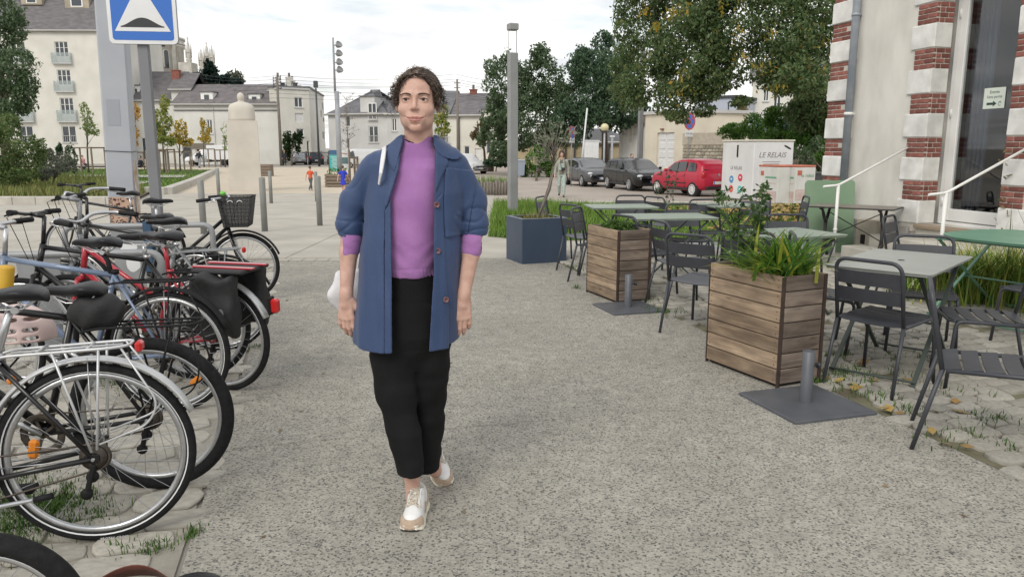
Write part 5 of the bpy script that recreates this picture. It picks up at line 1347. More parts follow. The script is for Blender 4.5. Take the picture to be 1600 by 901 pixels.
q=MB();tap(q,.12,z(252),12*s_,14*s_,.6,.7);q.build('body',M('blue grey plastic',(.27,.31,.38),rough=.5),t);q=MB();q.box((0,0,z(250.5)),(15*s_,.78,2.4*s_),ch=.03);q.build('lid',M('blue grey plastic lid',(.36,.40,.46),rough=.5),t)
for sx in(-1,1):q=MB();q.lathe([(0,-.04),(.1,-.04),(.1,.04),(0,.04)],12,(sx*4.5*s_,-.25,.1),'x');q.build('wheel',MAT_BLACK,t)
# --- clothes and recycling containers
MAT_BINW=M('white container paint',(.60,.60,.60),(.68,.68,.68),scale=1.4,rough=.5,detail=8)
MAT_INKG=M('grey print',(.20,.17,.18),rough=.6)
c0=GT(1170,313.5);cl=GT(1135,307);cr=GT(1234,309)
c0=Vector((8.35,26.9,gz(26.9)));u=Vector((.955,.30,0)).normalized();v=Vector((-.30,.955,0))
t=thing('clothes_bin','large white clothes collection bin with LE RELAIS lettering','container',c0,math.atan2(u.y,u.x))
Wd,Dp,Hh=1.62,1.25,atY(1170,221,26.9).z-c0.z
Dp=1.95
q=MB();q.box((Wd/2,Dp/2,Hh/2),(Wd,Dp,Hh),ch=.03);q.build('body',MAT_BINW,t)
q=MB();q.box((Wd/2,Dp/2,Hh+.03),(Wd+.05,Dp+.05,.06),ch=.015);q.build('lid',M('cream lid',(.60,.57,.48),rough=.6),t)
text_mesh('lettering','LE RELAIS',.26,MAT_INKG,t,(Wd*.46,-.004,Hh-.47),(PI/2,0,0),ext=.001,shear=.25)
for k in range(8):q=MB();q.box((Wd*.44,-.002,Hh-.70-.075*k),(.72-(k%3)*.08,.004,.018));q.build('text_line',MAT_INKG,t)
q=MB();rd=random.Random(2)
for k in range(5):q.box((Wd*.86+k*.04-.12,-.003,Hh-.16-.02*k),(.12,.004,.05),(0,.3,0))
q.build('graffiti',MAT_BLACK,t,'stuff')
q=MB();q.box((Wd*.36,-.002,Hh*.42),(.03,.006,.03));q.build('lock',MAT_DGREY,t)
# left face (x = 0): slot and coloured emblems
LF=lambda y,z:(-.004,y,z)
q=MB();q.box((-.002,Dp*.62,Hh-.30),(.006,.10,.5));q.build('slot_plate',MAT_BINW,t)
q=MB();q.box((-.012,Dp*.50,Hh-.33),(.02,.07,.42));q.build('slot',MAT_DARK,t)
text_mesh('lettering','LE RELAIS',.17,MAT_INKG,t,LF(Dp*.52,Hh-.93),(PI/2,0,-PI/2),ext=.001)
for(yy,zz,cc,nm)in((.66,-1.36,(.09,.27,.50),'blue'),(.38,-1.28,(.60,.05,.09),'red'),(.66,-1.70,(.62,.12,.08),'orange'),(.38,-1.70,(.10,.45,.40),'green')):
 q=MB();q.prism([(.135*math.cos(2*PI*k/20),.135*math.sin(2*PI*k/20))for k in range(20)],0,.006,Matrix.Translation((0,Dp*yy,Hh+zz+.02))@Matrix.Rotation(-PI/2,4,'Y'));q.build('emblem',M('emblem '+nm,cc,rough=.5),t)
 q=MB();q.box((-.008,Dp*yy,Hh+zz+.03),(.004,.10,.055));q.build('emblem_mark',MAT_WHT,t)
MAT_REDT=M('orange red lid',(.50,.15,.09),(.40,.12,.08),scale=4,rough=.6)
MAT_BINP=M('white container with faded print',(.58,.56,.54),(.68,.67,.65),scale=2,rough=.55)
MAT_PINK=M('faded pink print',(.50,.36,.33),(.60,.50,.47),scale=7,rough=.6,detail=6)
for k,(px,lb)in enumerate(((1212,'left white recycling box with red top in front of the clothes bin'),(1227,'right white recycling box with green lettering on its side'))):
 b0=Vector((8.15+.50*k,23.75-.10*k,gz(23.7)+.06));Hq=1.10
 t=thing('recycling_box',lb,'container',b0,math.atan2(.30,.955),'pair of small white recycling boxes')
 wd,dp=(.72,1.0)if k else(.45,1.0)
 q=MB();q.box((wd/2,dp/2,Hq/2),(wd,dp,Hq),ch=.015);q.build('body',MAT_BINP,t)
 q=MB();q.box((wd/2,dp/2,Hq+.03),(wd+.02,dp+.02,.06),ch=.02);q.build('lid',MAT_REDT,t)
 q=MB();q.box((-.002,dp*.5,.20),(.004,dp*.9,.32));q.build('print',MAT_PINK,t)
 q=MB();q.box((-.003,dp*.80,Hq-.20),(.004,.16,.14));q.build('logo',MAT_REDT,t)
 q=MB();q.box((-.003,dp*.36,Hq-.32),(.004,.55,.05));q.build('text_line',M('green print',(.12,.33,.20),rough=.6),t)
 q=MB();q.box((-.003,dp*.40,Hq-.50),(.004,.6,.025));q.build('text_line',MAT_PINK,t)
 if k:
  q=MB();q.box((wd/2,-.002,.26),(wd*.94,.004,.34));q.build('print',MAT_PINK,t)
  q=MB();q.box((wd*.2,-.003,Hq-.17),(.16,.004,.15));q.build('logo',MAT_REDT,t)
  text_mesh('lettering','le relais',.15,_mats['green print'],t,(wd*.60,-.004,Hq-.25),(PI/2,0,0),ext=.001)
b=Vector((9.62,25.2,gz(25.2)));t=thing('waste_bin','dark grey bin between the recycling boxes and the house','bin',b,.3)
q=MB();tap(q,.05,.95,.62,.72,.6,.7);q.build('body',M('dark plastic',(.05,.052,.055),rough=.5),t);q=MB();q.box((0,0,.98),(.78,.76,.07),ch=.02);q.build('lid',M('dark plastic lid',(.07,.072,.075),rough=.5),t)
# ================================================================ cafe terrace
MAT_CHAIR=M('anthracite metal',(.036,.039,.048),(.047,.050,.060),scale=9,rough=.45,spec=.5,detail=6)
MAT_SAGE=M('sage green table',(.24,.29,.235),(.285,.335,.28),scale=3,rough=.4,detail=7)
MAT_SAGEG=M('grey green table',(.30,.32,.30),(.345,.365,.34),scale=3,rough=.38,detail=7)
MAT_GRTAB=M('bottle green table',(.11,.25,.17),(.14,.29,.20),scale=3,rough=.4)
MAT_TLEG=M('dark green grey legs',(.055,.07,.062),rough=.5)
MAT_CAST=M('black cast iron',(.022,.021,.022),(.04,.037,.035),scale=14,rough=.55,bump=.3)
MAT_OLDTOP=M('brown worn table top',(.16,.14,.12),(.23,.205,.18),scale=5,rough=.45,detail=8)
MAT_RUST=M('rusty steel corner',(.035,.022,.019),(.06,.036,.028),scale=14,rough=.85)
MAT_STEELP=M('dark steel plate',(.09,.097,.11),(.12,.127,.142),scale=6,rough=.5,metal=.2,detail=8)
def wood(name,c0,c1):
 if name in _mats:return _mats[name]
 m=bpy.data.materials.new(name);m.use_nodes=True;_mats[name]=m;t=m.node_tree;b=t.nodes['Principled BSDF'];L=t.links.new
 def N(ty,**kw):
  q=t.nodes.new(ty)
  for k_,v_ in kw.items():setattr(q,k_,v_)
  return q
 co=N('ShaderNodeTexCoord');oi=N('ShaderNodeObjectInfo');mp_=N('ShaderNodeMapping');mp_.inputs['Scale'].default_value=(2.2,30,30)
 av=N('ShaderNodeVectorMath',operation='ADD');sc_=N('ShaderNodeMath',operation='MULTIPLY');sc_.inputs[1].default_value=37;L(oi.outputs['Random'],sc_.inputs[0]);cb=N('ShaderNodeCombineXYZ');L(sc_.outputs[0],cb.inputs[0]);L(sc_.outputs[0],cb.inputs[2])
 L(co.outputs['Object'],av.inputs[0]);L(cb.outputs[0],av.inputs[1]);L(av.outputs[0],mp_.inputs[0])
 n=N('ShaderNodeTexNoise');n.inputs['Scale'].default_value=1.0;n.inputs['Detail'].default_value=8;n.inputs['Distortion'].default_value=.9;L(mp_.outputs[0],n.inputs['Vector'])
 r=N('ShaderNodeValToRGB');e=r.color_ramp.elements;e[0].position=.30;e[1].position=.72;e[0].color=(*c0,1);e[1].color=(*c1,1);L(n.outputs['Fac'],r.inputs[0])
 # knots and grey weathering
 mp2=N('ShaderNodeMapping');mp2.inputs['Scale'].default_value=(3.2,6,9);L(av.outputs[0],mp2.inputs[0])
 n2=N('ShaderNodeTexNoise');n2.inputs['Scale'].default_value=1.5;n2.inputs['Detail'].default_value=5;L(mp2.outputs[0],n2.inputs['Vector'])
 r2=N('ShaderNodeValToRGB');r2.color_ramp.elements[0].position=.36;r2.color_ramp.elements[1].position=.66;r2.color_ramp.elements[0].color=(.74,.72,.71,1);r2.color_ramp.elements[1].color=(1.15,1.12,1.06,1);L(n2.outputs['Fac'],r2.inputs[0])
 m1=N('ShaderNodeMix',data_type='RGBA',blend_type='MULTIPLY');m1.inputs['Factor'].default_value=1;L(r.outputs[0],m1.inputs[6]);L(r2.outputs[0],m1.inputs[7])
 v=N('ShaderNodeTexVoronoi');v.inputs['Scale'].default_value=1.15;L(mp2.outputs[0],v.inputs['Vector']);r3=N('ShaderNodeValToRGB');r3.color_ramp.elements[0].position=.05;r3.color_ramp.elements[1].position=.17;r3.color_ramp.elements[0].color=(.52,.46,.42,1);L(v.outputs['Distance'],r3.inputs[0])
 m2=N('ShaderNodeMix',data_type='RGBA',blend_type='MULTIPLY');m2.inputs['Factor'].default_value=.8;L(m1.outputs[2],m2.inputs[6]);L(r3.outputs[0],m2.inputs[7])
 h=N('ShaderNodeHueSaturation');mr=N('ShaderNodeMapRange');mr.inputs[3].default_value=.72;mr.inputs[4].default_value=1.22;L(oi.outputs['Random'],mr.inputs[0]);L(mr.outputs[0],h.inputs['Value']);h.inputs['Saturation'].default_value=.95;L(m2.outputs[2],h.inputs['Color'])
 L(h.outputs[0],b.inputs['Base Color']);b.inputs['Roughness'].default_value=.85;b.inputs['Specular IOR Level'].default_value=.2
 bp=N('ShaderNodeBump');bp.inputs['Strength'].default_value=.35;bp.inputs['Distance'].default_value=.003;L(n.outputs['Fac'],bp.inputs['Height']);L(bp.outputs[0],b.inputs['Normal'])
 return m
MAT_WOOD=wood('weathered planter wood',(.20,.145,.10),(.37,.285,.205))
MAT_WOODG=wood('greyed planter wood',(.135,.105,.088),(.235,.195,.165))
# --- the stacking chair: origin under the seat centre, backrest at +y
def make_chair():
 t=thing('metal_chair','dark grey slatted metal chair','chair')
 r=.0115;SH=.445
 for s in(-1,1):
  q=MB();q.tube([(s*.215,.315,0),(s*.205,.215,.43)],[r*.95,r*1.05],10);q.build('leg',MAT_CHAIR,t)
  q=MB();q.tube(fillet([(s*.225,-.235,0),(s*.205,-.205,SH-.012),(s*.205,.20,SH-.02)],.045,6),r,10);q.build('leg',MAT_CHAIR,t)
 q=MB();q.tube(fillet([(-.205,.215,.42),(-.200,.295,.815),(.200,.295,.815),(.205,.215,.42)],.075,7),r*1.05,10);q.build('back_frame',MAT_CHAIR,t)
 for z0,z1 in((.555,.640),(.662,.748)):
  q=MB();rows=[]
  for k in range(9):
   x=-.197+.394*k/8;bow=.018*(1-(x/.197)**2)
   f=lambda z:.215+(z-.42)*.2025
   rows.append([(x,f(z0)+bow+.004,z0),(x,f(z1)+bow+.004,z1),(x,f(z1)+bow-.004,z1),(x,f(z0)+bow-.004,z0)])
  q.loft(rows,smooth=False);q.build('back_slat',MAT_CHAIR,t)
 q=MB();q.tube(fillet([(-.205,-.205,SH-.012),(-.17,-.24,SH-.016),(.17,-.24,SH-.016),(.205,-.205,SH-.012)],.03),r*.8,8);q.build('seat_frame',MAT_CHAIR,t)
 for k in range(5):
  y0=-.222+k*.089;y1=y0+.074;rows=[]
  for j in range(9):
   x=-.207+.414*j/8;d=-.014*(1-(x/.207)**2)
   rows.append([(x,y0,SH+d),(x,y1,SH+d-.003*k),(x,y1,SH+d-.006-.003*k),(x,y0,SH+d-.006)])
  q=MB();q.loft(rows,smooth=False);q.build('seat_slat',MAT_CHAIR,t)
 return t
chair0=make_chair();_used=[False]
def chair(x,y,face,label,z=0,tilt=None):
 """face: compass direction (deg, 0 = away from us, 90 = right) the sitter looks"""
 t=chair0 if not _used[0]else copy_tree(chair0);_used[0]=True
 t.location=(x,y,z);t.rotation_euler=tilt if tilt else(0,0,PI-math.radians(face));t['label']=label;t['group']='dark grey metal chairs on the terrace'
 return t
def table(x,y,rz,label,top=MAT_SAGE,w=.71,d=.71,legs=MAT_TLEG,h=.735,hole=False,rr_=.035,group='folding metal tables on the terrace',name='folding_table'):
 t=thing(name,label,'table',(x,y,0),rz,group)
 q=MB();q.prism(rrect(w,d,rr_),h-.003,h+.003);q.prism(rrect(w-.02,d-.02,rr_-.005),h-.018,h-.0035);q.build('table_top',top,t)
 if hole:q=MB();q.prism([(.021*math.cos(k*PI/6),.021*math.sin(k*PI/6))for k in range(12)],h+.0042,h+.0052);q.build('parasol_hole',MAT_DARK,t)
 for s in(-1,1):
  yy=s*(d/2-.07)
  q=MB();q.bar((-w/2+.06,yy,0),(w/2-.10,yy,h-.03),.014,.026,up=(0,1,0));q.build('leg',legs,t)
  q=MB();q.bar((w/2-.06,yy-s*.018,0),(-w/2+.10,yy-s*.018,h-.03),.014,.026,up=(0,1,0));q.build('leg',legs,t)
 for x0,z0 in((-w/2+.085,.045),(w/2-.085,.045),(w/2-.11,h-.035),(-w/2+.11,h-.035),(0,h*.46)):
  q=MB();q.tube([(x0,-d/2+.06,z0),(x0,d/2-.06,z0)],.008,6);q.build('crossbar',legs,t)
 return t
def planter(p,q_,r_,label,H=.71,seedn=1):
 """p: corner nearest us, q_: far end of the long side, r_: far end of the short side"""
 u=(q_-p);L_=u.length;u.normalize();S_=(r_-p).length;rz=math.atan2(u.y,u.x)
 t=thing('wooden_planter',label,'planter',p,rz,'wooden planters along the terrace edge')
 rows=7;hh=(H-.03)/rows;rd=random.Random(seedn)
 for k in range(rows):
  z=.03+hh*(k+.5)
  for(c,d,m_)in(((L_/2,-.012,z),(L_-.02,.024,hh-.006),MAT_WOOD),((L_/2,-S_+.012,z),(L_-.02,.024,hh-.006),MAT_WOOD)):
   q=MB();q.box((0,0,0),(d[0],d[1]+rd.uniform(0,.003),d[2]),ch=.003);o=q.build('plank',m_,t);o.location=c
  for x in(.012,L_-.012):
   q=MB();q.box((0,0,0),(S_-.06,.024,hh-.006),ch=.003);o=q.build('plank',MAT_WOODG,t);o.location=(x,-S_/2,z);o.rotation_euler=(0,0,PI/2)
 for x in(0,L_):
  for y in(0,-S_):
   q=MB();sx=1 if x==0 else-1;sy=-1 if y==0 else 1
   q.box((x+sx*.004,y+sy*.010,H/2),(.007,.024,H-.01));q.build('corner_angle',MAT_RUST,t)
 q=MB();q.box((L_/2,-S_/2,H-.13),(L_-.05,S_-.05,.14));q.build('soil',MAT_EARTH,t)
 q=MB();q.box((L_/2,-S_/2,.04),(L_-.04,S_-.04,.05));q.build('base',MAT_DARK,t)
 for k in range(rows):
  for x in(.035,L_-.035):
   for dz in(-.022,.022):q=MB();q.lathe([(0,0),(.004,0),(.003,.002),(0,.002)],6,(0,0,0),'y');q.v=[(v[0]+x,-v[1]+.002,v[2]+.03+hh*(k+.5)+dz)for v in q.v];q.f=[f[::-1]for f in q.f];q.build('screw',MAT_RUST,t)
 return t,L_,S_,H
pl1=planter(G(1213,609),G(1102,566),G(1277,596),'near wooden planter holding strappy yellow green leaves',seedn=2)
pl2=planter(G(963,476),G(916,457.5),G(1005,469),'far wooden planter full of low green herbs',seedn=3)
def parasol_base(px,py,sx,rz,label,h=.33):
 t=thing('parasol_base',label,'parasol base',G(px,py),rz,'steel parasol bases in front of the planters')
 q=MB();q.box((.0,.0,.014),(sx,sx,.026),ch=.003);q.build('plate',MAT_STEELP,t)
 q=MB();q.lathe([(.034,.026),(.034,h),(.030,h+.002),(.030,h-.1)],20);q.build('tube',MAT_STEELP,t)
 q=MB();q.tube([(.03,0,h-.09),(.065,0,h-.09)],.007,8);q.lathe([(0,-.008),(.018,-.008),(.018,.008),(0,.008)],10,(.072,0,h-.09),'x');q.build('screw_knob',MAT_BLACK,t)
c=(G(1160,621)+G(1362,648))/2;_dx=G(1241,664)-G(1160,621);
parasol_base(1258,634,.54,math.atan2(_dx.y,_dx.x)+PI/2-.0,'near square steel parasol base with short tube')
parasol_base(981,483.5,.50,math.atan2(_dx.y,_dx.x)+PI/2,'far square steel parasol base before the herb planter')
# --- plants in the planters
def strap_plant(name,label,base,n,L0,L1,wd,pal,up=.75,cat='plant',spread=.05):
 t=thing(name,label,cat,base);V=[];F=[];rd=random.Random(int(base.x*100));lm=leafmat('straps '+name+str(len(label)),pal)
 for k in range(n):
  a=rd.uniform(0,2*PI);L_=rd.uniform(L0,L1);el=rd.uniform(.55,1.45);r0=Vector((rd.gauss(0,spread),rd.gauss(0,spread),0));d=Vector((math.cos(a),math.sin(a),0));s=Vector((-d.y,d.x,0));p=r0;vz=math.sin(el);vh=math.cos(el);m_=6;b=len(V)
  for i in range(m_+1):
   f=i/m_;w_=wd*(1-f**2.2)*(.75+.5*f if f<.4 else .95)*.5;tw=s*w_
   V+=[tuple(p-tw),tuple(p+Vector((0,0,-w_*.35))),tuple(p+tw)]
   st=L_/m_;p=p+(d*vh+Vector((0,0,vz)))*st;vz-=(1.5-up)*st/L_*1.7;vh=max(.15,vh+.10)
   nn=math.hypot(vz,vh);vz/=nn;vh/=nn
  for i in range(m_):
   for j in(0,1):F.append((b+i*3+j,b+i*3+j+1,b+i*3+j+4,b+i*3+j+3))
 npmesh('leaves',V,F,lm,t,None,True);return t
PAL_STRAP=[(.05,.13,.022),(.075,.18,.028),(.11,.23,.035),(.17,.28,.035),(.36,.36,.05)]
pt,L_,S_,H_=pl1;Mw=pt.matrix_basis
strap_plant('strap_leaf_plant','yellow green strap leaved plant in the near wooden planter',Mw@Vector((.20,-S_*.48,H_-.05)),210,.24,.46,.026,PAL_STRAP,spread=.085,up=1.0)
# tomato like tall plant at the far end
def leafy_plant(name,label,base,stems,h,pal,leaf,nl,spread=.1,wob=.1,cat='plant'):
 t=thing(name,label,cat,base);rd=random.Random(int(abs(base.x)*100+base.y*10));q=MB();pts=[]
 for k in range(stems):
  a=rd.uniform(0,2*PI);hh=h*rd.uniform(.6,1.0);b=Vector((rd.gauss(0,spread*.4),rd.gauss(0,spread*.4),-.03));e=b+Vector((math.cos(a)*spread*rd.uniform(.4,1.6),math.sin(a)*spread*rd.uniform(.4,1.6),hh));m_=(b+e)/2+Vector((rd.uniform(-wob,wob),rd.uniform(-wob,wob),0))*.5
  path=[b*(1-f)**2+m_*2*f*(1-f)+e*f*f for f in np.linspace(0,1,8)];q.tube(path,[.005*(1-.7*i/7)for i in range(8)],5)
  for j in range(nl):
   f=rd.uniform(.12,1)**.8;p=b*(1-f)**2+m_*2*f*(1-f)+e*f*f;o=Vector((rd.gauss(0,1),rd.gauss(0,1),rd.gauss(0,.5))).normalized()*rd.uniform(.02,.09)*(1.1-f*.4);q.tube([p,p+o],[.002,.001],4)
   for m2 in range(3):pts.append(tuple(p+o*(.5+.35*m2)+Vector((rd.gauss(0,.012),rd.gauss(0,.012),rd.gauss(0,.01)))))
 q.build('stems',M('green stem',(.07,.12,.04),rough=.6),t);leaves('leaves',np.array(pts),leaf,leafmat('leaf '+name,pal),t,.6,None);return t
PAL_TOM=[(.03,.075,.02),(.05,.11,.03),(.08,.145,.045),(.12,.17,.06)]
leafy_plant('tall_plant','tall leafy green plant at the far end of the near wooden planter',Mw@Vector((L_-.14,-S_*.5,H_-.05)),9,.66,PAL_TOM,.05,15,.12)
q2,L2,S2,H2=pl2;Mw2=q2.matrix_basis
t=thing('herb_plant','low bushy green herbs in the far wooden planter','plant',Mw2@Vector((L2/2,-S2/2,H2-.07)));n=2600
a=rng.normal(0,1,(n,3));a=a/np.linalg.norm(a,axis=1)[:,None]*rng.uniform(.5,1,n)[:,None]**.5
pts=a*np.array([L2*.46,S2*.46,.12]);pts[:,2]=np.abs(pts[:,2])+.02*np.sin(pts[:,0]*40)
ang=q2.rotation_euler.z;ca,sa=math.cos(ang),math.sin(ang);pts=np.stack([pts[:,0]*ca-pts[:,1]*sa,pts[:,0]*sa+pts[:,1]*ca,pts[:,2]],1)
leaves('leaves',pts,.028,leafmat('herb leaf',[(.03,.075,.015),(.055,.12,.025),(.09,.17,.035),(.13,.2,.05)]),t,.8,None)
# --- blue metal planter with the olive tree
MAT_BLUEP=M('dark blue metal',(.035,.055,.095),(.050,.072,.115),scale=2.2,rough=.42,metal=.1,detail=8,stretch=(1,1,.5))
p0=G(816,414);e=G(885,410)-p0;wdt=e.length;rz=math.atan2(e.y,e.x)
t=thing('metal_planter','square dark blue metal planter with an olive tree','planter',p0,rz);D_=.58;H_=atY(816,343,p0.y).z
q=MB()
for c,d in(((wdt/2,.012,H_/2),(wdt,.024,H_)),((wdt/2,D_-.012,H_/2),(wdt,.024,H_)),((.012,D_/2,H_/2),(.024,D_-.05,H_-.002)),((wdt-.012,D_/2,H_/2),(.024,D_-.05,H_-.002))):q.box(c,d,ch=.003)
q.build('box',MAT_BLUEP,t,label=None)
q=MB()
for c,d in(((wdt/2,.022,H_+.002),(wdt+.004,.05,.006)),((wdt/2,D_-.022,H_+.002),(wdt+.004,.05,.006)),((.022,D_/2,H_+.002),(.05,D_-.094,.006)),((wdt-.022,D_/2,H_+.002),(.05,D_-.094,.006))):q.box(c,d)
q.build('rim',M('blue grey rim',(.13,.155,.20),rough=.45),t)
q=MB();q.box((wdt/2,D_/2,H_-.10),(wdt-.05,D_-.05,.08));q.build('soil',MAT_EARTH,t)
Mb=t.matrix_basis
blades('dry_plants',np.stack([rng.uniform(.06,wdt-.06,240),rng.uniform(.06,D_-.06,240),np.full(240,H_-.06)],1),.14,.008,MAT_DRYG,.8,t,2,None)
ob=Mb@Vector((wdt*.5,D_*.5,H_-.07));t=thing('olive_tree','young olive tree with several slender stems in the blue planter','tree',ob);q=MB();rd=random.Random(12);pts=[]
def pxo(px,py):return atY(px,py,ob.y)-ob
for k,(m_,e_)in enumerate((((858,296),(866,258)),((860,296),(870,240)),((857,292),(872,225)))):
 a,b=pxo(*m_),pxo(*e_);a.y+=.02*k;b.y+=.05*k-.04;q.tube([(.01*k,.01*k,0),a*.55+Vector((0,0,0)),a,b],[.011,.010,.009,.006],6)
tips=((823,245),(832,218),(826,202),(842,193),(850,197),(858,188),(866,200),(874,190),(882,186),(892,196),(888,210),(880,225),(846,215),(836,235),(829,256),(862,215),(872,212),(850,232),(897,204),(840,205))
for k,tp in enumerate(tips):
 s0=pxo(866+rd.uniform(-4,4),rd.uniform(238,262));e=pxo(*tp);e.y+=rd.uniform(-.3,.3);m_=(s0+e)/2+Vector((0,0,.02));q.tube([s0,m_,e],[.006,.004,.002],5)
 for j in range(20):
  f=rd.uniform(.3,1.05);p=s0*(1-f)+e*f;pts.append((p.x+rd.gauss(0,.035),p.y+rd.gauss(0,.035),p.z+rd.gauss(0,.035)))
pts=[p for p in pts if not(lambda q_:856<q_[0]<904 and 222<q_[1]<330)(proj(Vector(p)+ob))]
q.build('trunk',MAT_BARKG,t);leaves('leaves',np.array(pts),.05,leafmat('olive leaves',PAL_OLIVE),t,.9,None)
# --- chairs and tables, placed on the ground plane
def TG(px,py):p=G(px,py);return p.x,p.y
def legs_chair(pl,pr,label):
 """pl, pr: feet of the two back legs in the photograph, as seen from behind the chair"""
 L_,R_=G(*pl),G(*pr);u=(L_-R_).normalized();v=Vector((-u.y,u.x,0));m_=(L_+R_)/2-v*.315;chair(m_.x,m_.y,0,label,tilt=(0,0,math.atan2(u.y,u.x)))
# big table right foreground
table(2.60,5.08,math.radians(48),'grey green folding table in the right foreground with a parasol hole',MAT_SAGEG,1.06,.64,hole=True)
legs_chair((1283,600),(1395,628),'near dark chair with its back to us at the grey green table')
legs_chair((1423,661),(1423,704),'dark chair turned side on, nearest to the camera at the right edge')
chair(2.98,4.72,-72,'dark chair at the right edge facing left with its seat slats in view')
chair(3.02,5.55,204,'dark chair facing us behind the grey green table')
chair(2.22,5.62,97,'dark chair beside the near planter seen edge on',tilt=(math.radians(10),0,PI-math.radians(104)))
chair(3.92,7.35,132,'dark chair at the foot of the steps near the bottle green table')
table(4.35,6.42,.5,'bottle green rounded folding table at the far right by the tall grass',MAT_GRTAB,1.16,1.16,legs=MAT_GRTAB,rr_=.42)
chair(3.98,5.62,-25,'dark chair cut by the right edge beside the bottle green table')
# table behind the near planter
table(2.42,6.78,.35,'sage green folding table partly hidden by the near planter',MAT_SAGE,.80,.68)
chair(2.74,7.42,184,'dark chair behind the sage table near the bistro table')
chair(1.56,6.12,42,'dark chair with a wide two slat back left of the tall leafy plant')
chair(1.98,6.35,20,'dark chair hidden behind the yellow green leaves')
# middle table behind the far planter
table(1.72,8.46,.12,'sage green folding table in the middle of the terrace',MAT_SAGE,.92,.68)
chair(1.36,7.72,62,'dark chair right behind the herb planter, its back overlapping the next chair')
chair(1.63,7.08,76,'dark chair in front of the middle sage table facing right')
chair(2.03,8.88,180,'dark chair facing us at the far side of the middle sage table')
chair(2.53,9.70,172,'dark chair facing us at the far right corner of the middle sage table')
chair(.99,8.5,112,'small looking dark chair peeping out behind the herb planter')
# far left table by the blue planter
table(1.40,9.92,.1,'far sage green folding table beside the blue planter',MAT_SAGE,.85,.68)
chair(.92,9.22,58,'dark chair right of the blue planter with its green seat side to the table')
chair(.66,10.42,112,'dark chair behind the olive tree planter')
chair(1.66,10.52,180,'dark chair facing us at the far end of the far sage table')
chair(2.18,10.62,58,'far dark chair turned edge on in front of the red car')
chair(3.25,10.35,200,'far dark chair on the right in front of the white clothes bin')
table(2.85,10.15,.2,'farthest sage green folding table near the grass',MAT_SAGE,.72,.68)
chair(3.72,9.75,95,'dark chair tipped against the table near the green folded table',z=.0,tilt=(math.radians(20),0,math.radians(80)))
# --- old bistro table by the wall
def old_table():
 c=(G(1290,398)+G(1356,388))/2;t=thing('bistro_table','old brown topped bistro table with black cast iron legs by the wall','table',(4.55,10.22,0),-.65);h=.69
 q=MB();q.prism(rrect(1.06,.60,.02),h,h+.022);q.build('table_top',MAT_OLDTOP,t)
 q=MB();q.prism(rrect(1.08,.62,.02),h+.004,h+.016);q.build('edge_band',MAT_CAST,t)
 for sx in(-.36,.36):
  q=MB()
  q.tube([(sx,0,.22),(sx,0,.30),(sx,0,.50)],[.028,.02,.026],8)
  for s in(-1,1):
   q.tube(fillet([(sx,0,.50),(sx,s*.10,.56),(sx,s*.16,.66),(sx,s*.25,h-.01)],.06),[.024]*3+[.02]*(len(fillet([(0,0,0),(1,0,0),(1,1,0),(2,1,0)],.06))-3),7)if False else q.tube([(sx,0,.50),(sx,s*.07,.54),(sx,s*.13,.61),(sx,s*.16,.645),(sx,s*.22,.675),(sx,s*.27,h-.005)],[.026,.023,.02,.018,.018,.02],7)
   q.tube([(sx,0,.24),(sx,s*.06,.20),(sx,s*.11,.12),(sx,s*.16,.04),(sx,s*.22,.0)],[.026,.024,.02,.02,.024],7)
  q.tube([(sx,-.28,h-.008),(sx,.28,h-.008)],.012,6);q.build('leg',MAT_CAST,t)
 for s in(-1,1):q=MB();q.tube([(s*.36,0,.26),(-s*.34,0,h-.06)],.007,6);q.build('brace',MAT_CAST,t)
old_table()
# --- green folded table top leaning on the house corner
t=thing('folded_table','pale green folded table leaning upright against the house corner','table',(4.52,10.96,0),-.02)
q=MB();q.prism(rrect(.70,1.02,.05),-.012,.012,Matrix.Translation((0,0,.51))@Matrix.Rotation(PI/2-.10,4,'X'));q.build('table_top',M('pale green table',(.17,.265,.17),(.21,.31,.205),scale=2,rough=.5,detail=7),t)
q=MB()
for s in(-1,1):q.bar((s*.28,.06,.02),(s*.28,.14,.95),.014,.03)
q.build('legs',MAT_TLEG,t,'stuff')
# --- tall grasses by the door
t=thing('ornamental_grass','tall yellowing grass clump beside the glass door','plant',Vector((5.15,7.30,0)))
for nm,n,h,w,m_,c,sd in(('green_blades',950,.52,.016,MAT_GRASS,(0,0),.38),('yellow_blades',900,.58,.014,M('yellow grass',(.3,.28,.06),isl=[(.12,.16,.03),(.26,.28,.05),(.40,.36,.07)],rough=.7),(0,.1),.42),('seed_stalks',90,.9,.012,MAT_DRYG,(.1,-.1),.3)):
 blades(nm,np.stack([rng.normal(c[0],sd,n),rng.normal(c[1],sd,n),np.zeros(n)],1),h,w,m_,.75,t,2,None)
t=thing('ornamental_grass','lower green grass clump behind the bottle green table','plant',Vector((4.55,7.42,0)))
for nm,n,h,w,m_,sd in(('green_blades',800,.48,.018,MAT_GRASS,.30),('yellow_blades',600,.45,.014,_mats['yellow grass'],.3)):
 blades(nm,np.stack([rng.normal(0,sd,n),rng.normal(0,sd*.6,n),np.zeros(n)],1),h,w,m_,.9,t,2,None)
t=thing('climbing_stem','dry brown climber stems tied to the right door jamb','plant',PA*(D0+.03)+PB*7.66);q=MB();rd=random.Random(4)
for k in range(7):q.tube([(rd.uniform(-.04,.04),rd.uniform(-.04,.04),.45+j*.4)for j in range(9)],rd.uniform(.008,.018),5)
q.build('stems',M('dry stem',(.16,.115,.075),(.26,.2,.14),scale=12,rough=.9),t)
leaves('dry_leaves',np.stack([rng.normal(-.05,.06,90),rng.normal(-.10,.06,90),rng.uniform(.5,1.5,90)],1),.07,leafmat('dry leaf',[(.2,.15,.08),(.3,.24,.12),(.16,.15,.06)]),t,.9,None)
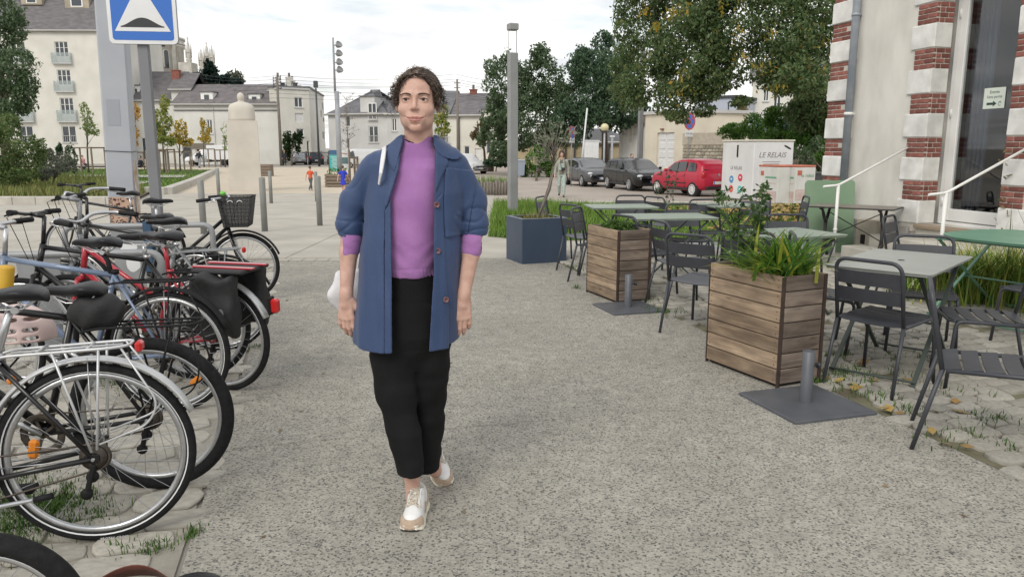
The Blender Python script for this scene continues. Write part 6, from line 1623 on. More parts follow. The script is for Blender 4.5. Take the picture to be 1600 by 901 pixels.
# blossoming shrub in the verge between the cars and the terrace
leafy_plant('flowering_shrub','thin green shrub with pale flower heads in the verge by the red car',Vector((4.35,21.5,gz(21.5))),8,1.5,PAL_GREYSH,.10,6,.3,.3)
# ================================================================ cars and vans
MAT_TYRE=M('tyre rubber',(.018,.018,.019),(.03,.03,.031),scale=20,rough=.85)
MAT_CARGL=M('car window',(.028,.034,.038),rough=.05,spec=1.0)
MAT_ALLOY=M('alloy wheel',(.42,.43,.44),rough=.35,metal=.6)
MAT_HUBW=M('white wheel cover',(.62,.62,.62),rough=.4)
MAT_LAMPC=M('clear lamp glass',(.62,.64,.66),rough=.1,spec=.8)
MAT_LAMPR=M('red lamp glass',(.40,.015,.02),rough=.15)
MAT_TRIM=M('black car trim',(.02,.02,.022),rough=.5)
MAT_PLATE=M('number plate',(.62,.62,.60),rough=.4)
def paint(n,c,metal=.0):return M('car paint '+n,c,rough=.3,metal=metal,coat=.25,spec=.35)
def car(label,rear_wheel,fwd,mat,L=4.3,Wd=1.78,H=1.46,wb=2.65,kind='hatch',hub=None,plate=None,cat='car',name='parked_car',group=None,wr=.315):
 """origin on the ground under the middle of the rear axle; +x to the front"""
 t=thing(name,label,cat,rear_wheel,math.atan2(fwd.y,fwd.x),group);hub=hub or MAT_ALLOY
 ro=(L-wb)*.46;x0=-ro;x1=L-ro;hw=Wd/2
 if kind=='hatch':prof=[(0,.40,.78,.90),(.03,.30,.92,1.02),(.07,.26,.95,H*.86),(.16,.24,.94,H*.975),(.30,.22,.93,H),(.46,.22,.92,H*.985),(.55,.22,.92,H*.93),(.71,.22,.94,0),(.83,.22,.90,0),(.93,.24,.80,0),(.98,.28,.68,0),(1.0,.36,.52,0)]
 elif kind=='estate':prof=[(0,.40,.78,.92),(.025,.30,.94,1.08),(.06,.26,.97,H*.86),(.14,.24,.96,H*.97),(.28,.22,.95,H),(.46,.22,.94,H*.985),(.535,.22,.93,H*.93),(.70,.22,.95,0),(.82,.22,.91,0),(.93,.24,.80,0),(.98,.28,.66,0),(1.0,.36,.50,0)]
 elif kind=='van':prof=[(0,.35,1.0,H*.9),(.01,.30,1.05,H*.97),(.10,.26,1.08,H),(.40,.24,1.08,H),(.62,.24,1.06,H),(.74,.24,1.05,H*.95),(.80,.24,1.04,H*.80),(.86,.24,1.02,0),(.94,.26,.92,0),(.985,.32,.78,0),(1.0,.4,.6,0)]
 ring=[];dense=[]
 for a_,b_ in zip(prof[:-1],prof[1:]):
  m_=5 if(a_[3]>0)==(b_[3]>0)else 1
  for k in range(m_):u=k/m_;u2=u*u*(3-2*u)*.35+u*.65;dense.append(tuple(a_[i]+(b_[i]-a_[i])*(u if i==0 else u2)for i in range(4)))
 dense.append(prof[-1])
 for f,zb,zl,zr in dense:
  x=x0+(x1-x0)*f;e=1-max(0,(.08-f)/.08)**2*.16-max(0,(f-.88)/.12)**2*.24;w=hw*e
  cab=zr>0;zr_=zr if cab else zl+.035;wr_=w*(.80 if cab else .86)
  half=[(w*.86,zb),(w*.97,zb+.08),(w,zb+.24),(w,zl-.12),(w*.955,zl),(wr_*1.03 if cab else w*.90,zl+(zr_-zl)*.55),(wr_,zr_-.05 if cab else zr_-.006),(wr_*.80,zr_-.006 if cab else zr_),(wr_*.4,zr_+.012)]
  ring.append([(x,-y,z)for y,z in half]+[(x,y,z)for y,z in half[::-1]])
 q=MB();q.loft(ring);b=q.build('body',mat,t)
 X=lambda f:x0+(x1-x0)*f
 def at(f):
  fs=[p[0]for p in prof];return[float(np.interp(f,fs,[p[i]for p in prof]))for i in(1,2,3)]
 # cabin glass: windscreen, rear window and side windows lie on the cabin surface
 cabs=[p for p in prof if p[3]>0]
 def pane(name,pts,th=.012):
  q=MB();n=len(pts);c=sum((Vector(p)for p in pts),Vector())/n;nn=(Vector(pts[1])-Vector(pts[0])).cross(Vector(pts[2])-Vector(pts[0])).normalized()
  if nn.dot(c-Vector((X(.4),0,.9)))<0:nn=-nn;
  a=[Vector(p)+nn*th for p in pts];d=[Vector(p)-nn*.03 for p in pts]
  q.add(a+d,[tuple(range(n)),tuple(range(n,2*n))[::-1]]+[(i,n+i,n+(i+1)%n,(i+1)%n)for i in range(n)]);return q.build(name,MAT_CARGL,t)
 last=[p for p in prof if p[3]>0][-1];nxt=prof[len(cabs)]
 wy=hw*.80;zt=last[3]-.05;fr=last[0]+.01;fb=nxt[0]-.015
 pane('windscreen',[(X(fr),-wy*.93,zt),(X(fr),wy*.93,zt),(X(fb),hw*.86,nxt[2]+.05),(X(fb),-hw*.86,nxt[2]+.05)],.012)
 r0,r1=prof[1],prof[3]
 pane('rear_window',[(X(r0[0])+.03,-hw*.72,r0[2]+.10),(X(r0[0])+.03,hw*.72,r0[2]+.10),(X(r1[0])-.10,hw*.68,r1[3]-.09),(X(r1[0])-.10,-hw*.68,r1[3]-.09)],.03)
 if kind=='van':spans=((.66,.84),)
 elif kind=='hatch':spans=((.12,.27),(.30,.44),(.455,.63))
 else:spans=((.08,.21),(.225,.40),(.415,.60))
 for s in(-1,1):
  for k,(f0,f1)in enumerate(spans):
   def pt(f,u):
    zb_,zl,zr=at(f)
    if zr<zl+.1:zr=zl+.1
    zz=zl+.05+(max(zr-.11,zl+.08)-zl-.05)*u;w0,w1=hw*.955,hw*.80;v=(zz-zl)/max(.2,(H-zl));return(X(f),s*(w0+(w1-w0)*min(1,v*.95)+.004),zz)
   f1t=f1 if k<len(spans)-1 else f1-.085;f0t=f0+.03 if k==0 else f0
   pane('side_window',[pt(f0,0),pt(f1,0),pt(f1t,1),pt(f0t,1)],.008)
  # mirrors, handles, door seams, lamps
  q=MB();q.sphere((X(.62),s*(hw+.09),at(.62)[1]+.08),.1,10,8,(.7,.9,.65));q.build('mirror',mat if kind!='van' else MAT_TRIM,t)
  for f in(.33,.50)[(kind=='van'):]:q=MB();q.box((X(f),s*(hw+.004),at(f)[1]-.13),(.17,.03,.03),ch=.008);q.build('door_handle',mat,t)
  for f in((.30,.45,.64)if kind!='van' else(.63,.84)):q=MB();q.box((X(f),s*(hw-.002),.62),(.012,.012,at(f)[1]-.40));q.build('door_seam',MAT_TRIM,t)
  q=MB();q.box((X(.5)-.2,s*(hw-.01),.30),(wb-.85,.05,.09),ch=.015);q.build('sill',MAT_TRIM,t)
  q=MB();q.sphere((X(.945),s*hw*.76,.70),.17,14,10,(1.0,.85,.42));q.build('headlight',MAT_LAMPC,t)
  q=MB();q.sphere((X(.022),s*hw*.80,.84),.15,12,8,(.6,.8,1.15));q.build('tail_light',MAT_LAMPR,t)
  for wx in(0,wb):
   q=MB();q.lathe([(0,-.13*s),(wr*1.17,-.13*s),(wr*1.17,.075*s),(wr*1.02,.079*s),(0,.02*s)],28,(wx,s*(hw-.085),wr),'y',smooth=False)
   q.build('wheel_arch',MAT_DARK,t)
   q=MB();q.lathe([(wr*.66,-.10),(wr*.93,-.105),(wr,-.08),(wr,.08),(wr*.93,.105),(wr*.66,.10)],28,(wx,s*(hw-.085),wr),'y',closed=True);w_=q.build('wheel',MAT_TYRE,t)
   q=MB();yv=s*(hw-.085+.085)
   q.lathe([(.0,0),(wr*.16,.01*s),(wr*.2,-.01*s)],20,(wx,yv,wr),'y')
   for k in range(9):
    a=2*PI*k/9;q.bar((wx+math.cos(a)*wr*.1,yv,wr+math.sin(a)*wr*.1),(wx+math.cos(a)*wr*.66,yv-.01*s,wr+math.sin(a)*wr*.66),.05,.03,up=(0,1,0))
   q.lathe([(wr*.60,.02*s),(wr*.69,.025*s),(wr*.69,-.05*s),(wr*.60,-.03*s)],24,(wx,yv,wr),'y',closed=True);q.lathe([(0,-.04*s),(wr*.6,-.04*s)],20,(wx,yv,wr),'y')
   q.build('rim',hub,w_)
 q=MB();q.box((x1-.045,0,.40),(.09,hw*1.35,.18),ch=.03);q.build('grille',MAT_TRIM,t)
 q=MB();q.box((x1-.03,0,.62),(.08,hw*.9,.08),ch=.02);q.build('grille',MAT_TRIM,t)
 q=MB();q.box((x0+.02,0,.36),(.09,hw*1.4,.14),ch=.03);q.build('bumper',MAT_TRIM,t)
 for xx,sg in((x0-.02,-1),(x1+.01,1)):
  q=MB();q.box((xx,0,.55 if sg<0 else .46),(.02,.52,.115),ch=.004);p_=q.build('number_plate',MAT_PLATE,t)
  if plate:text_mesh('lettering',plate,.085,MAT_TRIM,p_,(xx+.012*sg,0,.55 if sg<0 else .46),(PI/2,0,PI/2*sg),ext=.001)
  q=MB()
  for s in(-1,1):q.box((xx-.001,s*.235,.55 if sg<0 else .46),(.024,.045,.116))
  q.build('plate_band',MAT_BLUE,p_,'stuff')
 return t
GRP='cars parked along the kerb beyond the terrace'
fw=(Vector((6.15,32.6,0))-Vector((7.1,30.5,0))).normalized();side=Vector((fw.y,-fw.x,0))
rw=Vector((7.12,30.5,0))+side*.80;rw.z=gz(rw.y)
tr=car('small bright red three door car seen from behind, nearest to the white containers',rw,fw,paint('red',(.42,.018,.045)),3.6,1.65,1.47,2.37,'hatch',MAT_HUBW,'XX 123 XX' if False else None,group=GRP,wr=.29)
q=MB();q.prism([(0,.07),(.05,0),(0,-.07),(-.05,0)],0,.012,Matrix.Translation((-(3.6-2.37)*.46-.008,0,.86))@Matrix.Rotation(-PI/2,4,'Y')@Matrix.Rotation(PI/2,4,'Z'));q.build('emblem',MAT_ALLOY,tr)
q=MB();q.box((1.15,.829,.52),(1.5,.02,.05),ch=.008);q.build('rubbing_strip',MAT_TRIM,tr)
fb=-PA;sideb=Vector((fb.y,-fb.x,0))
p=Vector((5.46,35.7,0))-sideb*.82-fb*2.72;p.z=gz(36.5)
car('black estate car facing us between the grey and the red car',p,fb,paint('black',(.012,.012,.014)),4.55,1.80,1.47,2.72,'estate',None,None,group=GRP)
p=Vector((3.72,40.6,0))-sideb*.82-fb*2.65;p.z=gz(41)
car('metallic grey hatchback facing us behind the walking woman in green',p,fb,paint('grey',(.12,.125,.135),.5),4.4,1.80,1.47,2.65,'estate',None,None,group=GRP)
p=GT(740,271.5);d=Vector((.55,-.83,0)).normalized()
car('white compact off road car far behind the woman\'s right shoulder',p-d*2.4,d,paint('white',(.62,.63,.64)),4.3,1.8,1.62,2.65,'estate',None,None,wr=.34)
p=GT(557,262);d=Vector((-.8,-.6,0)).normalized()
car('white van half hidden behind the woman\'s left shoulder',p-d*1.8,d,paint('white',(.62,.63,.64)),4.8,1.9,1.95,3.0,'van',cat='van',name='parked_van')
p=GT(457,258.5);d=Vector((-.3,.95,0)).normalized();p.y-=0
MAT_SIL=paint('silver',(.33,.34,.35),.5)
car('silver grey car parked behind the metal fence, seen from the rear',p+Vector((0,3.2,0)),d,MAT_SIL,4.2,1.75,1.5,2.6,'hatch')
car('dark blue car parked behind the metal fence beside the silver one',p+Vector((2.0,3.6,0)),d,paint('navy',(.02,.025,.04)),4.2,1.75,1.5,2.6,'hatch')
car('dark red car parked behind the metal fence near the boards',p+Vector((4.4,3.8,0)),d,paint('dark red',(.13,.02,.03)),4.0,1.75,1.5,2.5,'hatch')
# white box truck
b=GT(325,258.5);b.y=min(b.y,92);t=thing('box_truck','white box truck with a low cab in front of the long house','truck',b,0.03);s_=b.y/FPX
q=MB();q.box((3.4,0,1.55),(5.4,2.0,1.65),ch=.04);q.build('cargo_box',MAT_WHT,t)
q=MB();rows=[]
for x,z in((-1.9,.85),(-1.75,1.0),(-.9,1.15),(-.3,1.75),(.1,1.95),(.65,1.95)):rows.append([(x,-.9,.4),(x,-.92,z*.7),(x,-.75,z),(x,.75,z),(x,.92,z*.7),(x,.9,.4)])
q.loft(rows);q.build('cab',MAT_WHT,t)
q=MB();q.add([(-.75,-.925,1.1),(.4,-.925,1.1),(.4,-.80,1.72),(-.2,-.80,1.68)],[(0,1,2,3)]);q.v=[(x,y-.02,z)for x,y,z in q.v];q.build('side_window',MAT_CARGL,t)
q=MB();q.box((2.2,0,.55),(7.4,.9,.18));q.build('chassis',MAT_TRIM,t)
for x in(-1.1,2.6,4.4):
 for s in(-1,1):q=MB();q.lathe([(0,-.11),(.33,-.11),(.36,-.08),(.36,.08),(.33,.11),(0,.11)],20,(x,s*.82,.36),'y');q.build('wheel',MAT_TYRE,t)
# ================================================================ parked bicycles and their stands
MAT_BTYRE=M('bicycle tyre',(.009,.009,.010),(.017,.017,.018),scale=40,rough=.85,bump=.3,bscale=160,spec=.25)
MAT_CHROME=M('brushed aluminium',(.50,.51,.53),(.58,.59,.60),scale=20,rough=.3,metal=.85)
MAT_SPOKE=M('spoke steel',(.42,.43,.45),rough=.35,metal=.8)
MAT_SADDLE=M('black saddle leather',(.010,.010,.012),(.017,.017,.020),scale=10,rough=.38,spec=.3,bump=.1,bscale=200)
MAT_CHAIN=M('oily chain',(.07,.06,.05),(.12,.10,.085),scale=60,rough=.5,metal=.6)
MAT_BBLK=M('black bicycle paint',(.008,.008,.009),rough=.3,coat=.2)
MAT_BRED=M('red bicycle paint',(.40,.02,.035),rough=.3,coat=.5)
MAT_BBLU=M('blue grey bicycle paint',(.15,.20,.30),rough=.3,coat=.4)
MAT_BGRY=M('grey bicycle paint',(.20,.21,.22),rough=.35,coat=.3)
MAT_ORANGE=M('orange reflector',(.62,.20,.02),rough=.2)
MAT_REDREF=M('red reflector',(.50,.02,.02),rough=.2)
MAT_BAG=M('black bag cloth',(.013,.013,.014),(.022,.022,.024),scale=14,rough=.75,bump=.3,bscale=40)
MAT_MUDS=M('silver mudguard',(.50,.51,.52),(.58,.59,.60),scale=8,rough=.35,metal=.3)
MAT_RUBBER=M('black rubber',(.010,.010,.011),rough=.7,spec=.3)
BG_='bicycles parked at the stands'
def wheel(parent,x,R,tr=.019,rim=MAT_CHROME,stripe=False,refl=None,cassette=False,ns=32,seed=1):
 c=(x,0,R);q=MB();n=64
 q.lathe([(R-tr+tr*math.cos(a)*1.0,tr*math.sin(a))for a in np.linspace(0,2*PI,13)[:-1]],n,c,'y',closed=True);w=q.build('wheel',MAT_BTYRE,parent)
 if stripe:
  for s in(-1,1):q=MB();q.lathe([(R-tr*1.62,s*tr*.80),(R-tr*1.40,s*(tr*.93))],n,c,'y');q.lathe([(R-tr*1.62,s*tr*.82),(R-tr*1.40,s*(tr*.95))][::-1],n,c,'y');q.build('reflective_stripe',MAT_WHT,w)
 rr=R-tr*1.75;q=MB();q.lathe([(rr,.011),(rr-.018,.010),(rr-.024,.0),(rr-.018,-.010),(rr,-.011)],n,c,'y',closed=True);q.build('rim',rim,w)
 q=MB();q.tube([(x,-.03,R),(x,.03,R)],.018,12);q.lathe([(.018,-.032),(.030,-.031),(.030,-.028),(.018,-.027)],16,c,'y',closed=True);q.lathe([(.018,.027),(.030,.028),(.030,.031),(.018,.032)],16,c,'y',closed=True);q.tube([(x,-.075,R),(x,.075,R)],.006,8);q.build('hub',MAT_CHROME,w)
 q=MB()
 for k in range(ns):
  a=2*PI*k/ns;b=a+(.9 if k%4<2 else-.9);s=1 if k%2 else-1
  q.tube([(x+.028*math.cos(b),s*.029,R+.028*math.sin(b)),(x+(rr-.022)*math.cos(a),s*.002,R+(rr-.022)*math.sin(a))],.0012,4,caps=False)
 q.build('spokes',MAT_SPOKE,w,'stuff')
 if cassette:
  q=MB();
  for k in range(7):q.lathe([(.020,.030+.0045*k),(.056-.0045*k,.030+.0045*k),(.056-.0045*k,.0325+.0045*k),(.020,.0325+.0045*k)],26,c,'y',closed=True)
  q.build('cassette',MAT_CHAIN,w)
 if refl is not None:
  for a in refl:q=MB();q.box((x+(R*.62)*math.cos(a),0,R+(R*.62)*math.sin(a)),(.075,.022,.036),(0,-a+PI/2,0),ch=.010);q.build('reflector',MAT_ORANGE,w)
 return w
def saddle(parent,p,L=.27,W_=.16,tilt=0.0,mat=MAT_SADDLE):
 """nose towards +x"""
 q=MB();rows=[];px,pz=p
 for f,w,up,th in((0,.25,-.012,.02),(.04,.62,.004,.036),(.14,.94,.014,.048),(.27,1.0,.016,.052),(.42,.76,.008,.048),(.58,.44,.0,.042),(.78,.27,-.001,.036),(.93,.22,-.004,.03),(1.0,.10,-.012,.018)):
  x=px-L*.42+L*f;hw=W_/2*w;zz=pz+up+tilt*(f-.4)*L;rows.append([(x,hw*math.cos(a),zz+(th*.35*math.sin(a)if math.sin(a)>0 else th*.75*math.sin(a)))for a in np.linspace(0,2*PI,15)[:-1]])
 q.loft(rows);s=q.build('saddle',mat,parent)
 q=MB()
 for y in(-.022,.022):q.tube([(px-L*.30,y*1.4,pz-.02),(px-L*.15,y,pz-.052),(px+L*.15,y,pz-.052),(px+L*.42,y*.5,pz-.02)],.0035,6)
 q.tube([(px-.02,-.03,pz-.055),(px-.02,.03,pz-.055)],.014,8);q.build('saddle_rails',MAT_CHROME,s);return s
def mudguard(parent,x,R,a0,a1,mat,wd=.031,dr=.026):
 q=MB();rows=[];n=26
 for k in range(n+1):
  a=a0+(a1-a0)*k/n;rows.append([(x+(R+dr+b)*math.cos(a),y,R+(R+dr+b)*math.sin(a))for y,b in((-wd,-.012),(-wd*.8,-.002),(0,.004),(wd*.8,-.002),(wd,-.012),(wd*.75,-.005),(0,.0),(-wd*.75,-.005))])
 q.loft(rows);g=q.build('mudguard',mat,parent)
 for a in(a0+.25*(1 if a1>a0 else-1),(a0+a1)/2+.35):
  q=MB()
  for s in(-1,1):q.tube([(x+(R+dr)*math.cos(a),s*wd*.8,R+(R+dr)*math.sin(a)),(x,s*.06,R)],.0022,5)
  q.build('stay',MAT_SPOKE,g,'stuff')
 return g
def bike(label,contact,heading,lean=0.0,R=.345,tr=.019,col=MAT_BBLK,wb=1.06,frame='diamond',sad=(.24,.96),bar='flat',barh=1.04,mud=None,mudf=None,rack=None,rackx=.21,stripe=False,refl=(2.6,),kick=False,post=MAT_CHROME,grip=MAT_RUBBER,stem=MAT_BBLK,tail=None,front=True,rearw=True,rr=None,chainguard=False,sadL=.27,sadW=.16,saddle_on=True,steer=0.0):
 t=thing('bicycle',label,'bicycle',contact,0,BG_);hd=Vector((heading[0],heading[1],0)).normalized();t.rotation_euler=Euler((lean,0,math.atan2(hd.y,hd.x)))
 ax=Vector((0,0,R));bb=Vector((.44,0,.285));sc=Vector((bb.x-.155*(sad[0]/.25 if False else 1),0,.80 if frame=='diamond' else .74));sc.x=bb.x-(bb.x-.28)*(sc.z-bb.z)/(.80-.285)
 fx=Vector((wb,0,R));ht=Vector((wb-.165,0,.89));hb=Vector((wb-.120,0,.72 if frame=='diamond' else .70))
 if rearw:wheel(t,0,R,tr,stripe=stripe,refl=refl,cassette=True)
 if front:
  fk=bpy.data.objects.new('front_fork',None)
  q=MB();crown=hb+Vector((.008,0,-.03));q.tube([hb,crown],.018,10);q.tube([crown+Vector((0,-.045,0)),crown,crown+Vector((0,.045,0))],.017,8)
  for s in(-1,1):q.tube([crown+Vector((0,s*.045,0)),crown.lerp(fx,.6)+Vector((-.012,s*.055,0)),fx+Vector((0,s*.058,0))],[.014,.012,.009],8)
  q.build('fork',col,t);wheel(t,wb,R,tr,stripe=stripe,refl=refl)
  if mudf:mudguard(t,wb,R,.35,2.6,mudf)
 q=MB()
 tubes=[(sc,bb,.0155),(ht,hb,.019),(hb.lerp(ht,.15),bb,.018)]
 if frame=='diamond':tubes.append((ht.lerp(hb,.12),sc.lerp(bb,.04),.0155))
 elif frame=='mixte':tubes.append((ht.lerp(hb,.15),sc.lerp(bb,.45),.0145))
 else:tubes.append((hb.lerp(ht,.6),bb.lerp(sc,.22),.017))
 for a,b,r in tubes:q.tube([a,b],r,12)
 for s in(-1,1):
  q.tube([sc.lerp(bb,.03)+Vector((0,s*.015,0)),ax+Vector((.0,s*.062,0))],.0085,8);q.tube([bb+Vector((-.02,s*.035,0)),ax+Vector((0,s*.062,0))],.0105,8);q.box(ax+Vector((.005,s*.062,0)),(.05,.006,.035),ch=.002)
 q.tube([bb+Vector((0,-.036,0)),bb+Vector((0,.036,0))],.022,12);q.build('frame',col,t)
 q=MB();sp=Vector((sad[0]+.0,0,sad[1]-.045));q.tube([sc.lerp(bb,.1),sc+(sp-sc)*.5,sp],.0135,10);q.lathe([(.016,-.012),(.021,-.012),(.021,.012),(.016,.012)],12,sc);q.build('seat_post',post,t)
 if saddle_on:saddle(t,sad,sadL,sadW,.05)
 # stem and handlebar
 st=ht+Vector((-.02,0,barh-ht.z));fw_=st+Vector((.08 if bar=='flat' else .05,0,.015));ste=Matrix.Translation(ht)@Matrix.Rotation(steer,4,'Z')@Matrix.Translation(-ht)
 q=MB();q.tube([ste@ht,ste@st],.013,10);q.tube([ste@st,ste@fw_],.015,10);q.build('stem',stem,t)
 pts=[(fw_+Vector((-.03,-.30,.015))),fw_+Vector((-.01,-.20,.012)),fw_+Vector((0,-.06,0)),fw_+Vector((0,.06,0)),fw_+Vector((-.01,.20,.012)),fw_+Vector((-.03,.30,.015))]if bar=='flat' else[fw_+Vector((-.20,-.27,.03)),fw_+Vector((-.06,-.25,.045)),fw_+Vector((.02,-.14,.05)),fw_,fw_+Vector((.02,.14,.05)),fw_+Vector((-.06,.25,.045)),fw_+Vector((-.20,.27,.03))]
 pts=[ste@p for p in pts];q=MB();q.tube(fillet(pts,.05,4),.0115,10);hb_=q.build('handlebar',stem if bar=='flat' else MAT_CHROME,t)
 for e,d in((pts[0],pts[1]),(pts[-1],pts[-2])):
  q=MB();dd=(d-e).normalized();q.tube([e-dd*.004,e+dd*.02,e+dd*.11,e+dd*.125],[.0165,.0165,.0155,.014],10);q.build('grip',grip,hb_)
  q=MB();c_=e+dd*.135;q.tube([c_,c_+Vector((.03,0,-.012)),c_+Vector((.045,0,-.014))-dd*.03,c_+Vector((.035,0,-.02))-dd*.11],[.009,.008,.006,.005],6);q.build('brake_lever',MAT_CHROME if bar!='flat' else MAT_RUBBER,hb_)
 q=MB()
 for s in(-1,1):m_=ste@(fw_+Vector((.10,s*.08,-.02)));q.tube([x for x in(pts[0 if s<0 else-1].lerp(pts[1 if s<0 else-2],.9),m_,ste@(hb+Vector((.03,s*.03,.06))),hb.lerp(bb,.3)+Vector((0,s*.02,0)))],.0026,5)
 q.build('brake_cables',MAT_RUBBER,t,'stuff')
 # drive train
 q=MB();q.lathe([(.060,.041),(.088,.041),(.092,.043),(.088,.045),(.060,.045)],34,bb,'y',closed=True)
 for k in range(5):a=2*PI*k/5;q.bar(bb+Vector((0,.043,0)),bb+Vector((.07*math.cos(a),.043,.07*math.sin(a))),.012,.004,up=(0,1,0))
 cw=q.build('chainring',MAT_CHAIN,t)
 q=MB();ca=.6;cv=Vector((math.cos(ca),0,math.sin(ca)))*.17
 for s in(-1,1):
  q=MB();e=bb+cv*s;q.tube([bb+Vector((0,s*.05,0)),e+Vector((0,s*.065,0))],[.013,.010],8);cr=q.build('crank',MAT_CHROME,t);q=MB();q.box(e+Vector((0,s*.115,0)),(.085,.075,.022),ch=.006);q.build('pedal',MAT_RUBBER,cr)
 ch=[Vector((.05*math.cos(a),.043,R+.05*math.sin(a)))for a in np.linspace(PI/2,1.5*PI,8)]+[bb+Vector((.09*math.cos(a),.0,.09*math.sin(a)))+Vector((0,.043,0))for a in np.linspace(-PI/2,PI/2,8)]
 q=MB();q.tube(ch,.0042,5,closed=True);q.build('chain',MAT_CHAIN,t)
 q=MB();q.bar(ax+Vector((.0,.062,-.02)),ax+Vector((.03,.06,-.12)),.018,.02,up=(0,1,0),ch=.004);q.lathe([(0,-.005),(.022,-.005),(.022,.005),(0,.005)],12,ax+Vector((.01,.055,-.07)),'y');q.lathe([(0,-.005),(.022,-.005),(.022,.005),(0,.005)],12,ax+Vector((.035,.055,-.135)),'y');q.build('derailleur',MAT_RUBBER,t)
 if chainguard:q=MB();q.box(((bb.x)*.55,.055,R-.01),(.5,.012,.10),ch=.005);q.build('chain_guard',MAT_RUBBER,t)
 if mud:mudguard(t,0,R,-.30,2.75,mud)
 if rack:
  z=2*R+.065;q=MB();o=rackx
  q.tube(fillet([(.12+o,-.035,z-.03),(.05+o,-.055,z-.01),(-.30+o,-.060,z),(-.36+o,-.045,z+.004),(-.36+o,.045,z+.004),(-.30+o,.060,z),(.05+o,.055,z-.01),(.12+o,.035,z-.03)],.03),.0058,8)
  for x in(-.22+o,-.06+o):q.tube([(x,-.058,z),(x,.058,z)],.0045,6)
  q.tube([(.04+o,0,z-.01),(-.33+o,0,z)],.0045,6);q.tube([(.12+o,0,z-.03),sc.lerp(bb,.06)-Vector((.02,0,0))],.005,6);q.tube([(.12+o,-.035,z-.03),(.12+o,.035,z-.03)],.005,6)
  rk=q.build('rack',rack,t)
  for s in(-1,1):
   q=MB();q.tube([(-.0+o*.5,s*.058,z),(.0,s*.075,R+.03)],.0048,6);q.tube([(-.26+o,s*.06,z),(-.02,s*.08,R+.04)],.0048,6);q.tube(fillet([(-.33+o,s*.05,z),(-.24,s*.078,R+.20),(-.20,s*.08,R+.12),(-.03,s*.08,R+.06)],.05),.004,6);q.build('rack_stay',rack,rk)
  if tail:q=MB();q.box((-.385+o,0,z-.01),(.026,.055,.04),ch=.008);q.build('tail_light',MAT_REDREF,rk)
 if kick:q=MB();q.tube([(.52,.07,.20),(.40,.10,.205),(.17,.11,.235)],[.010,.009,.008],8);ks=q.build('kickstand',MAT_CHROME,t);q=MB();q.tube([(.19,.11,.232),(.13,.112,.242)],.012,8);q.build('foot',MAT_RUBBER,ks)
 return t
NB=-PB
# the nearest black bicycle with silver mudguard
b1=bike('nearest black bicycle with a silver mudguard and silver rack',G(166,842),NB,.02,R=.348,tr=.0195,col=MAT_BBLK,sad=(.235,.965),mud=MAT_MUDS,rack=MAT_MUDS,stripe=True,refl=(.17,),kick=True,tail=True,frame='step',sadL=.29,sadW=.185)
# black bicycle with a fat plain tyre, second in the row
b2=bike('black bicycle with a fat plain rear tyre and no mudguard, second in the row',G(250,762),(-1,-.08),-.03,R=.345,tr=.027,sad=(.25,.90),refl=(),col=MAT_BBLK,rack=MAT_RUBBER,rackx=.12)
g=Grid.uni((.02,-.12,.68),(.36,.12,.94),.006);g.ell((.19,0,.80),(.11,.062,.075),.01);g.ell((.16,0,.83),(.09,.055,.05),.03);X,Y,Z=np.meshgrid(*g.a,indexing='ij',sparse=True);g.D=(g.D+.004*np.sin(X*60+Z*40)).astype(np.float32);sdf_obj('saddle_bag',g,MAT_BAG,b2,(0,0,0),1)
# blue grey bicycle with black rack
b3=bike('blue grey bicycle with a black mudguard and black rack, third in the row',G(272,642),(-1,.03),.03,R=.345,tr=.019,col=MAT_BBLU,sad=(.35,.965),mud=MAT_RUBBER,rack=MAT_RUBBER,refl=(-2.25,),post=MAT_RUBBER,tail=False,stripe=True,stem=MAT_CHROME)
# red bicycle with pannier bags
b4=bike('red bicycle with black pannier bags and a silver mudguard',G(350,610),(-.969,.2475),-.03,R=.345,tr=.019,col=MAT_BRED,sad=(.33,.955),mud=MAT_MUDS,rack=MAT_RUBBER,frame='mixte',bar='swept',refl=(),barh=1.0,sadL=.27,sadW=.20,post=MAT_BRED)
q=MB();q.box((-.42+.02,0,.56),(.045,.055,.085),ch=.012);q.build('tail_light',MAT_REDREF,b4);q=MB();q.box((-.372,0,.56),(.02,.065,.11),ch=.008);q.build('lamp_base',MAT_RUBBER,b4)
for s in(-1,1):
 g=Grid.uni((-.34,s*.15-.10,.30),(.10,s*.15+.10,.80),.008);X,Y,Z=np.meshgrid(*g.a,indexing='ij',sparse=True)
 g.D=smax(smax(np.abs(X+.10)-.145+.05*np.clip((Z-.5)*2,-1,1)*0,np.abs(Y-s*.15)-.055-.012*np.sin(Z*26),.04),np.abs(Z-.575)-.185+.02*np.sin(X*30),.05).astype(np.float32);sdf_obj('pannier_bag',g,MAT_BAG,b4,(0,0,0),1)
 q=MB();q.prism([(.02*math.cos(a),.028*math.sin(a))for a in np.linspace(0,2*PI,15)[:-1]],0,.003,Matrix.Translation((-.18,s*.15-s*-.068 if s>0 else-.15-.068,.55))@Matrix.Rotation(PI/2,4,'X'));q.build('emblem',MAT_BGRY,b4)
q=MB();q.box((-.12,0,.775),(.34,.30,.025),ch=.01);q.build('pannier_lid',MAT_BAG,b4)
for y in(-.07,.07):q=MB();q.box((-.12,y,.792),(.40,.035,.008));q.build('strap',MAT_BRED,b4)
text_mesh('lettering','NORTHERN',.034,MAT_WHT,b4,(.66,-.0205,.475),(PI/2,-.78,0),ext=.0006)
text_mesh('lettering','NORTHERN',.034,MAT_WHT,b4,(.66,.0205,.475),(PI/2,.78,PI),ext=.0006)
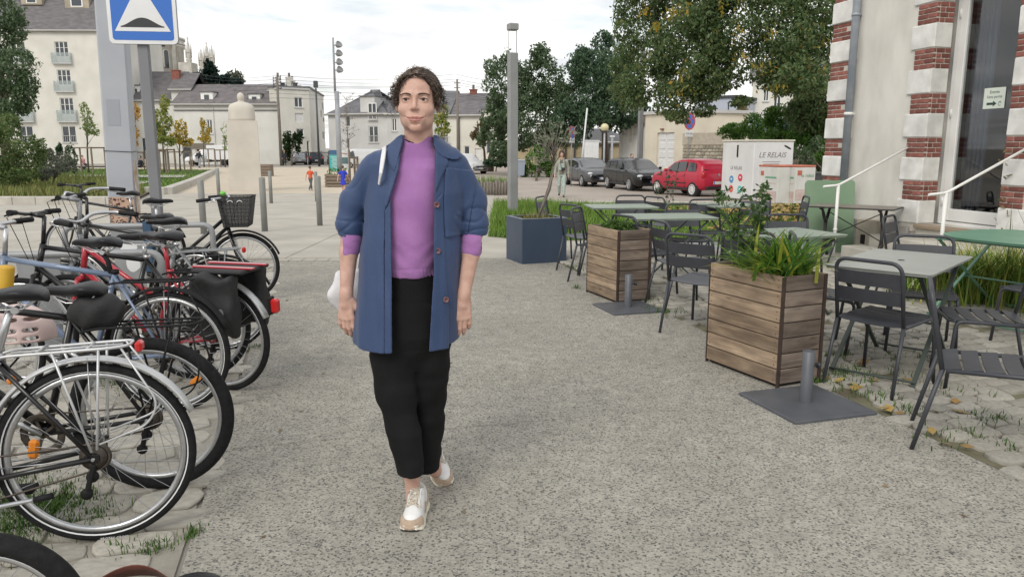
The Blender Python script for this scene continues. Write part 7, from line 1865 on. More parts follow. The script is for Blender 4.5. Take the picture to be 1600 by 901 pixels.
# grey bicycle with grey rack
b5=bike('grey bicycle with a grey rack and upright flat handlebar, behind the red one',G(352,548),NB,.02,R=.345,tr=.018,col=MAT_BGRY,sad=(.31,.965),mud=MAT_RUBBER,rack=MAT_BGRY,refl=(),tail=True,barh=1.12,stem=MAT_BGRY,stripe=True,mudf=MAT_RUBBER)
bike('dark bicycle squeezed between the blue grey and the red one',G(312,592),(-.98,-.1),.06,R=.34,tr=.018,col=MAT_BBLK,sad=(.30,.93),refl=(),barh=1.06)
bike('charcoal bicycle between the red and the grey one',G(318,520),(-.985,.12),-.04,R=.34,tr=.018,col=MAT_BBLK,sad=(.28,.94),mud=MAT_RUBBER,refl=(),barh=1.08,bar='swept')
# black bicycle facing the other way, basket in front
c6=G(385,470);dir6=Vector((.985,.17,0)).normalized()
b6=bike('black bicycle with a dark mesh front basket and a green bell, facing right',c6-dir6*1.06,dir6,.0,R=.335,tr=.019,col=MAT_BBLK,sad=(.30,.985),mud=MAT_RUBBER,mudf=MAT_RUBBER,bar='swept',barh=.95,frame='step',refl=(),rack=MAT_RUBBER)
q=MB();B0=Vector((1.03,0,.74));w0,w1,d0,d1,hh=.30,.36,.22,.30,.28;n=9
def bk(u,v,f,side):
 w=w0+(w1-w0)*f;d=d0+(d1-d0)*f;z=B0.z+hh*f;return{0:(B0.x+d/2,(u-.5)*w,z),1:(B0.x-d/2,(u-.5)*w,z),2:(B0.x+(u-.5)*d,w/2,z),3:(B0.x+(u-.5)*d,-w/2,z)}[side]
for sd in range(4):
 for k in range(n):q.tube([bk(k/(n-1),0,0,sd),bk(k/(n-1),0,1,sd)],.0016,4)
 for f in np.linspace(0,1,9):q.tube([bk(0,0,f,sd),bk(1,0,f,sd)],.0016,4)
q.build('basket_wires',MAT_RUBBER,b6,'stuff')
q=MB();rim=[(B0.x-d1/2,-w1/2,B0.z+hh),(B0.x+d1/2,-w1/2,B0.z+hh),(B0.x+d1/2,w1/2,B0.z+hh),(B0.x-d1/2,w1/2,B0.z+hh)];q.tube(rim,.006,6,closed=True);q.build('basket_rim',MAT_RUBBER,b6)
MAT_MESH=M('dark basket mesh',(.035,.035,.037),rough=.7,alpha=.72)
for sd in range(4):q=MB();q.add([bk(0,0,0,sd),bk(1,0,0,sd),bk(1,0,1,sd),bk(0,0,1,sd)],[(0,1,2,3)]);q.build('basket_mesh',MAT_MESH,b6)
q=MB();q.box((B0.x,0,B0.z),(d0,w0,.006));q.build('basket_floor',MAT_RUBBER,b6)
for sy in(-.05,.035):q=MB();q.tube(arc((B0.x+.02+sy,-w1/2-.004,B0.z+hh-.055),.025,.3,PI-.3,7),.004,5);q.build('basket_badge',MAT_WHT,b6)
q=MB();q.sphere((.93,-.12,1.055),.028,14,10,(1,1,.8));q.build('bell',M('green bell',(.16,.50,.07),rough=.35),b6)
# another bicycle half hidden behind the sign post
b7=bike('dark bicycle mostly hidden behind the sign post',G(250,436),(-.99,.12),.03,R=.34,tr=.018,col=MAT_BBLK,sad=(.30,.97),mud=MAT_RUBBER,rack=MAT_RUBBER,refl=())
# small wheeled bicycle at the bottom left corner
b0=bike('small wheeled bicycle cut off by the bottom left corner of the picture',Vector((-1.37,1.79,0)),NB,.0,R=.262,tr=.028,col=MAT_BGRY,sad=(.30,.70),refl=(),wb=.98,frame='step',barh=.95)
text_mesh('lettering','PROTEK CROSS',.014,MAT_WHT,b1,(-.035,.0198,.012),(PI/2,0,PI),ext=.0004)
# --- stands
MAT_STAND=M('grey stand steel',(.25,.26,.27),(.31,.32,.33),scale=5,rough=.5,metal=.2)
def stand(p0,p1,h,label,pl):
 p0=Vector((*p0,0));p1=Vector((*p1,0));u=p1-p0;L=u.length;t=thing('bicycle_stand',label,'bicycle stand',p0,math.atan2(u.y,u.x),'steel bicycle stands')
 q=MB();q.tube(fillet([(0,0,0),(0,0,h),(L,0,h),(L,0,0)],.09,6),.025,12);q.build('hoop',MAT_STAND,t)
 q=MB();q.prism([(pl[0],.12),(pl[1],.12),(pl[1]+.04,h-.02),(pl[0]-.04,h-.02)],-.004,.004,Matrix.Rotation(PI/2,4,'X'));pn=q.build('panel',MAT_STAND,t)
 return t,pn
s1,_=stand((-3.45,5.02),(-2.38,5.16),.78,'nearer steel bicycle stand with a trapezoid plate',(.20,.40))
s2,pn=stand((-3.95,6.75),(-2.72,6.95),.79,'farther steel bicycle stand with white stickers on its plate',(.42,.64))
for(x,z,r,n)in((.52,.60,.085,7),(.55,.45,.065,12)):
 q=MB();rd=random.Random(n);q.prism([(r*math.cos(2*PI*k/n)*rd.uniform(.85,1.1),r*1.15*math.sin(2*PI*k/n)*rd.uniform(.85,1.1))for k in range(n)],0,.002,Matrix.Translation((x,-.005,z))@Matrix.Rotation(PI/2,4,'X'));q.build('sticker',MAT_WHT,s2)
t=thing('bicycle_lock','dark blue lock hanging over the farther bicycle stand','lock',s2.matrix_basis@Vector((.70,-.03,.80)));q=MB();q.bar((0,0,.03),(.01,-.03,-.42),.075,.02,up=(0,1,0),ch=.006);q.build('strap',M('dark blue lock',(.02,.06,.12),rough=.5),t);q=MB();q.bar((0,.03,.03),(0,.07,-.30),.075,.02,up=(0,1,0),ch=.006);q.build('strap',_mats['dark blue lock'],t)
# --- helmet, yellow bottle and things on the ground
hp_=W(30,512,3.35);t=thing('helmet','pale pink bicycle helmet with vents hanging behind the nearest saddle','helmet',hp_,.2)
g=Grid.uni((-.18,-.14,-.13),(.18,.14,.14),.005);g.ell((0,0,-.03),(.145,.11,.135),.01);X,Y,Z=np.meshgrid(*g.a,indexing='ij',sparse=True);S_=g.D.copy();D=np.maximum(S_,-(S_+.022));D=np.maximum(D,-(Z+.05))
for zz in(.05,.005,-.03):
 for xx in(-.075,.0,.075):D=np.maximum(D,-(np.sqrt(((X-xx)/3.0)**2+(Z-zz)**2)-.0095))
g.D=D.astype(np.float32);sdf_obj('shell',g,M('pale pink helmet',(.56,.42,.40),(.62,.48,.46),scale=6,rough=.45),t,(0,0,0),1)
q=MB();q.tube([(-.10,-.06,-.06),(-.03,-.07,-.16),(.06,-.06,-.06)],.006,6);q.build('chin_strap',MAT_RUBBER,t)
hp_=W(10,436,4.0);t=thing('bottle','yellow cylindrical lock case beside the handlebar at the left edge','lock',hp_,0);t.rotation_euler=(0,.18,0);t.name='lock_case'
q=MB();q.lathe([(0,-.07),(.033,-.07),(.035,-.06),(.035,.06),(.032,.07),(0,.072)],18);q.build('case',M('yellow plastic',(.52,.30,.02),(.58,.36,.04),scale=10,rough=.45),t);q=MB();q.tube([(.03,0,-.05),(.06,.02,-.11),(.02,.02,-.13)],.006,6);q.build('cable',MAT_RUBBER,t)
p=G(190,922);t=thing('handbag','black and brown bag with leather strap lying at the bottom edge','bag',p,.1)
q=MB();rows=[[Vector((-.12+.30*f,.05*math.sin(f*PI)+.02*k_,.012+.05*math.sin(PI*f)*(1-k_)))+Vector((0,0,w_))for k_,w_ in((0,0),(1,0),(1,.004),(0,.004))]for f in np.linspace(0,1,14)]
q.loft(rows);q.build('strap',M('brown leather',(.12,.035,.025),(.17,.055,.04),scale=12,rough=.4),t)
q=MB();q.sphere((.26,-.04,.03),.075,16,10,(1.2,.7,.5));q.build('pouch',MAT_SADDLE,t);q=MB();q.sphere((.14,-.09,.03),.075,16,10,(1.3,.7,.4));q.build('body',_mats['brown leather'],t)
# ================================================================ the woman walking towards us
WY=2.98;WO=Vector((-.39,2.98,0))
def Bp(px,py,dy=0.0):return atY(px,py,WY+dy)
PX=WY/FPX
woman=thing('person','smiling woman in an open blue coat, mauve jumper and black trousers walking towards us','person',WO)
MAT_SKIN=M('skin',(.49,.298,.235),(.585,.38,.312),scale=34,rough=.55,bump=.10,bscale=420,sub=.10,detail=5,spec=.35)
MAT_LIP=M('lips',(.40,.165,.145),(.45,.205,.18),scale=60,rough=.4,sub=.1)
MAT_HAIR=M('dark brown hair',(.030,.018,.013),isl=[(.022,.014,.012),(.045,.030,.023),(.08,.055,.04),(.14,.10,.07)],rough=.42,spec=.5)
MAT_COAT=M('blue coat cloth',(.017,.041,.112),(.027,.057,.145),scale=5,rough=.62,bump=.12,bscale=420,sheen=.15,detail=7)
MAT_KNIT=M('mauve knit',(.29,.125,.335),(.36,.165,.40),scale=9,rough=.9,bump=.35,bscale=330,sheen=.3,detail=6)
MAT_TROUS=M('black trouser cloth',(.0055,.0055,.006),(.009,.009,.010),scale=9,rough=.9,bump=.15,bscale=300,spec=.25)
MAT_BUTTON=M('tortoise button',(.10,.04,.05),(.20,.09,.09),scale=200,rough=.3)
MAT_SHOEW=M('white leather',(.68,.68,.67),(.76,.76,.75),scale=30,rough=.5,bump=.05)
MAT_SHOET=M('tan suede',(.42,.32,.24),(.50,.39,.30),scale=40,rough=.9)
MAT_SOLE=M('cream rubber',(.60,.56,.46),(.68,.64,.54),scale=20,rough=.7)
MAT_SOLED=M('dark tread',(.03,.03,.03),rough=.8)
MAT_EYE=M('eye white',(.62,.60,.58),rough=.15);MAT_IRIS=M('brown iris',(.045,.028,.018),rough=.1);MAT_PUP=M('pupil',(.004,.004,.004),rough=.08)
# ---- body: head, neck, arms with hands, legs, in one surface
HC=Vector((-.3575,2.985,1.652))
def fine(lo,hi,zones,h):
 out=[lo]
 while out[-1]<hi:
  x=out[-1];st=h
  for a,b,s_ in zones:
   if a<=x<b:st=min(st,s_)
  out.append(x+st)
 return out
bx_=fine(-.74,-.02,[(-.46,-.255,.0019),(-.74,-.60,.0026),(-.24,-.10,.0026)],.006)
by_=fine(2.74,3.22,[(2.85,2.97,.0019),(2.97,3.05,.003)],.006)
bz_=fine(.02,1.80,[(1.46,1.80,.0019),(.76,1.0,.0026),(1.0,1.14,.004)],.010)
BG=Grid(bx_,by_,bz_)
hx=lambda x,y,z:(HC.x+x,HC.y+y,HC.z+z)
BG.ell(hx(0,.014,.026),(.073,.094,.084),.01)
BG.ell(hx(0,-.032,.040),(.060,.055,.052),.02)
BG.ell(hx(0,-.026,-.032),(.0660,.064,.076),.02)
BG.ell(hx(0,-.042,-.080),(.041,.043,.033),.020)
BG.ell(hx(0,-.074,-.1025),(.021,.019,.016),.016)
for s in(-1,1):
 BG.ell(hx(s*.041,-.062,-.034),(.023,.020,.021),.020)
 BG.ell(hx(s*.040,-.030,-.074),(.018,.030,.022),.02)
 BG.cone(hx(s*.012,-.0865,.0195),hx(s*.046,-.070,.021),.0085,.0075,.012)
 BG.ell(hx(s*.0325,-.099,.001),(.0195,.016,.0115),.012,'sub')
 BG.ell(hx(s*.0325,-.0715,.0),(.0160,.0156,.0140),.004)
 BG.ell(hx(s*.0325,-.0905,-.0006),(.0150,.012,.0054),.0012,'sub')
 BG.cone(hx(s*.020,-.0840,.0066),hx(s*.0462,-.0775,.0058),.0020,.0016,.003)
 BG.cone(hx(s*.023,-.0808,-.0092),hx(s*.042,-.0775,-.0094),.0016,.0012,.006)
 BG.ell(hx(s*.076,.004,-.016),(.009,.018,.028),.008)
 BG.ell(hx(s*.0785,-.002,-.012),(.004,.009,.014),.004,'sub')
BG.cone(hx(0,-.087,.010),hx(-.001,-.1010,-.024),.0066,.0084,.010)
BG.ell(hx(-.001,-.1045,-.0300),(.0090,.0090,.0080),.008)
for s in(-1,1):
 BG.ell(hx(s*.0104-.001,-.0955,-.0330),(.0066,.0080,.0064),.006)
 BG.ell(hx(s*.0060-.001,-.1040,-.0395),(.0038,.005,.0030),.002,'sub')
BG.ell(hx(0,-.074,-.068),(.032,.022,.026),.016)
LZ=.0028
ul=[(-.036,-.0755,-.0625),(-.020,-.0905,-.0668),(-.006,-.0955,-.0648),(0,-.0955,-.0658),(.006,-.0955,-.0648),(.020,-.0905,-.0672),(.036,-.0755,-.0635)]
BG.chain([hx(p[0],p[1],p[2]+LZ)for p in ul],[.0016,.0032,.0040,.0037,.0040,.0032,.0016],.004)
ll=[(-.031,-.0790,-.0680),(-.015,-.0915,-.0760),(0,-.0950,-.0778),(.015,-.0915,-.0764),(.031,-.0790,-.0690)]
BG.chain([hx(p[0],p[1],p[2]+LZ)for p in ll],[.0016,.0040,.0048,.0040,.0016],.004)
ml=[(-.036,-.0775,-.0640),(-.018,-.0965,-.0712),(0,-.1015,-.0718),(.018,-.0965,-.0716),(.036,-.0775,-.0648)]
for i in range(4):BG.cone(hx(ml[i][0]*1.08,ml[i][1],ml[i][2]+LZ),hx(ml[i+1][0]*1.08,ml[i+1][1],ml[i+1][2]+LZ),.0019,.0019,.0015,'sub')
for s in(-1,1):
 BG.cone(hx(s*.038,-.0765,-.060),hx(s*.0395,-.0750,-.0645),.0014,.0014,.005,'sub')
BG.ell(hx(0,-.0905,-.0885),(.016,.006,.004),.006,'sub')
BG.cone(hx(0,.012,-.08),hx(-.002,.030,-.24),.0535,.057,.022)
BG.cone(hx(-.012,.015,-.20),hx(-.10,.045,-.26),.045,.045,.03);BG.cone(hx(.012,.015,-.20),hx(.10,.045,-.26),.045,.045,.03)
# trunk and legs (under the clothes)
BG.put(*stack([(1.36,-.385,3.01,.13,.085),(1.20,-.385,3.005,.135,.095),(1.05,-.380,3.005,.095,.08),(.90,-.380,3.0,.115,.09),(.80,-.380,3.0,.11,.09)]),.03)
SH={-1:[Bp(588,262,.04),Bp(556,312,.05),Bp(547,362,.035),Bp(545,395,.02),Bp(541,462,-.01)],1:[Bp(712,262,.04),Bp(736,312,.05),Bp(740,362,.03),Bp(736,395,.015),Bp(724.5,462,-.015)]}
for s in(-1,1):BG.chain(SH[s],[.045,.042,.036,.0345,.0245],.012)
legA=[Bp(612,470,.02),Bp(620,610,-.03),Bp(643,735,-.05),Bp(646,778,-.035)];legB=[Bp(672,470,.02),Bp(672,620,.05),Bp(672,700,.16),Bp(680,735,.20)]
BG.chain(legA,[.07,.05,.033,.029],.01);BG.chain(legB,[.07,.05,.033,.030],.01)
def hand(wr,dn,lat,s):
 """wr: wrist, dn: unit vector along the hand, lat: unit vector to the little finger, back of the hand towards the camera"""
 wr,dn,lat=np.array(wr),np.array(dn),np.array(lat);back=np.cross(dn,lat)*s
 if back[1]>0:back=-back
 HS=1.13;P=lambda a,b,c:tuple(wr+(dn*a+lat*b+back*c)*HS)
 BG.cone(P(-.01,0,0),P(.03,0,0),.0245,.024,.012)
 for b in(-.022,-.008,.008,.021):BG.cone(P(.02,b*.7,0),P(.082-abs(b+.004)*.25,b,.003),.0135,.0115,.010)
 for b,L_,cu in((-.0255,.069,.9),(-.0085,.077,1.0),(.0088,.072,1.1),(.0250,.056,1.25)):
  p=np.array(P(.082-abs(b+.004)*.3,b,.003));a=.12*cu;r=.0088 if b<.02 else .0078;seg=(.46,.30,.24);d_=0;L_=L_*HS;r*=HS
  for k,q in enumerate(seg):
   ang=a+d_;v=dn*math.cos(ang)-back*math.sin(ang)+lat*(b*1.2);n_=p+v*(L_*q);BG.cone(p,n_,r,r*.92,.0035);p=n_;r*=.92;d_+=.34*cu
 t0=np.array(P(.018,-.020,-.006));t1=np.array(P(.045,-.040,-.008));t2=np.array(P(.072,-.044,-.014));t3=np.array(P(.094,-.040,-.022))
 BG.cone(t0,t1,.014,.0115,.008);BG.cone(t1,t2,.0108,.0095,.004);BG.cone(t2,t3,.0095,.0078,.004)
def U(v):v=np.array(v,float);return v/np.linalg.norm(v)
hand(SH[-1][4],U((-.015,-.02,-1)),U((-1,.30,0)),1)
hand(SH[1][4],U((-.06,-.02,-1)),U((1,.22,0)),-1)
def skin_slots(c):
 x,y,z=c[:,0]-HC.x,c[:,1]-HC.y,c[:,2]-HC.z
 mid=np.interp(x,[-.037,-.018,0,.018,.037],[-.0640,-.0712,-.0718,-.0715,-.0648]);half=np.interp(np.abs(x),[0,.006,.02,.031,.034],[.0080,.0082,.0058,.0022,0])
 lo=np.interp(np.abs(x),[0,.015,.027,.031],[.0118,.0098,.003,0])
 lip=((y<-.072)&(np.abs(x)<.033)&(z<mid+half+LZ)&(z>mid-lo+LZ)).astype(int)
 return np.where((y<-.070)&(np.abs(x)<.033)&(np.abs(z-mid-LZ)<.0017),2,lip)
body=sdf_obj('body',BG,[MAT_SKIN,MAT_LIP,M('mouth line',(.26,.105,.09),rough=.6)],woman,WO,1,skin_slots)
del BG
# ---- eyes, brows, lashes
for s in(-1,1):
 c=Vector(hx(s*.0325,-.0715,0))-WO
 q=MB();q.sphere(c,.0130,20,14);e=q.build('eye',MAT_EYE,woman)
 dr=Vector((-.06,-1,-.04)).normalized();Rm=dr.to_track_quat('Z','Y').to_matrix().to_4x4();Rm.translation=c
 q=MB();vs=MB();vs.lathe([(.0,.01332),(.0042,.0126),(.0061,.0117)],18);q.add([Rm@Vector(v)for v in vs.v],[f[::-1]for f in vs.f],True);q.build('iris',MAT_IRIS,e)
 q=MB();vs=MB();vs.lathe([(.0,.01355),(.0020,.01335),(.0026,.0130)],12);q.add([Rm@Vector(v)for v in vs.v],[f[::-1]for f in vs.f],True);q.build('pupil',MAT_PUP,e)
 q=MB();q.tube([Vector(hx(s*x,y,z))-WO for x,y,z in((.0190,-.0850,.0012),(.025,-.0880,.0048),(.033,-.0885,.0058),(.041,-.0853,.0042),(.0475,-.0795,.0006))],[.0006,.0012,.0014,.0014,.0007],6);q.build('eyelashes',MAT_PUP,woman)
 q=MB();rd=random.Random(s+5)
 for k in range(130):
  f=rd.random();x=.0125+f*.038;y=-.0958+.0205*f**1.5;z=.0172+.0075*math.sin(f*2.3)-.0045*f+rd.uniform(-.0020,.0020)*(1.2-.8*f);L_=.0062
  q.tube([Vector(hx(s*x,y,z))-WO,Vector(hx(s*(x+L_),y+L_*.42,z+L_*(.30-.75*f)))-WO],[.0007,.0003],4,caps=False)
 q.build('eyebrow',M('brow hair',(.030,.018,.013),rough=.7),woman,'stuff')
# ---- hair: a soft mass drawn back, with loose curls
HG=Grid.uni(hx(-.115,-.11,-.085),hx(.125,.135,.16),.0026)
HG.ell(hx(0,.024,.030),(.0815,.098,.0905),.01);HG.ell(hx(0,.085,.035),(.055,.05,.055),.02);HG.ell(hx(.008,.035,.112),(.030,.030,.018),.016)
for s,pts in((-1,((-.014,-.076,.090),(-.045,-.068,.082),(-.064,-.050,.055),(-.074,-.030,.020),(-.082,-.012,-.010))),(1,((.010,-.076,.090),(.040,-.066,.085),(.062,-.050,.055),(.073,-.030,.020),(.078,-.008,-.02)))):
 HG.chain([hx(*p)for p in pts],[.008,.010,.011,.011,.009],.012)
HG.ell(hx(-.002,-.085,.034),(.052,.050,.048),.012,'sub');HG.ell(hx(0,-.075,-.03),(.068,.062,.06),.010,'sub')
def wavy(X,Y,Z):return .0030+.0012*np.sin(X*190+6*np.sin(Z*90))*np.sin(Z*160+Y*80)
X,Y,Z=np.meshgrid(*HG.a,indexing='ij',sparse=True);HG.D=(HG.D+wavy(X,Y,Z)).astype(np.float32)
hair=sdf_obj('hair',HG,MAT_HAIR,woman,WO,0,None,.05)
q=MB();rd=random.Random(21)
for k in range(620):
 s=rd.choice((-1,1));y0=rd.uniform(-.078,.085);th0=rd.uniform(.03,1.0);th1=min(th0+rd.uniform(.5,1.1),1.95);dy_=rd.uniform(.005,.06);ph=rd.uniform(0,6);fr=rd.uniform(10,22);am=rd.uniform(.002,.0055);pts=[];n=17
 for i in range(n+1):
  f=i/n;th=th0+(th1-th0)*f;y=y0+dy_*f;k_=math.sqrt(max(.05,1-((y)/.1)**2));w_=am*math.sin(ph+fr*f);o_=1.0+.030*math.sin(ph*2+fr*f+1.5)
  pts.append(Vector(hx(s*math.sin(th)*.0835*k_*o_+(.004 if True else 0),.024+y+w_,.030+math.cos(th)*.0915*k_*o_)))
 if any(p.y<HC.y-.028 and abs(p.x-HC.x)<.052 and HC.z-.02<p.z<HC.z+.080 for p in pts):continue
 r_=rd.uniform(.0011,.0024);q.tube([p-WO for p in pts],[r_*min(1,.4+2*i/n)*(1-.5*max(0,i/n-.7)/.3)for i in range(n+1)],5,caps=False)
for s,pts in((-1,((-.004,-.080,.088),(-.042,-.072,.084),(-.064,-.054,.055),(-.075,-.034,.020),(-.083,-.016,-.018))),(1,((.002,-.080,.088),(.038,-.070,.086),(.062,-.054,.055),(.074,-.034,.016),(.080,-.010,-.036)))):
 P_=[Vector(hx(*p))for p in pts]
 for k in range(120):
  ph=rd.uniform(0,6);fr=rd.uniform(14,30);am=rd.uniform(.002,.006);o=Vector((rd.gauss(0,.006),rd.gauss(0,.006),rd.gauss(0,.006)));f0=rd.uniform(0,.40)*rd.choice((0,1,1));f1=rd.uniform(.6,1.0);out=[]
  for i in range(17):
   f=(f0+(f1-f0)*i/16)*4;j=min(3,int(f));q_=P_[j].lerp(P_[j+1],f-j);out.append(q_+o*(.4+.6*i/16)+Vector((math.cos(ph+fr*i/16)*am,math.sin(ph+fr*i/16)*am,math.cos(ph*2+fr*i/16)*am*.6)))
  r_=rd.uniform(.0010,.0022);q.tube([p-WO for p in out],[r_*min(1,.5+2*i/16)*(1-.6*max(0,i/16-.7)/.3)for i in range(17)],5,caps=False)
def curl(p,d,L_,r,turns,w,grav):
 d=Vector(d).normalized();u=d.orthogonal().normalized();v=d.cross(u);pts=[];n=int(6+turns*7);ph=rd.uniform(0,6)
 for i in range(n+1):
  f=i/n;a=ph+2*PI*turns*f;pts.append(Vector(p)+d*(L_*f)+(u*math.cos(a)+v*math.sin(a))*(w*min(1,f*2.5))+Vector((0,0,-grav*f*f*L_)))
 q.tube([x-WO for x in pts],[r*(1-.6*i/n)for i in range(n+1)],5,caps=False)
for k in range(150):
 a=rd.uniform(0,2*PI);el=rd.uniform(-.15,1.35);v=Vector((math.cos(a)*math.cos(el),math.sin(a)*math.cos(el)*1.0,math.sin(el)))
 p=Vector(hx(v.x*.080,.022+v.y*.094,.030+v.z*.088))
 if p.y<HC.y-.055 and abs(p.x-HC.x)<.052 and p.z<HC.z+.088:continue
 tn=Vector((v.y,-v.x,rd.uniform(-.3,.2)))*rd.choice((-1,1))+Vector((0,.5,-.3));curl(p,tn,rd.uniform(.02,.05),rd.uniform(.0009,.0020),rd.uniform(.6,1.8),rd.uniform(.004,.009),.2)
for s in(-1,1):
 for k in range(80):
  p=Vector(hx(s*rd.uniform(.062,.090),rd.uniform(-.045,.03),rd.uniform(-.0,.065)));curl(p,(s*rd.uniform(.1,.7),rd.uniform(-.4,.2),-1),rd.uniform(.02,.058 if s>0 else .042),rd.uniform(.0008,.0017),rd.uniform(.8,2.2),rd.uniform(.004,.010),.1)
 for k in range(18 if s>0 else 10):
  p=Vector(hx(s*rd.uniform(.08,.098),rd.uniform(-.01,.05),rd.uniform(-.02,.03)));curl(p,(s*rd.uniform(.2,.8),0,-1),rd.uniform(.02,.05),rd.uniform(.0006,.0012),rd.uniform(1,2.4),rd.uniform(.005,.011),.1)
for k in range(160):
 a=rd.uniform(0,PI);p=Vector(hx(math.cos(a)*.075,rd.uniform(-.04,.06),.045+math.sin(a)*.070));curl(p,(math.cos(a)*.8+rd.gauss(0,.3),rd.gauss(0,.3),math.sin(a)+.2),rd.uniform(.012,.032),.0005,rd.uniform(.4,1.4),rd.uniform(.003,.008),.3)
for k in range(26):
 f=rd.random();p=Vector(hx(-.022-.040*f,-.080+.026*f,.088-.045*f));curl(p,(-.35+rd.gauss(0,.2),-.15,-1),rd.uniform(.02,.045),rd.uniform(.0006,.0012),rd.uniform(.8,1.8),rd.uniform(.003,.007),.0)
q.build('curls',MAT_HAIR,hair,'stuff')
# ---- clothes as offset shells
def wob(X,Y,Z,kx,kz,seed):
 r_=np.random.RandomState(seed);o=0
 for i in range(7):
  a,b,c=r_.normal(0,kx),r_.normal(0,kx*.8),r_.normal(0,kz);o=o+np.sin(X*a+Y*b+Z*c+r_.uniform(0,6)+.8*np.sin(X*a*.6-Z*c*.5+i))
 return o/3.0
def lev(rows):return[(Bp((l+r)/2,y,dy).z,Bp((l+r)/2,y,dy).x,WY+dy,(r-l)/2*PX*f,ry)for(y,l,r,dy,ry,f)in[(*w,1.0)if len(w)==5 else w for w in rows]]
# jumper
KG=Grid.uni((-.66,2.80,.90),(-.12,3.20,1.52),.0042)
KG.put(*stack(lev([(200,628,679,.03,.064),(222,626.5,678.5,.025,.067),(232,622,681,.025,.072),(246,606,694,.03,.085),(262,592,708,.03,.105),(310,590,700,.02,.118),(370,590,694,.015,.122),(405,592,690,.012,.124),(420,594,686,.012,.122),(428,595,685,.012,.120)])),.01)
for s in(-1,1):KG.chain([SH[s][0],SH[s][1],SH[s][2],SH[s][2].lerp(SH[s][3],.35)],[.046,.042,.040,.040],.02)
for s in(-1,1):
 a_,b_=SH[s][2].lerp(SH[s][3],.10),SH[s][2].lerp(SH[s][3],.85);KG.cone(a_,b_,.045,.0425,.004);KG.cone(a_.lerp(b_,.45),a_.lerp(b_,.62),.0475,.047,.005)
X,Y,Z=np.meshgrid(*KG.a,indexing='ij',sparse=True)
KG.D=(KG.D+.0028*np.sin(X*38+Z*22)*np.sin(Z*31-X*12)+.0014*np.sin(Z*95+4*np.sin(X*30))*(Z<1.12)).astype(np.float32)
zh=Bp(640,421,-.1).z
KG.D=(KG.D+.0012*np.sin(X*520)*(Z<zh)*(Z>.9)+np.where(np.abs(Z-zh)<.003,.0016,0)).astype(np.float32)
KG.put(*stack([(z,x,y,rx-.010,ry-.010)for z,x,y,rx,ry in lev([(196,628,679,.028,.062),(226,627,678,.025,.065),(234,624,678,.025,.068)])]),.004,'sub')
ctop=lambda x:np.interp(x,[Bp(624,220).x,Bp(640,226).x,Bp(655,227).x,Bp(668,221).x,Bp(678,213).x],[Bp(640,215,-.05).z,Bp(640,222,-.05).z,Bp(640,224.5,-.05).z,Bp(640,218,-.05).z,Bp(640,208,-.05).z])
KG.D=np.where((np.abs(X-HC.x)<.12)&(Z>1.40),np.maximum(KG.D,(Z-ctop(X)-np.maximum(0,(Y-2.95))*.5)),KG.D).astype(np.float32)
sdf_obj('jumper',KG,MAT_KNIT,woman,WO,1,None,.01);del KG
# black undershirt edge inside the collar
q=MB();q.tube([Bp(628+44*f,217+9*math.sin(PI*f*.62),-.010-.030*math.sin(PI*f))-WO for f in np.linspace(0,.42,12)],[.0045*(1-.6*f)for f in np.linspace(0,1,12)],6);q.build('undershirt',MAT_TROUS,woman)
# trousers
TG_=Grid.uni((-.60,2.74,.13),(-.14,3.30,1.10),.0052)
TG_.put(*stack(lev([(416,597,684,.012,.110),(470,583,700,.01,.120),(520,582,703,.0,.120),(548,592,695,.0,.100),(575,612,675,.0,.06)])),.02)
def leg(rows,rz_):TG_.put(*stack(lev(rows)),rz_)
leg([(470,580,648,.0,.100),(500,578,650,.0,.105),(552,579,652,-.015,.098),(610,584,653,-.035,.092),(640,593,652,-.05,.085),(690,606,660,-.085,.078),(720,615,662,-.10,.072),(739,619,663,-.105,.068)],.016)
leg([(470,640,702,.01,.100),(500,634,707,.02,.105),(552,634,708,.03,.10),(620,638,701,.06,.088),(680,645,694,.095,.080),(715,648,689,.115,.075),(737,650,687,.125,.070)],.012)
X,Y,Z=np.meshgrid(*TG_.a,indexing='ij',sparse=True)
TG_.D=(TG_.D+.006*wob(X,Y,Z,9,7,3)*(Z<.9)+.0045*wob(X,Y,Z,22,30,5)*(Z<.7)).astype(np.float32)
sdf_obj('trousers',TG_,MAT_TROUS,woman,WO,1,None,.01);del TG_
# coat
CG=Grid.uni((-.70,2.76,.62),(-.06,3.24,1.53),.0042)
CG.put(*stack(lev([(216,618,684,.035,.078),(228,604,700,.04,.092),(240,588,715,.04,.108),(256,574,726,.04,.128),(300,572,727,.03,.148),(350,568,724,.025,.156),(400,562,722,.02,.160),(450,557,722,.018,.166),(500,552,722,.015,.172),(552,547,724,.012,.180)])),.012)
slv={-1:[Bp(592,262,.035),Bp(557,310,.05),Bp(547,350,.04),Bp(547.5,367,.033)],1:[Bp(709,262,.035),Bp(737,310,.05),Bp(742,350,.035),Bp(739.5,367,.03)]}
CS=Grid(*CG.a)
for s in(-1,1):CS.chain(slv[s],[26*PX,22.8*PX,21*PX,19.3*PX],.02)
X,Y,Z=np.meshgrid(*CG.a,indexing='ij',sparse=True)
for s in(-1,1):
 e_=slv[s][3];CS.D=np.maximum(CS.D,np.where((X-WO.x)*s>0,(e_.z-.004+.10*(X-e_.x)*s)-Z,-1))
CG.D=smin(CG.D,CS.D.astype(np.float32),.010);del CS
gro=lambda n,w:-np.exp(-(n/w)**2)
fold=.005*wob(X,Y,Z,30,4,11)*np.clip((1.36-Z)/.3,.25,1)+.0018*wob(X,Y,Z,55,16,12)-.0045*gro(wob(X,Y,Z,22,3.5,31),.16)*np.clip((1.38-Z)/.25,.2,1)
arm=np.clip((np.abs(X-WO.x)-.14)/.05,0,1)*np.clip((Z-1.10)/.04,0,1)
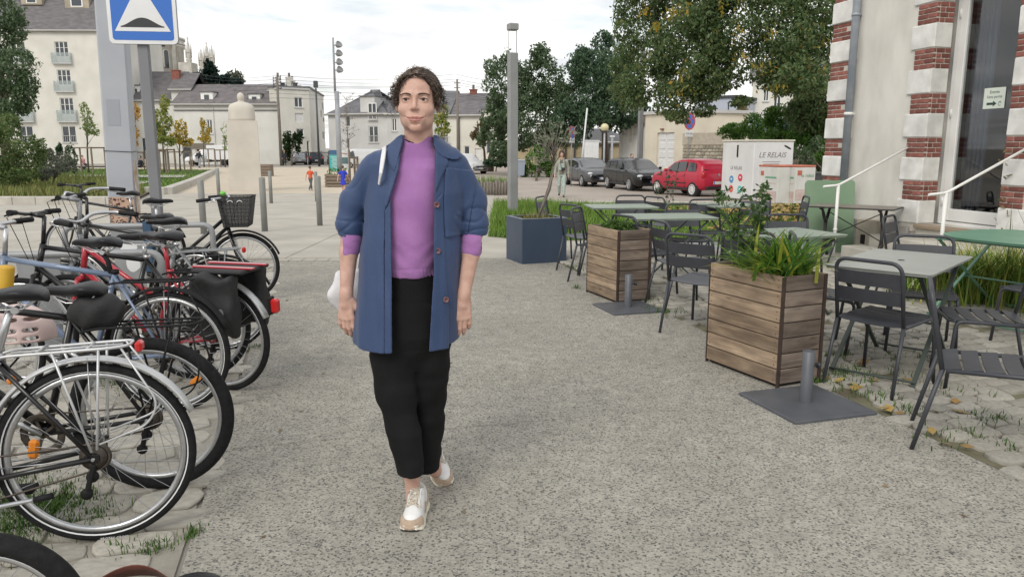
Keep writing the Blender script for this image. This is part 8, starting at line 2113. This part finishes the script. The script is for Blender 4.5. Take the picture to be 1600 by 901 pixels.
fold=fold*(1-arm)+arm*(.004*wob(X,Y,Z,24,24,4)-.0048*gro(wob(X,Y,Z,20,26,41),.13)*np.clip((1.42-Z)/.14,.3,1)-.0042*gro(wob(X,Y,Z,26,50,46),.15)*np.clip((1.27-Z)/.08,.05,1))
CG.D=(CG.D+fold).astype(np.float32);CO=CG.D.copy()
inner=CO+.0095
CG.D=np.maximum(CO,-inner)
def xz(pts,dy=-.13):return[(Bp(px,py,dy).x,Bp(px,py,dy).z)for px,py in pts]
opening=poly2d(xz([(628,190),(627,216),(624,228),(619,262),(608,298),(600.5,329),(600,380),(601,435),(603,500),(604,575),(671,575),(671.5,540),(675,470),(677,435),(677.5,329),(677,262),(675,226),(673,214),(672,190)]))
cut=np.maximum(opening(X,Z),Y-(WY+.0))
CG.D=np.maximum(CG.D,-cut)
hem=Bp(640,552,-.15).z;hem_z=np.interp(X,[Bp(546,500).x,Bp(575,500).x,Bp(604,500).x,Bp(671,500).x,Bp(690,500).x,Bp(724,500).x],[Bp(640,547,-.16).z,Bp(640,552,-.16).z,Bp(640,553,-.16).z,Bp(640,546,-.16).z,Bp(640,548,-.16).z,Bp(640,543,-.16).z])
CG.D=np.maximum(CG.D,hem_z-Z)
# neck hole
nk=np.sqrt(((X-WO.x-.005)/.072)**2+((Y-WY-.03)/.072)**2)-1
CG.D=np.maximum(CG.D,np.where(Z>1.40,-nk*.07,-1));CG.D=np.maximum(CG.D,Z-(1.485+.35*(Y-WY-.02)))
CG.D=CG.D.astype(np.float32)
coat=sdf_obj('coat',CG,MAT_COAT,woman,WO,1,None,.02)
def overlay(name,pts,off,th,dy=-.13,ymax=WY+.02,mat=MAT_COAT,extra=None):
 """a layer of cloth lying on the coat inside an outline"""
 g=Grid(*CG.a);p=poly2d(xz(pts,dy))(X,Z);D=np.maximum(np.abs(CO-(off+th-.006)*.5)-(off+th+.006)*.5,p);D=np.maximum(D,Y-ymax)
 g.D=D.astype(np.float32);return sdf_obj(name,g,mat,coat,WO,1,None,.03)
overlay('collar',[(676,208),(686,214),(704,226),(717,237),(720.5,245),(715,250),(704,249),(694,246),(689,243),(683,236),(678,228)],.0085,.0042,-.03,WY+.05)
overlay('lapel',[(677,232),(684,240),(697,250),(698,256),(689,275),(678,305)],.0065,.0038)
overlay('collar',[(628,208),(617,214),(606,224),(601,234),(604,246),(612,262),(618,270),(621,258),(625,236),(628,222)],.0085,.0045,-.07,WY+.05)
overlay('lapel',[(622,240),(612,262),(605,285),(600,318),(603,326),(612,296),(620,266)],.0065,.0036)
overlay('storm_flap',[(694,262),(738,268),(740,300),(728,371),(694,373),(692,320)],.0045,.0026,-.12)
overlay('button_band',[(677.2,318),(691,300),(693,373),(696,440),(700,500),(700,548),(671,548),(674.5,470),(677,430)],.0036,.0022)
overlay('front_facing',[(600.2,330),(609,312),(611,380),(613,460),(615,548),(603.5,549),(601,435)],.0036,.0022)
for(px,py)in((682.5,320),(684,392),(697,468)):
 q=MB();c=Bp(px,py,-.1);
 # find the coat surface along the view
 o_=Vector((0,0,CAM_H));dd=(c-o_).normalized();k=(c-o_).length-.16
 ijk=lambda p:tuple(int(np.clip(np.searchsorted(CG.a[i],p[i]),0,len(CG.a[i])-1))for i in range(3))
 while CO[ijk(o_+dd*k)]>.006 and k<3.6:k+=.002
 p=o_+dd*(k-.002);Rm=(-dd).to_track_quat('Z','Y').to_matrix().to_4x4();Rm.translation=p-WO
 vs=MB();vs.lathe([(0,.0015),(.006,.0015),(.008,.004),(.0105,.0045),(.0115,.002),(.0115,-.002),(0,-.002)],18);q.add([Rm@Vector(v)for v in vs.v],[f[::-1]for f in vs.f],True);q.build('button',MAT_BUTTON,coat)
 q=MB()
 for a in(-1,1):q.tube([Rm@Vector((a*.002,-.003,.0028)),Rm@Vector((a*.002,.003,.0028))],.0007,4)
 q.build('thread',MAT_TROUS,coat,'stuff')
del CG
# ---- shoes
def shoe():
 """toe at -y, heel at +y, sole on z = 0"""
 t=bpy.data.objects.new('shoe',None);COL.objects.link(t);t.parent=woman
 ol=[(0,-.140),(.028,-.133),(.044,-.105),(.047,-.07),(.040,-.02),(.036,.03),(.038,.08),(.034,.115),(.018,.135),(0,.138),(-.018,.135),(-.034,.115),(-.038,.08),(-.033,.03),(-.036,-.02),(-.044,-.07),(-.041,-.105),(-.026,-.132)]
 P2=poly2d(ol);g=Grid.uni((-.07,-.165,-.01),(.07,.165,.14),.0034);X,Y,Z=np.meshgrid(*g.a,indexing='ij',sparse=True)
 d2=P2(X,Y)-.003*np.sin(Z*180);top=.030+.014*np.clip((Y-.02)/.11,0,1)+.008*np.clip((-Y-.09)/.05,0,1);bot=.0+.016*np.clip((-Y-.085)/.055,0,1)**2
 g.D=smax(smax(d2-.004*(1-np.clip(Z/.03,0,1)),Z-top,.006),bot-Z,.006).astype(np.float32)+(.0012*np.sin(Y*260)*(Z<.012)).astype(np.float32)*0
 o=sdf_obj('sole',g,[MAT_SOLE,MAT_SOLED],t,(0,0,0),1,lambda c:(c[:,2]<.008+.016*np.clip((-c[:,1]-.085)/.055,0,1)**2).astype(int))
 u=Grid.uni((-.07,-.165,.0),(.07,.165,.18),.0034)
 u.ell((0,-.075,.030),(.040,.058,.040),.02);u.ell((0,-.02,.040),(.036,.06,.052),.03);u.ell((0,.045,.050),(.033,.065,.060),.03);u.ell((0,.085,.055),(.033,.046,.060),.02);u.cone((0,.015,.085),(0,.055,.130),.031,.031,.02)
 u.cone((0,.058,.10),(0,.085,.18),.027,.031,.004,'sub');X,Y,Z=np.meshgrid(*u.a,indexing='ij',sparse=True)
 U0=smax(u.D,Z-(.112+.10*(Y-.06)+.45*np.clip(.045-Y,0,1)),.006);U0=smax(U0,.018-Z,.004);u.D=U0.astype(np.float32)
 sdf_obj('upper',u,MAT_SHOEW,t,(0,0,0),1)
 def lay(nm,cond,off,mat):
  v=Grid(*u.a);v.D=np.maximum(np.abs(U0-off)-.0022,cond).astype(np.float32);sdf_obj(nm,v,mat,t,(0,0,0),1,None,.01)
 lay('toe_cap',np.maximum(np.maximum(Y+.096-.45*np.abs(X),Z-.056),-(Y+.5)),.0036,MAT_SHOET)
 lay('toe_guard',np.maximum(Z-.034,np.maximum(Y+.075,-(Y+.5))),.0050,MAT_SHOET)
 lay('eyelet_stay',np.maximum(np.maximum(np.abs(np.abs(X)-.021)-.006,Y-.035),np.maximum(-.045-Y,.045-Z)),.0024,MAT_SHOEW)
 lay('heel_counter',np.maximum(.075-Y+.4*(Z-.06),Z-.092),.002,MAT_SHOET)
 lay('side_patch',np.maximum(np.maximum(np.abs(Y-.01-.4*(Z-.05))-.012,np.abs(Z-.048)-.02),.028-np.abs(X)),.0026,M('gold side patch',(.35,.27,.19),rough=.6))
 q=MB()
 def tz(x,y):
  i,j=int(np.searchsorted(u.a[0],x)),int(np.searchsorted(u.a[1],y));col=np.where(U0[i,j]<0)[0];return(float(u.a[2][col[-1]])if len(col)else .05)+.003
 sp_=lambda P:q.tube([(x,y,tz(x,y)+h)for x,y,h in P],.0024,6)
 for k in range(6):
  y=-.058+.017*k;sp_([(-.022,y,0),(-.011,y+.003,.002),(0,y+.005,.003),(.011,y+.003,.002),(.022,y,0)])
  if k<5:sp_([(-.020,y+.002,.001),(-.007,y+.008,.004),(.007,y+.012,.004),(.020,y+.016,.001)]);sp_([(.020,y+.002,.001),(.007,y+.008,.005),(-.007,y+.012,.005),(-.020,y+.016,.001)])
 for s in(-1,1):sp_([(0,.030,.004),(s*.014,.020,.012),(s*.026,.0,.006),(s*.014,.012,.006),(0,.028,.005)]);sp_([(0,.03,.004),(s*.014,.0,.006),(s*.024,-.03,.006),(s*.030,-.05,.004)])
 q.build('laces',M('beige lace',(.52,.46,.38),rough=.9),t,'stuff')
 return t
sh1=shoe();f1=G(643,831);sh1.location=(f1.x-WO.x+.003,f1.y-WO.y+.116,.0);sh1.rotation_euler=(0,0,-.06)
sh2=copy_tree(sh1,woman);f2=G(694,766);sh2.rotation_euler=(math.radians(33),math.radians(-8),math.radians(28));sh2.location=(f2.x-WO.x-.055,f2.y-WO.y+.135,.066)
# sock
q=MB();a=Bp(646,773,-.035)-WO;q.tube([a+Vector((0,.03,-.045)),a+Vector((0,.012,.0)),a+Vector((0,.006,.02))],[.036,.034,.0315],16);q.build('sock',M('pale sock',(.55,.53,.50),rough=.95),woman)
# ---- white tote bag on her shoulder
t=thing('tote_bag','white cloth tote bag hanging behind the woman\'s arm from a shoulder strap','bag',Bp(545,470,.14))
MAT_TOTE=M('white canvas',(.60,.60,.62),(.68,.68,.70),scale=12,rough=.95,bump=.2,bscale=90)
bo=t.location;g=Grid.uni((bo.x-.13,bo.y-.14,bo.z-.16),(bo.x+.13,bo.y+.14,bo.z+.22),.005);X,Y,Z=np.meshgrid(*g.a,indexing='ij',sparse=True)
P=poly2d([(Bp(*p,.14).x,Bp(*p,.14).z)for p in((526,425),(514,460),(518,474),(530,484),(565,492),(580,470),(572,420))]);g.D=smax(P(X,Z),np.abs(Y-bo.y-.01*np.sin(Z*40))-.05+.25*np.clip(Z-bo.z,0,1)*.3,.03).astype(np.float32)+(.003*np.sin(X*70+Z*50)).astype(np.float32)
sdf_obj('bag',g,MAT_TOTE,t,bo,1)
q=MB();pts=[Bp(560,425,.16),Bp(575,340,.19),Bp(590,255,.16),Bp(598,232,.09),Bp(600.5,230.5,.03),Bp(600,236,-.050),Bp(598,250,-.092),Bp(595,270,-.112),Bp(592,288,-.085)]
sp=[]
for i in range(len(pts)-1):sp+=[pts[i].lerp(pts[i+1],f)for f in(0,.33,.66)]
sp.append(pts[-1]);rows=[]
for i,p in enumerate(sp):
 d=(sp[min(i+1,len(sp)-1)]-sp[max(i-1,0)]).normalized();n_=(p-Vector((-.39,3.01,1.33)));n_.z=n_.z*.8;n_=(n_-d*n_.dot(d)).normalized();w_=d.cross(n_).normalized()*(.0098-.0055*max(0,i-(len(sp)-7))/6);n_=n_*.0022
 rows.append([p-w_-n_-bo,p+w_-n_-bo,p+w_+n_-bo,p-w_+n_-bo])
q.loft(rows,smooth=False);q.build('strap',MAT_TOTE,t)
# ================================================================ the other people in the square
def person(label,base,h,yaw,skin=MAT_SKIN,hairc=(.05,.035,.025),shirt=(.1,.1,.1),trousers=(.1,.1,.12),stride=.12,arm=.12,sit=False,hairr=1.0,dress=False,short=False,shoes=(.05,.05,.05),jacket=None,bare=False,res=110):
 """built standing at the origin, facing -y, then turned"""
 t=thing('person',label,'person',base,yaw);k=h/1.72;vx=h/res
 J={}
 hip=.90*k if not sit else .50*k;sh=hip+.52*k;hd=sh+.255*k
 P=lambda x,y,z:(x,y,z)
 lo,hi=(-.5*k,-.75*k,-.02),(.5*k,.5*k,h+.06)
 def legs(s):
  if sit:return[P(s*.09*k,0,hip),P(s*.11*k,-.42*k,hip+.02),P(s*.12*k,-.46*k,.08*k)]
  f=-stride*s;return[P(s*.09*k,0,hip),P(s*.095*k,f*.6*k-.03*k,hip*.53),P(s*.09*k,f*k+(.10*k if f>0 else 0),.09*k+(.05*k if f>.05 else 0))]
 def arms(s):
  a=arm*s;return[P(s*.185*k,.0,sh-.03*k),P(s*.25*k,a*.5*k+.03*k,sh-.30*k),P(s*.26*k,a*k-.05*k-(.12*k if sit else 0),sh-.54*k)]
 g=Grid.uni(lo,hi,vx)
 g.ell((0,-.01*k,hd),(.076*k,.095*k,.115*k),.01);g.ell((0,-.05*k,hd-.06*k),(.05*k,.05*k,.055*k),.02);g.cone((0,0,hd-.08*k),(0,.01*k,sh-.02),.052*k,.056*k,.02*k)
 g.ell((0,-.105*k,hd-.02*k),(.013*k,.018*k,.02*k),.008)
 for s in(-1,1):g.ell((s*.075*k,.0,hd-.02*k),(.012*k,.022*k,.032*k),.006)
 g.put(*stack([(hip-.05*k,0,0,.13*k,.09*k),(hip+.2*k,0,0,.12*k,.085*k),(sh-.02*k,0,0,.15*k,.09*k)]),.03)
 for s in(-1,1):
  A=arms(s);g.chain(A,[.048*k,.037*k,.028*k],.02*k);d=np.array(A[2])-np.array(A[1]);d/=np.linalg.norm(d);w=np.array(A[2])
  g.cone(w,w+d*.08*k,.032*k,.034*k,.01)
  for j in range(4):g.cone(w+d*.07*k+np.array((0,(j-1.5)*.016*k,0)),w+d*.155*k+np.array((0,(j-1.5)*.019*k-.01*k,0)),.0105*k,.009*k,.004)
  g.cone(w+d*.02*k,w+d*.08*k+np.array((-s*.015*k,-.045*k,0)),.012*k,.010*k,.006)
  L=legs(s);g.chain(L,[.075*k,.052*k,.036*k],.02*k)
 sdf_obj('body',g,skin,t,(0,0,0),1)
 c=lambda n,col:M(n+' %.2f %.2f %.2f'%col,tuple(v*.85 for v in col),tuple(min(1,v*1.15)for v in col),scale=7/k,rough=.9,bump=.2,bscale=60)
 g=Grid.uni(lo,hi,vx)
 for s in(-1,1):L=legs(s);g.chain(L if not bare else L[:1]*2,[.092*k,.070*k,.058*k],.02*k)
 g.put(*stack([(hip-.08*k,0,0,.15*k,.11*k),(hip+.08*k,0,0,.145*k,.105*k)]),.03)
 g.D=np.maximum(g.D,.10*k-g.a[2][None,None,:]).astype(np.float32)
 if not dress:sdf_obj('trousers',g,c('trouser cloth',trousers),t,(0,0,0),1)
 g=Grid.uni(lo,hi,vx);bt=hip-.03*k if not dress else hip-.35*k
 g.put(*stack(([(bt,0,0,.20*k,.15*k)]if dress else[])+[(hip-.03*k,0,0,.155*k,.118*k),(hip+.22*k,0,0,.150*k,.112*k),(sh-.12*k,0,-.005,.180*k,.118*k),(sh-.01*k,0,0,.165*k,.10*k),(sh+.04*k,0,.005,.075*k,.07*k)]),.03)
 for s in(-1,1):
  A=[np.array(v)for v in arms(s)]
  if short:A=[A[0],A[0]*.45+A[1]*.55];g.chain(A,[.062*k,.058*k],.02*k)
  else:A[2]=A[1]*.12+A[2]*.88;g.chain(A,[.066*k,.054*k,.044*k],.02*k)
 sdf_obj('shirt' if not dress else 'dress',g,c('shirt cloth',shirt),t,(0,0,0),1)
 if jacket:
  g2=Grid(*g.a);X,Y,Z=np.meshgrid(*g.a,indexing='ij',sparse=True);D0=g.D-.012*k;D=np.maximum(D0,-(D0+.016*k));D=np.maximum(D,-np.maximum(np.abs(X)-.055*k-.05*np.clip(sh-Z,0,1),Y));g2.D=D.astype(np.float32);sdf_obj('jacket',g2,c('jacket cloth',jacket),t,(0,0,0),1)
 g=Grid.uni((-.2*k,-.2*k,hd-.22*k),(.2*k,.25*k,h+.1),vx*.75)
 r=hairr;g.ell((0,.018*k,hd+.028*k),(.088*k*r,.102*k*r,.108*k*r),.01);g.ell((0,-.085*k,hd-.045*k),(.062*k,.07*k,.085*k),.01,'sub')
 if hairr>1.05:
  for s in(-1,1):g.ell((s*.075*k,.02*k,hd-.05*k),(.05*k,.06*k,.085*k),.02)
 X,Y,Z=np.meshgrid(*g.a,indexing='ij',sparse=True);g.D=(g.D+.008*k*np.sin(X*90/k)*np.sin(Z*80/k+Y*60/k)*(hairr>1.05)).astype(np.float32)
 sdf_obj('hair',g,c('hair',hairc),t,(0,0,0),1)
 for s in(-1,1):
  L=legs(s);q=MB();x,y,z=L[2]
  rows=[]
  for f,w,hh in((.10,.028,.05),(.08,.036,.085),(.02,.038,.09),(-.06,.044,.065),(-.13,.042,.045),(-.165,.02,.03)):
   rows.append([(x+w*k*math.cos(a),y+f*k,z-.085*k+hh*k*(.5+.5*math.sin(a)))for a in np.linspace(0,2*PI,9)[:-1]])
  q.loft(rows);q.build('shoe',c('shoe',shoes),t)
 return t
pw=GT(877,308)
pg=person('woman with curly brown hair in pale green dungarees and open jacket crossing the road',pw,1.70,-.06,hairc=(.075,.045,.03),shirt=(.16,.15,.13),trousers=(.36,.43,.39),jacket=(.33,.33,.28),hairr=1.16,stride=.10,arm=.10,res=150)
MINT=bpy.data.materials['trouser cloth 0.36 0.43 0.39']
q=MB();q.box((0,-.128,1.16),(.22,.02,.26),ch=.008);q.build('bib',MINT,pg)
for s in(-1,1):q=MB();q.tube([(s*.09,-.13,1.28),(s*.085,-.10,1.40),(s*.08,0,1.46)],.018,6);q.build('strap',MINT,pg)
t=thing('camera_bag','small black bag hanging on the chest of the woman in green','bag',pw+Vector((.05,-.20,1.08)));q=MB();q.box((0,0,0),(.15,.07,.11),ch=.015);q.build('case',MAT_TRIM,t);q=MB();q.tube([(-.07,.02,.04),(-.10,.05,.2),(-.08,.1,.3)],.008,5);q.tube([(.07,.02,.04),(.09,.05,.2),(.07,.1,.3)],.008,5);q.tube([(-.08,.1,.3),(0,.16,.31),(.07,.1,.3)],.008,5);q.build('strap',MAT_TRIM,t)
person('man in a black top and pale jeans walking away by the yellow tree',GT(312,262.5),1.86,2.9,hairc=(.03,.022,.018),shirt=(.025,.028,.035),trousers=(.27,.29,.33),stride=.12)
person('child in an orange red shirt and dark trousers running towards the boards',GT(486,298),1.08,2.7,hairc=(.13,.08,.05),shirt=(.62,.10,.04),trousers=(.09,.10,.11),stride=.2,arm=.25,short=True,shoes=(.5,.5,.5))
person('child in a bright blue dress with arms held away from the body',GT(537,302),1.14,2.9,hairc=(.13,.09,.06),shirt=(.03,.05,.50),dress=True,bare=True,short=True,stride=.08,arm=.3)
person('person in a pink top sitting on the far bench behind the tree frame',GT(131,265),1.7,1.2,shirt=(.55,.28,.30),trousers=(.03,.03,.035),sit=True)
person('person dressed in black sitting on the bench beside the broad lamp post',GT(221,270),1.75,-.6,shirt=(.02,.02,.025),trousers=(.025,.025,.03),sit=True)
person('dark dressed person leaning at the corner of the long white house',GT(445,259),1.75,.5,shirt=(.035,.037,.045),trousers=(.03,.03,.04),stride=.03,arm=.02)
person('dark haired person in an olive jacket behind the black car',Vector((6.7,43.5,gz(43.5)-.1)),1.72,.2,shirt=(.10,.10,.08),trousers=(.05,.05,.06),stride=.1)
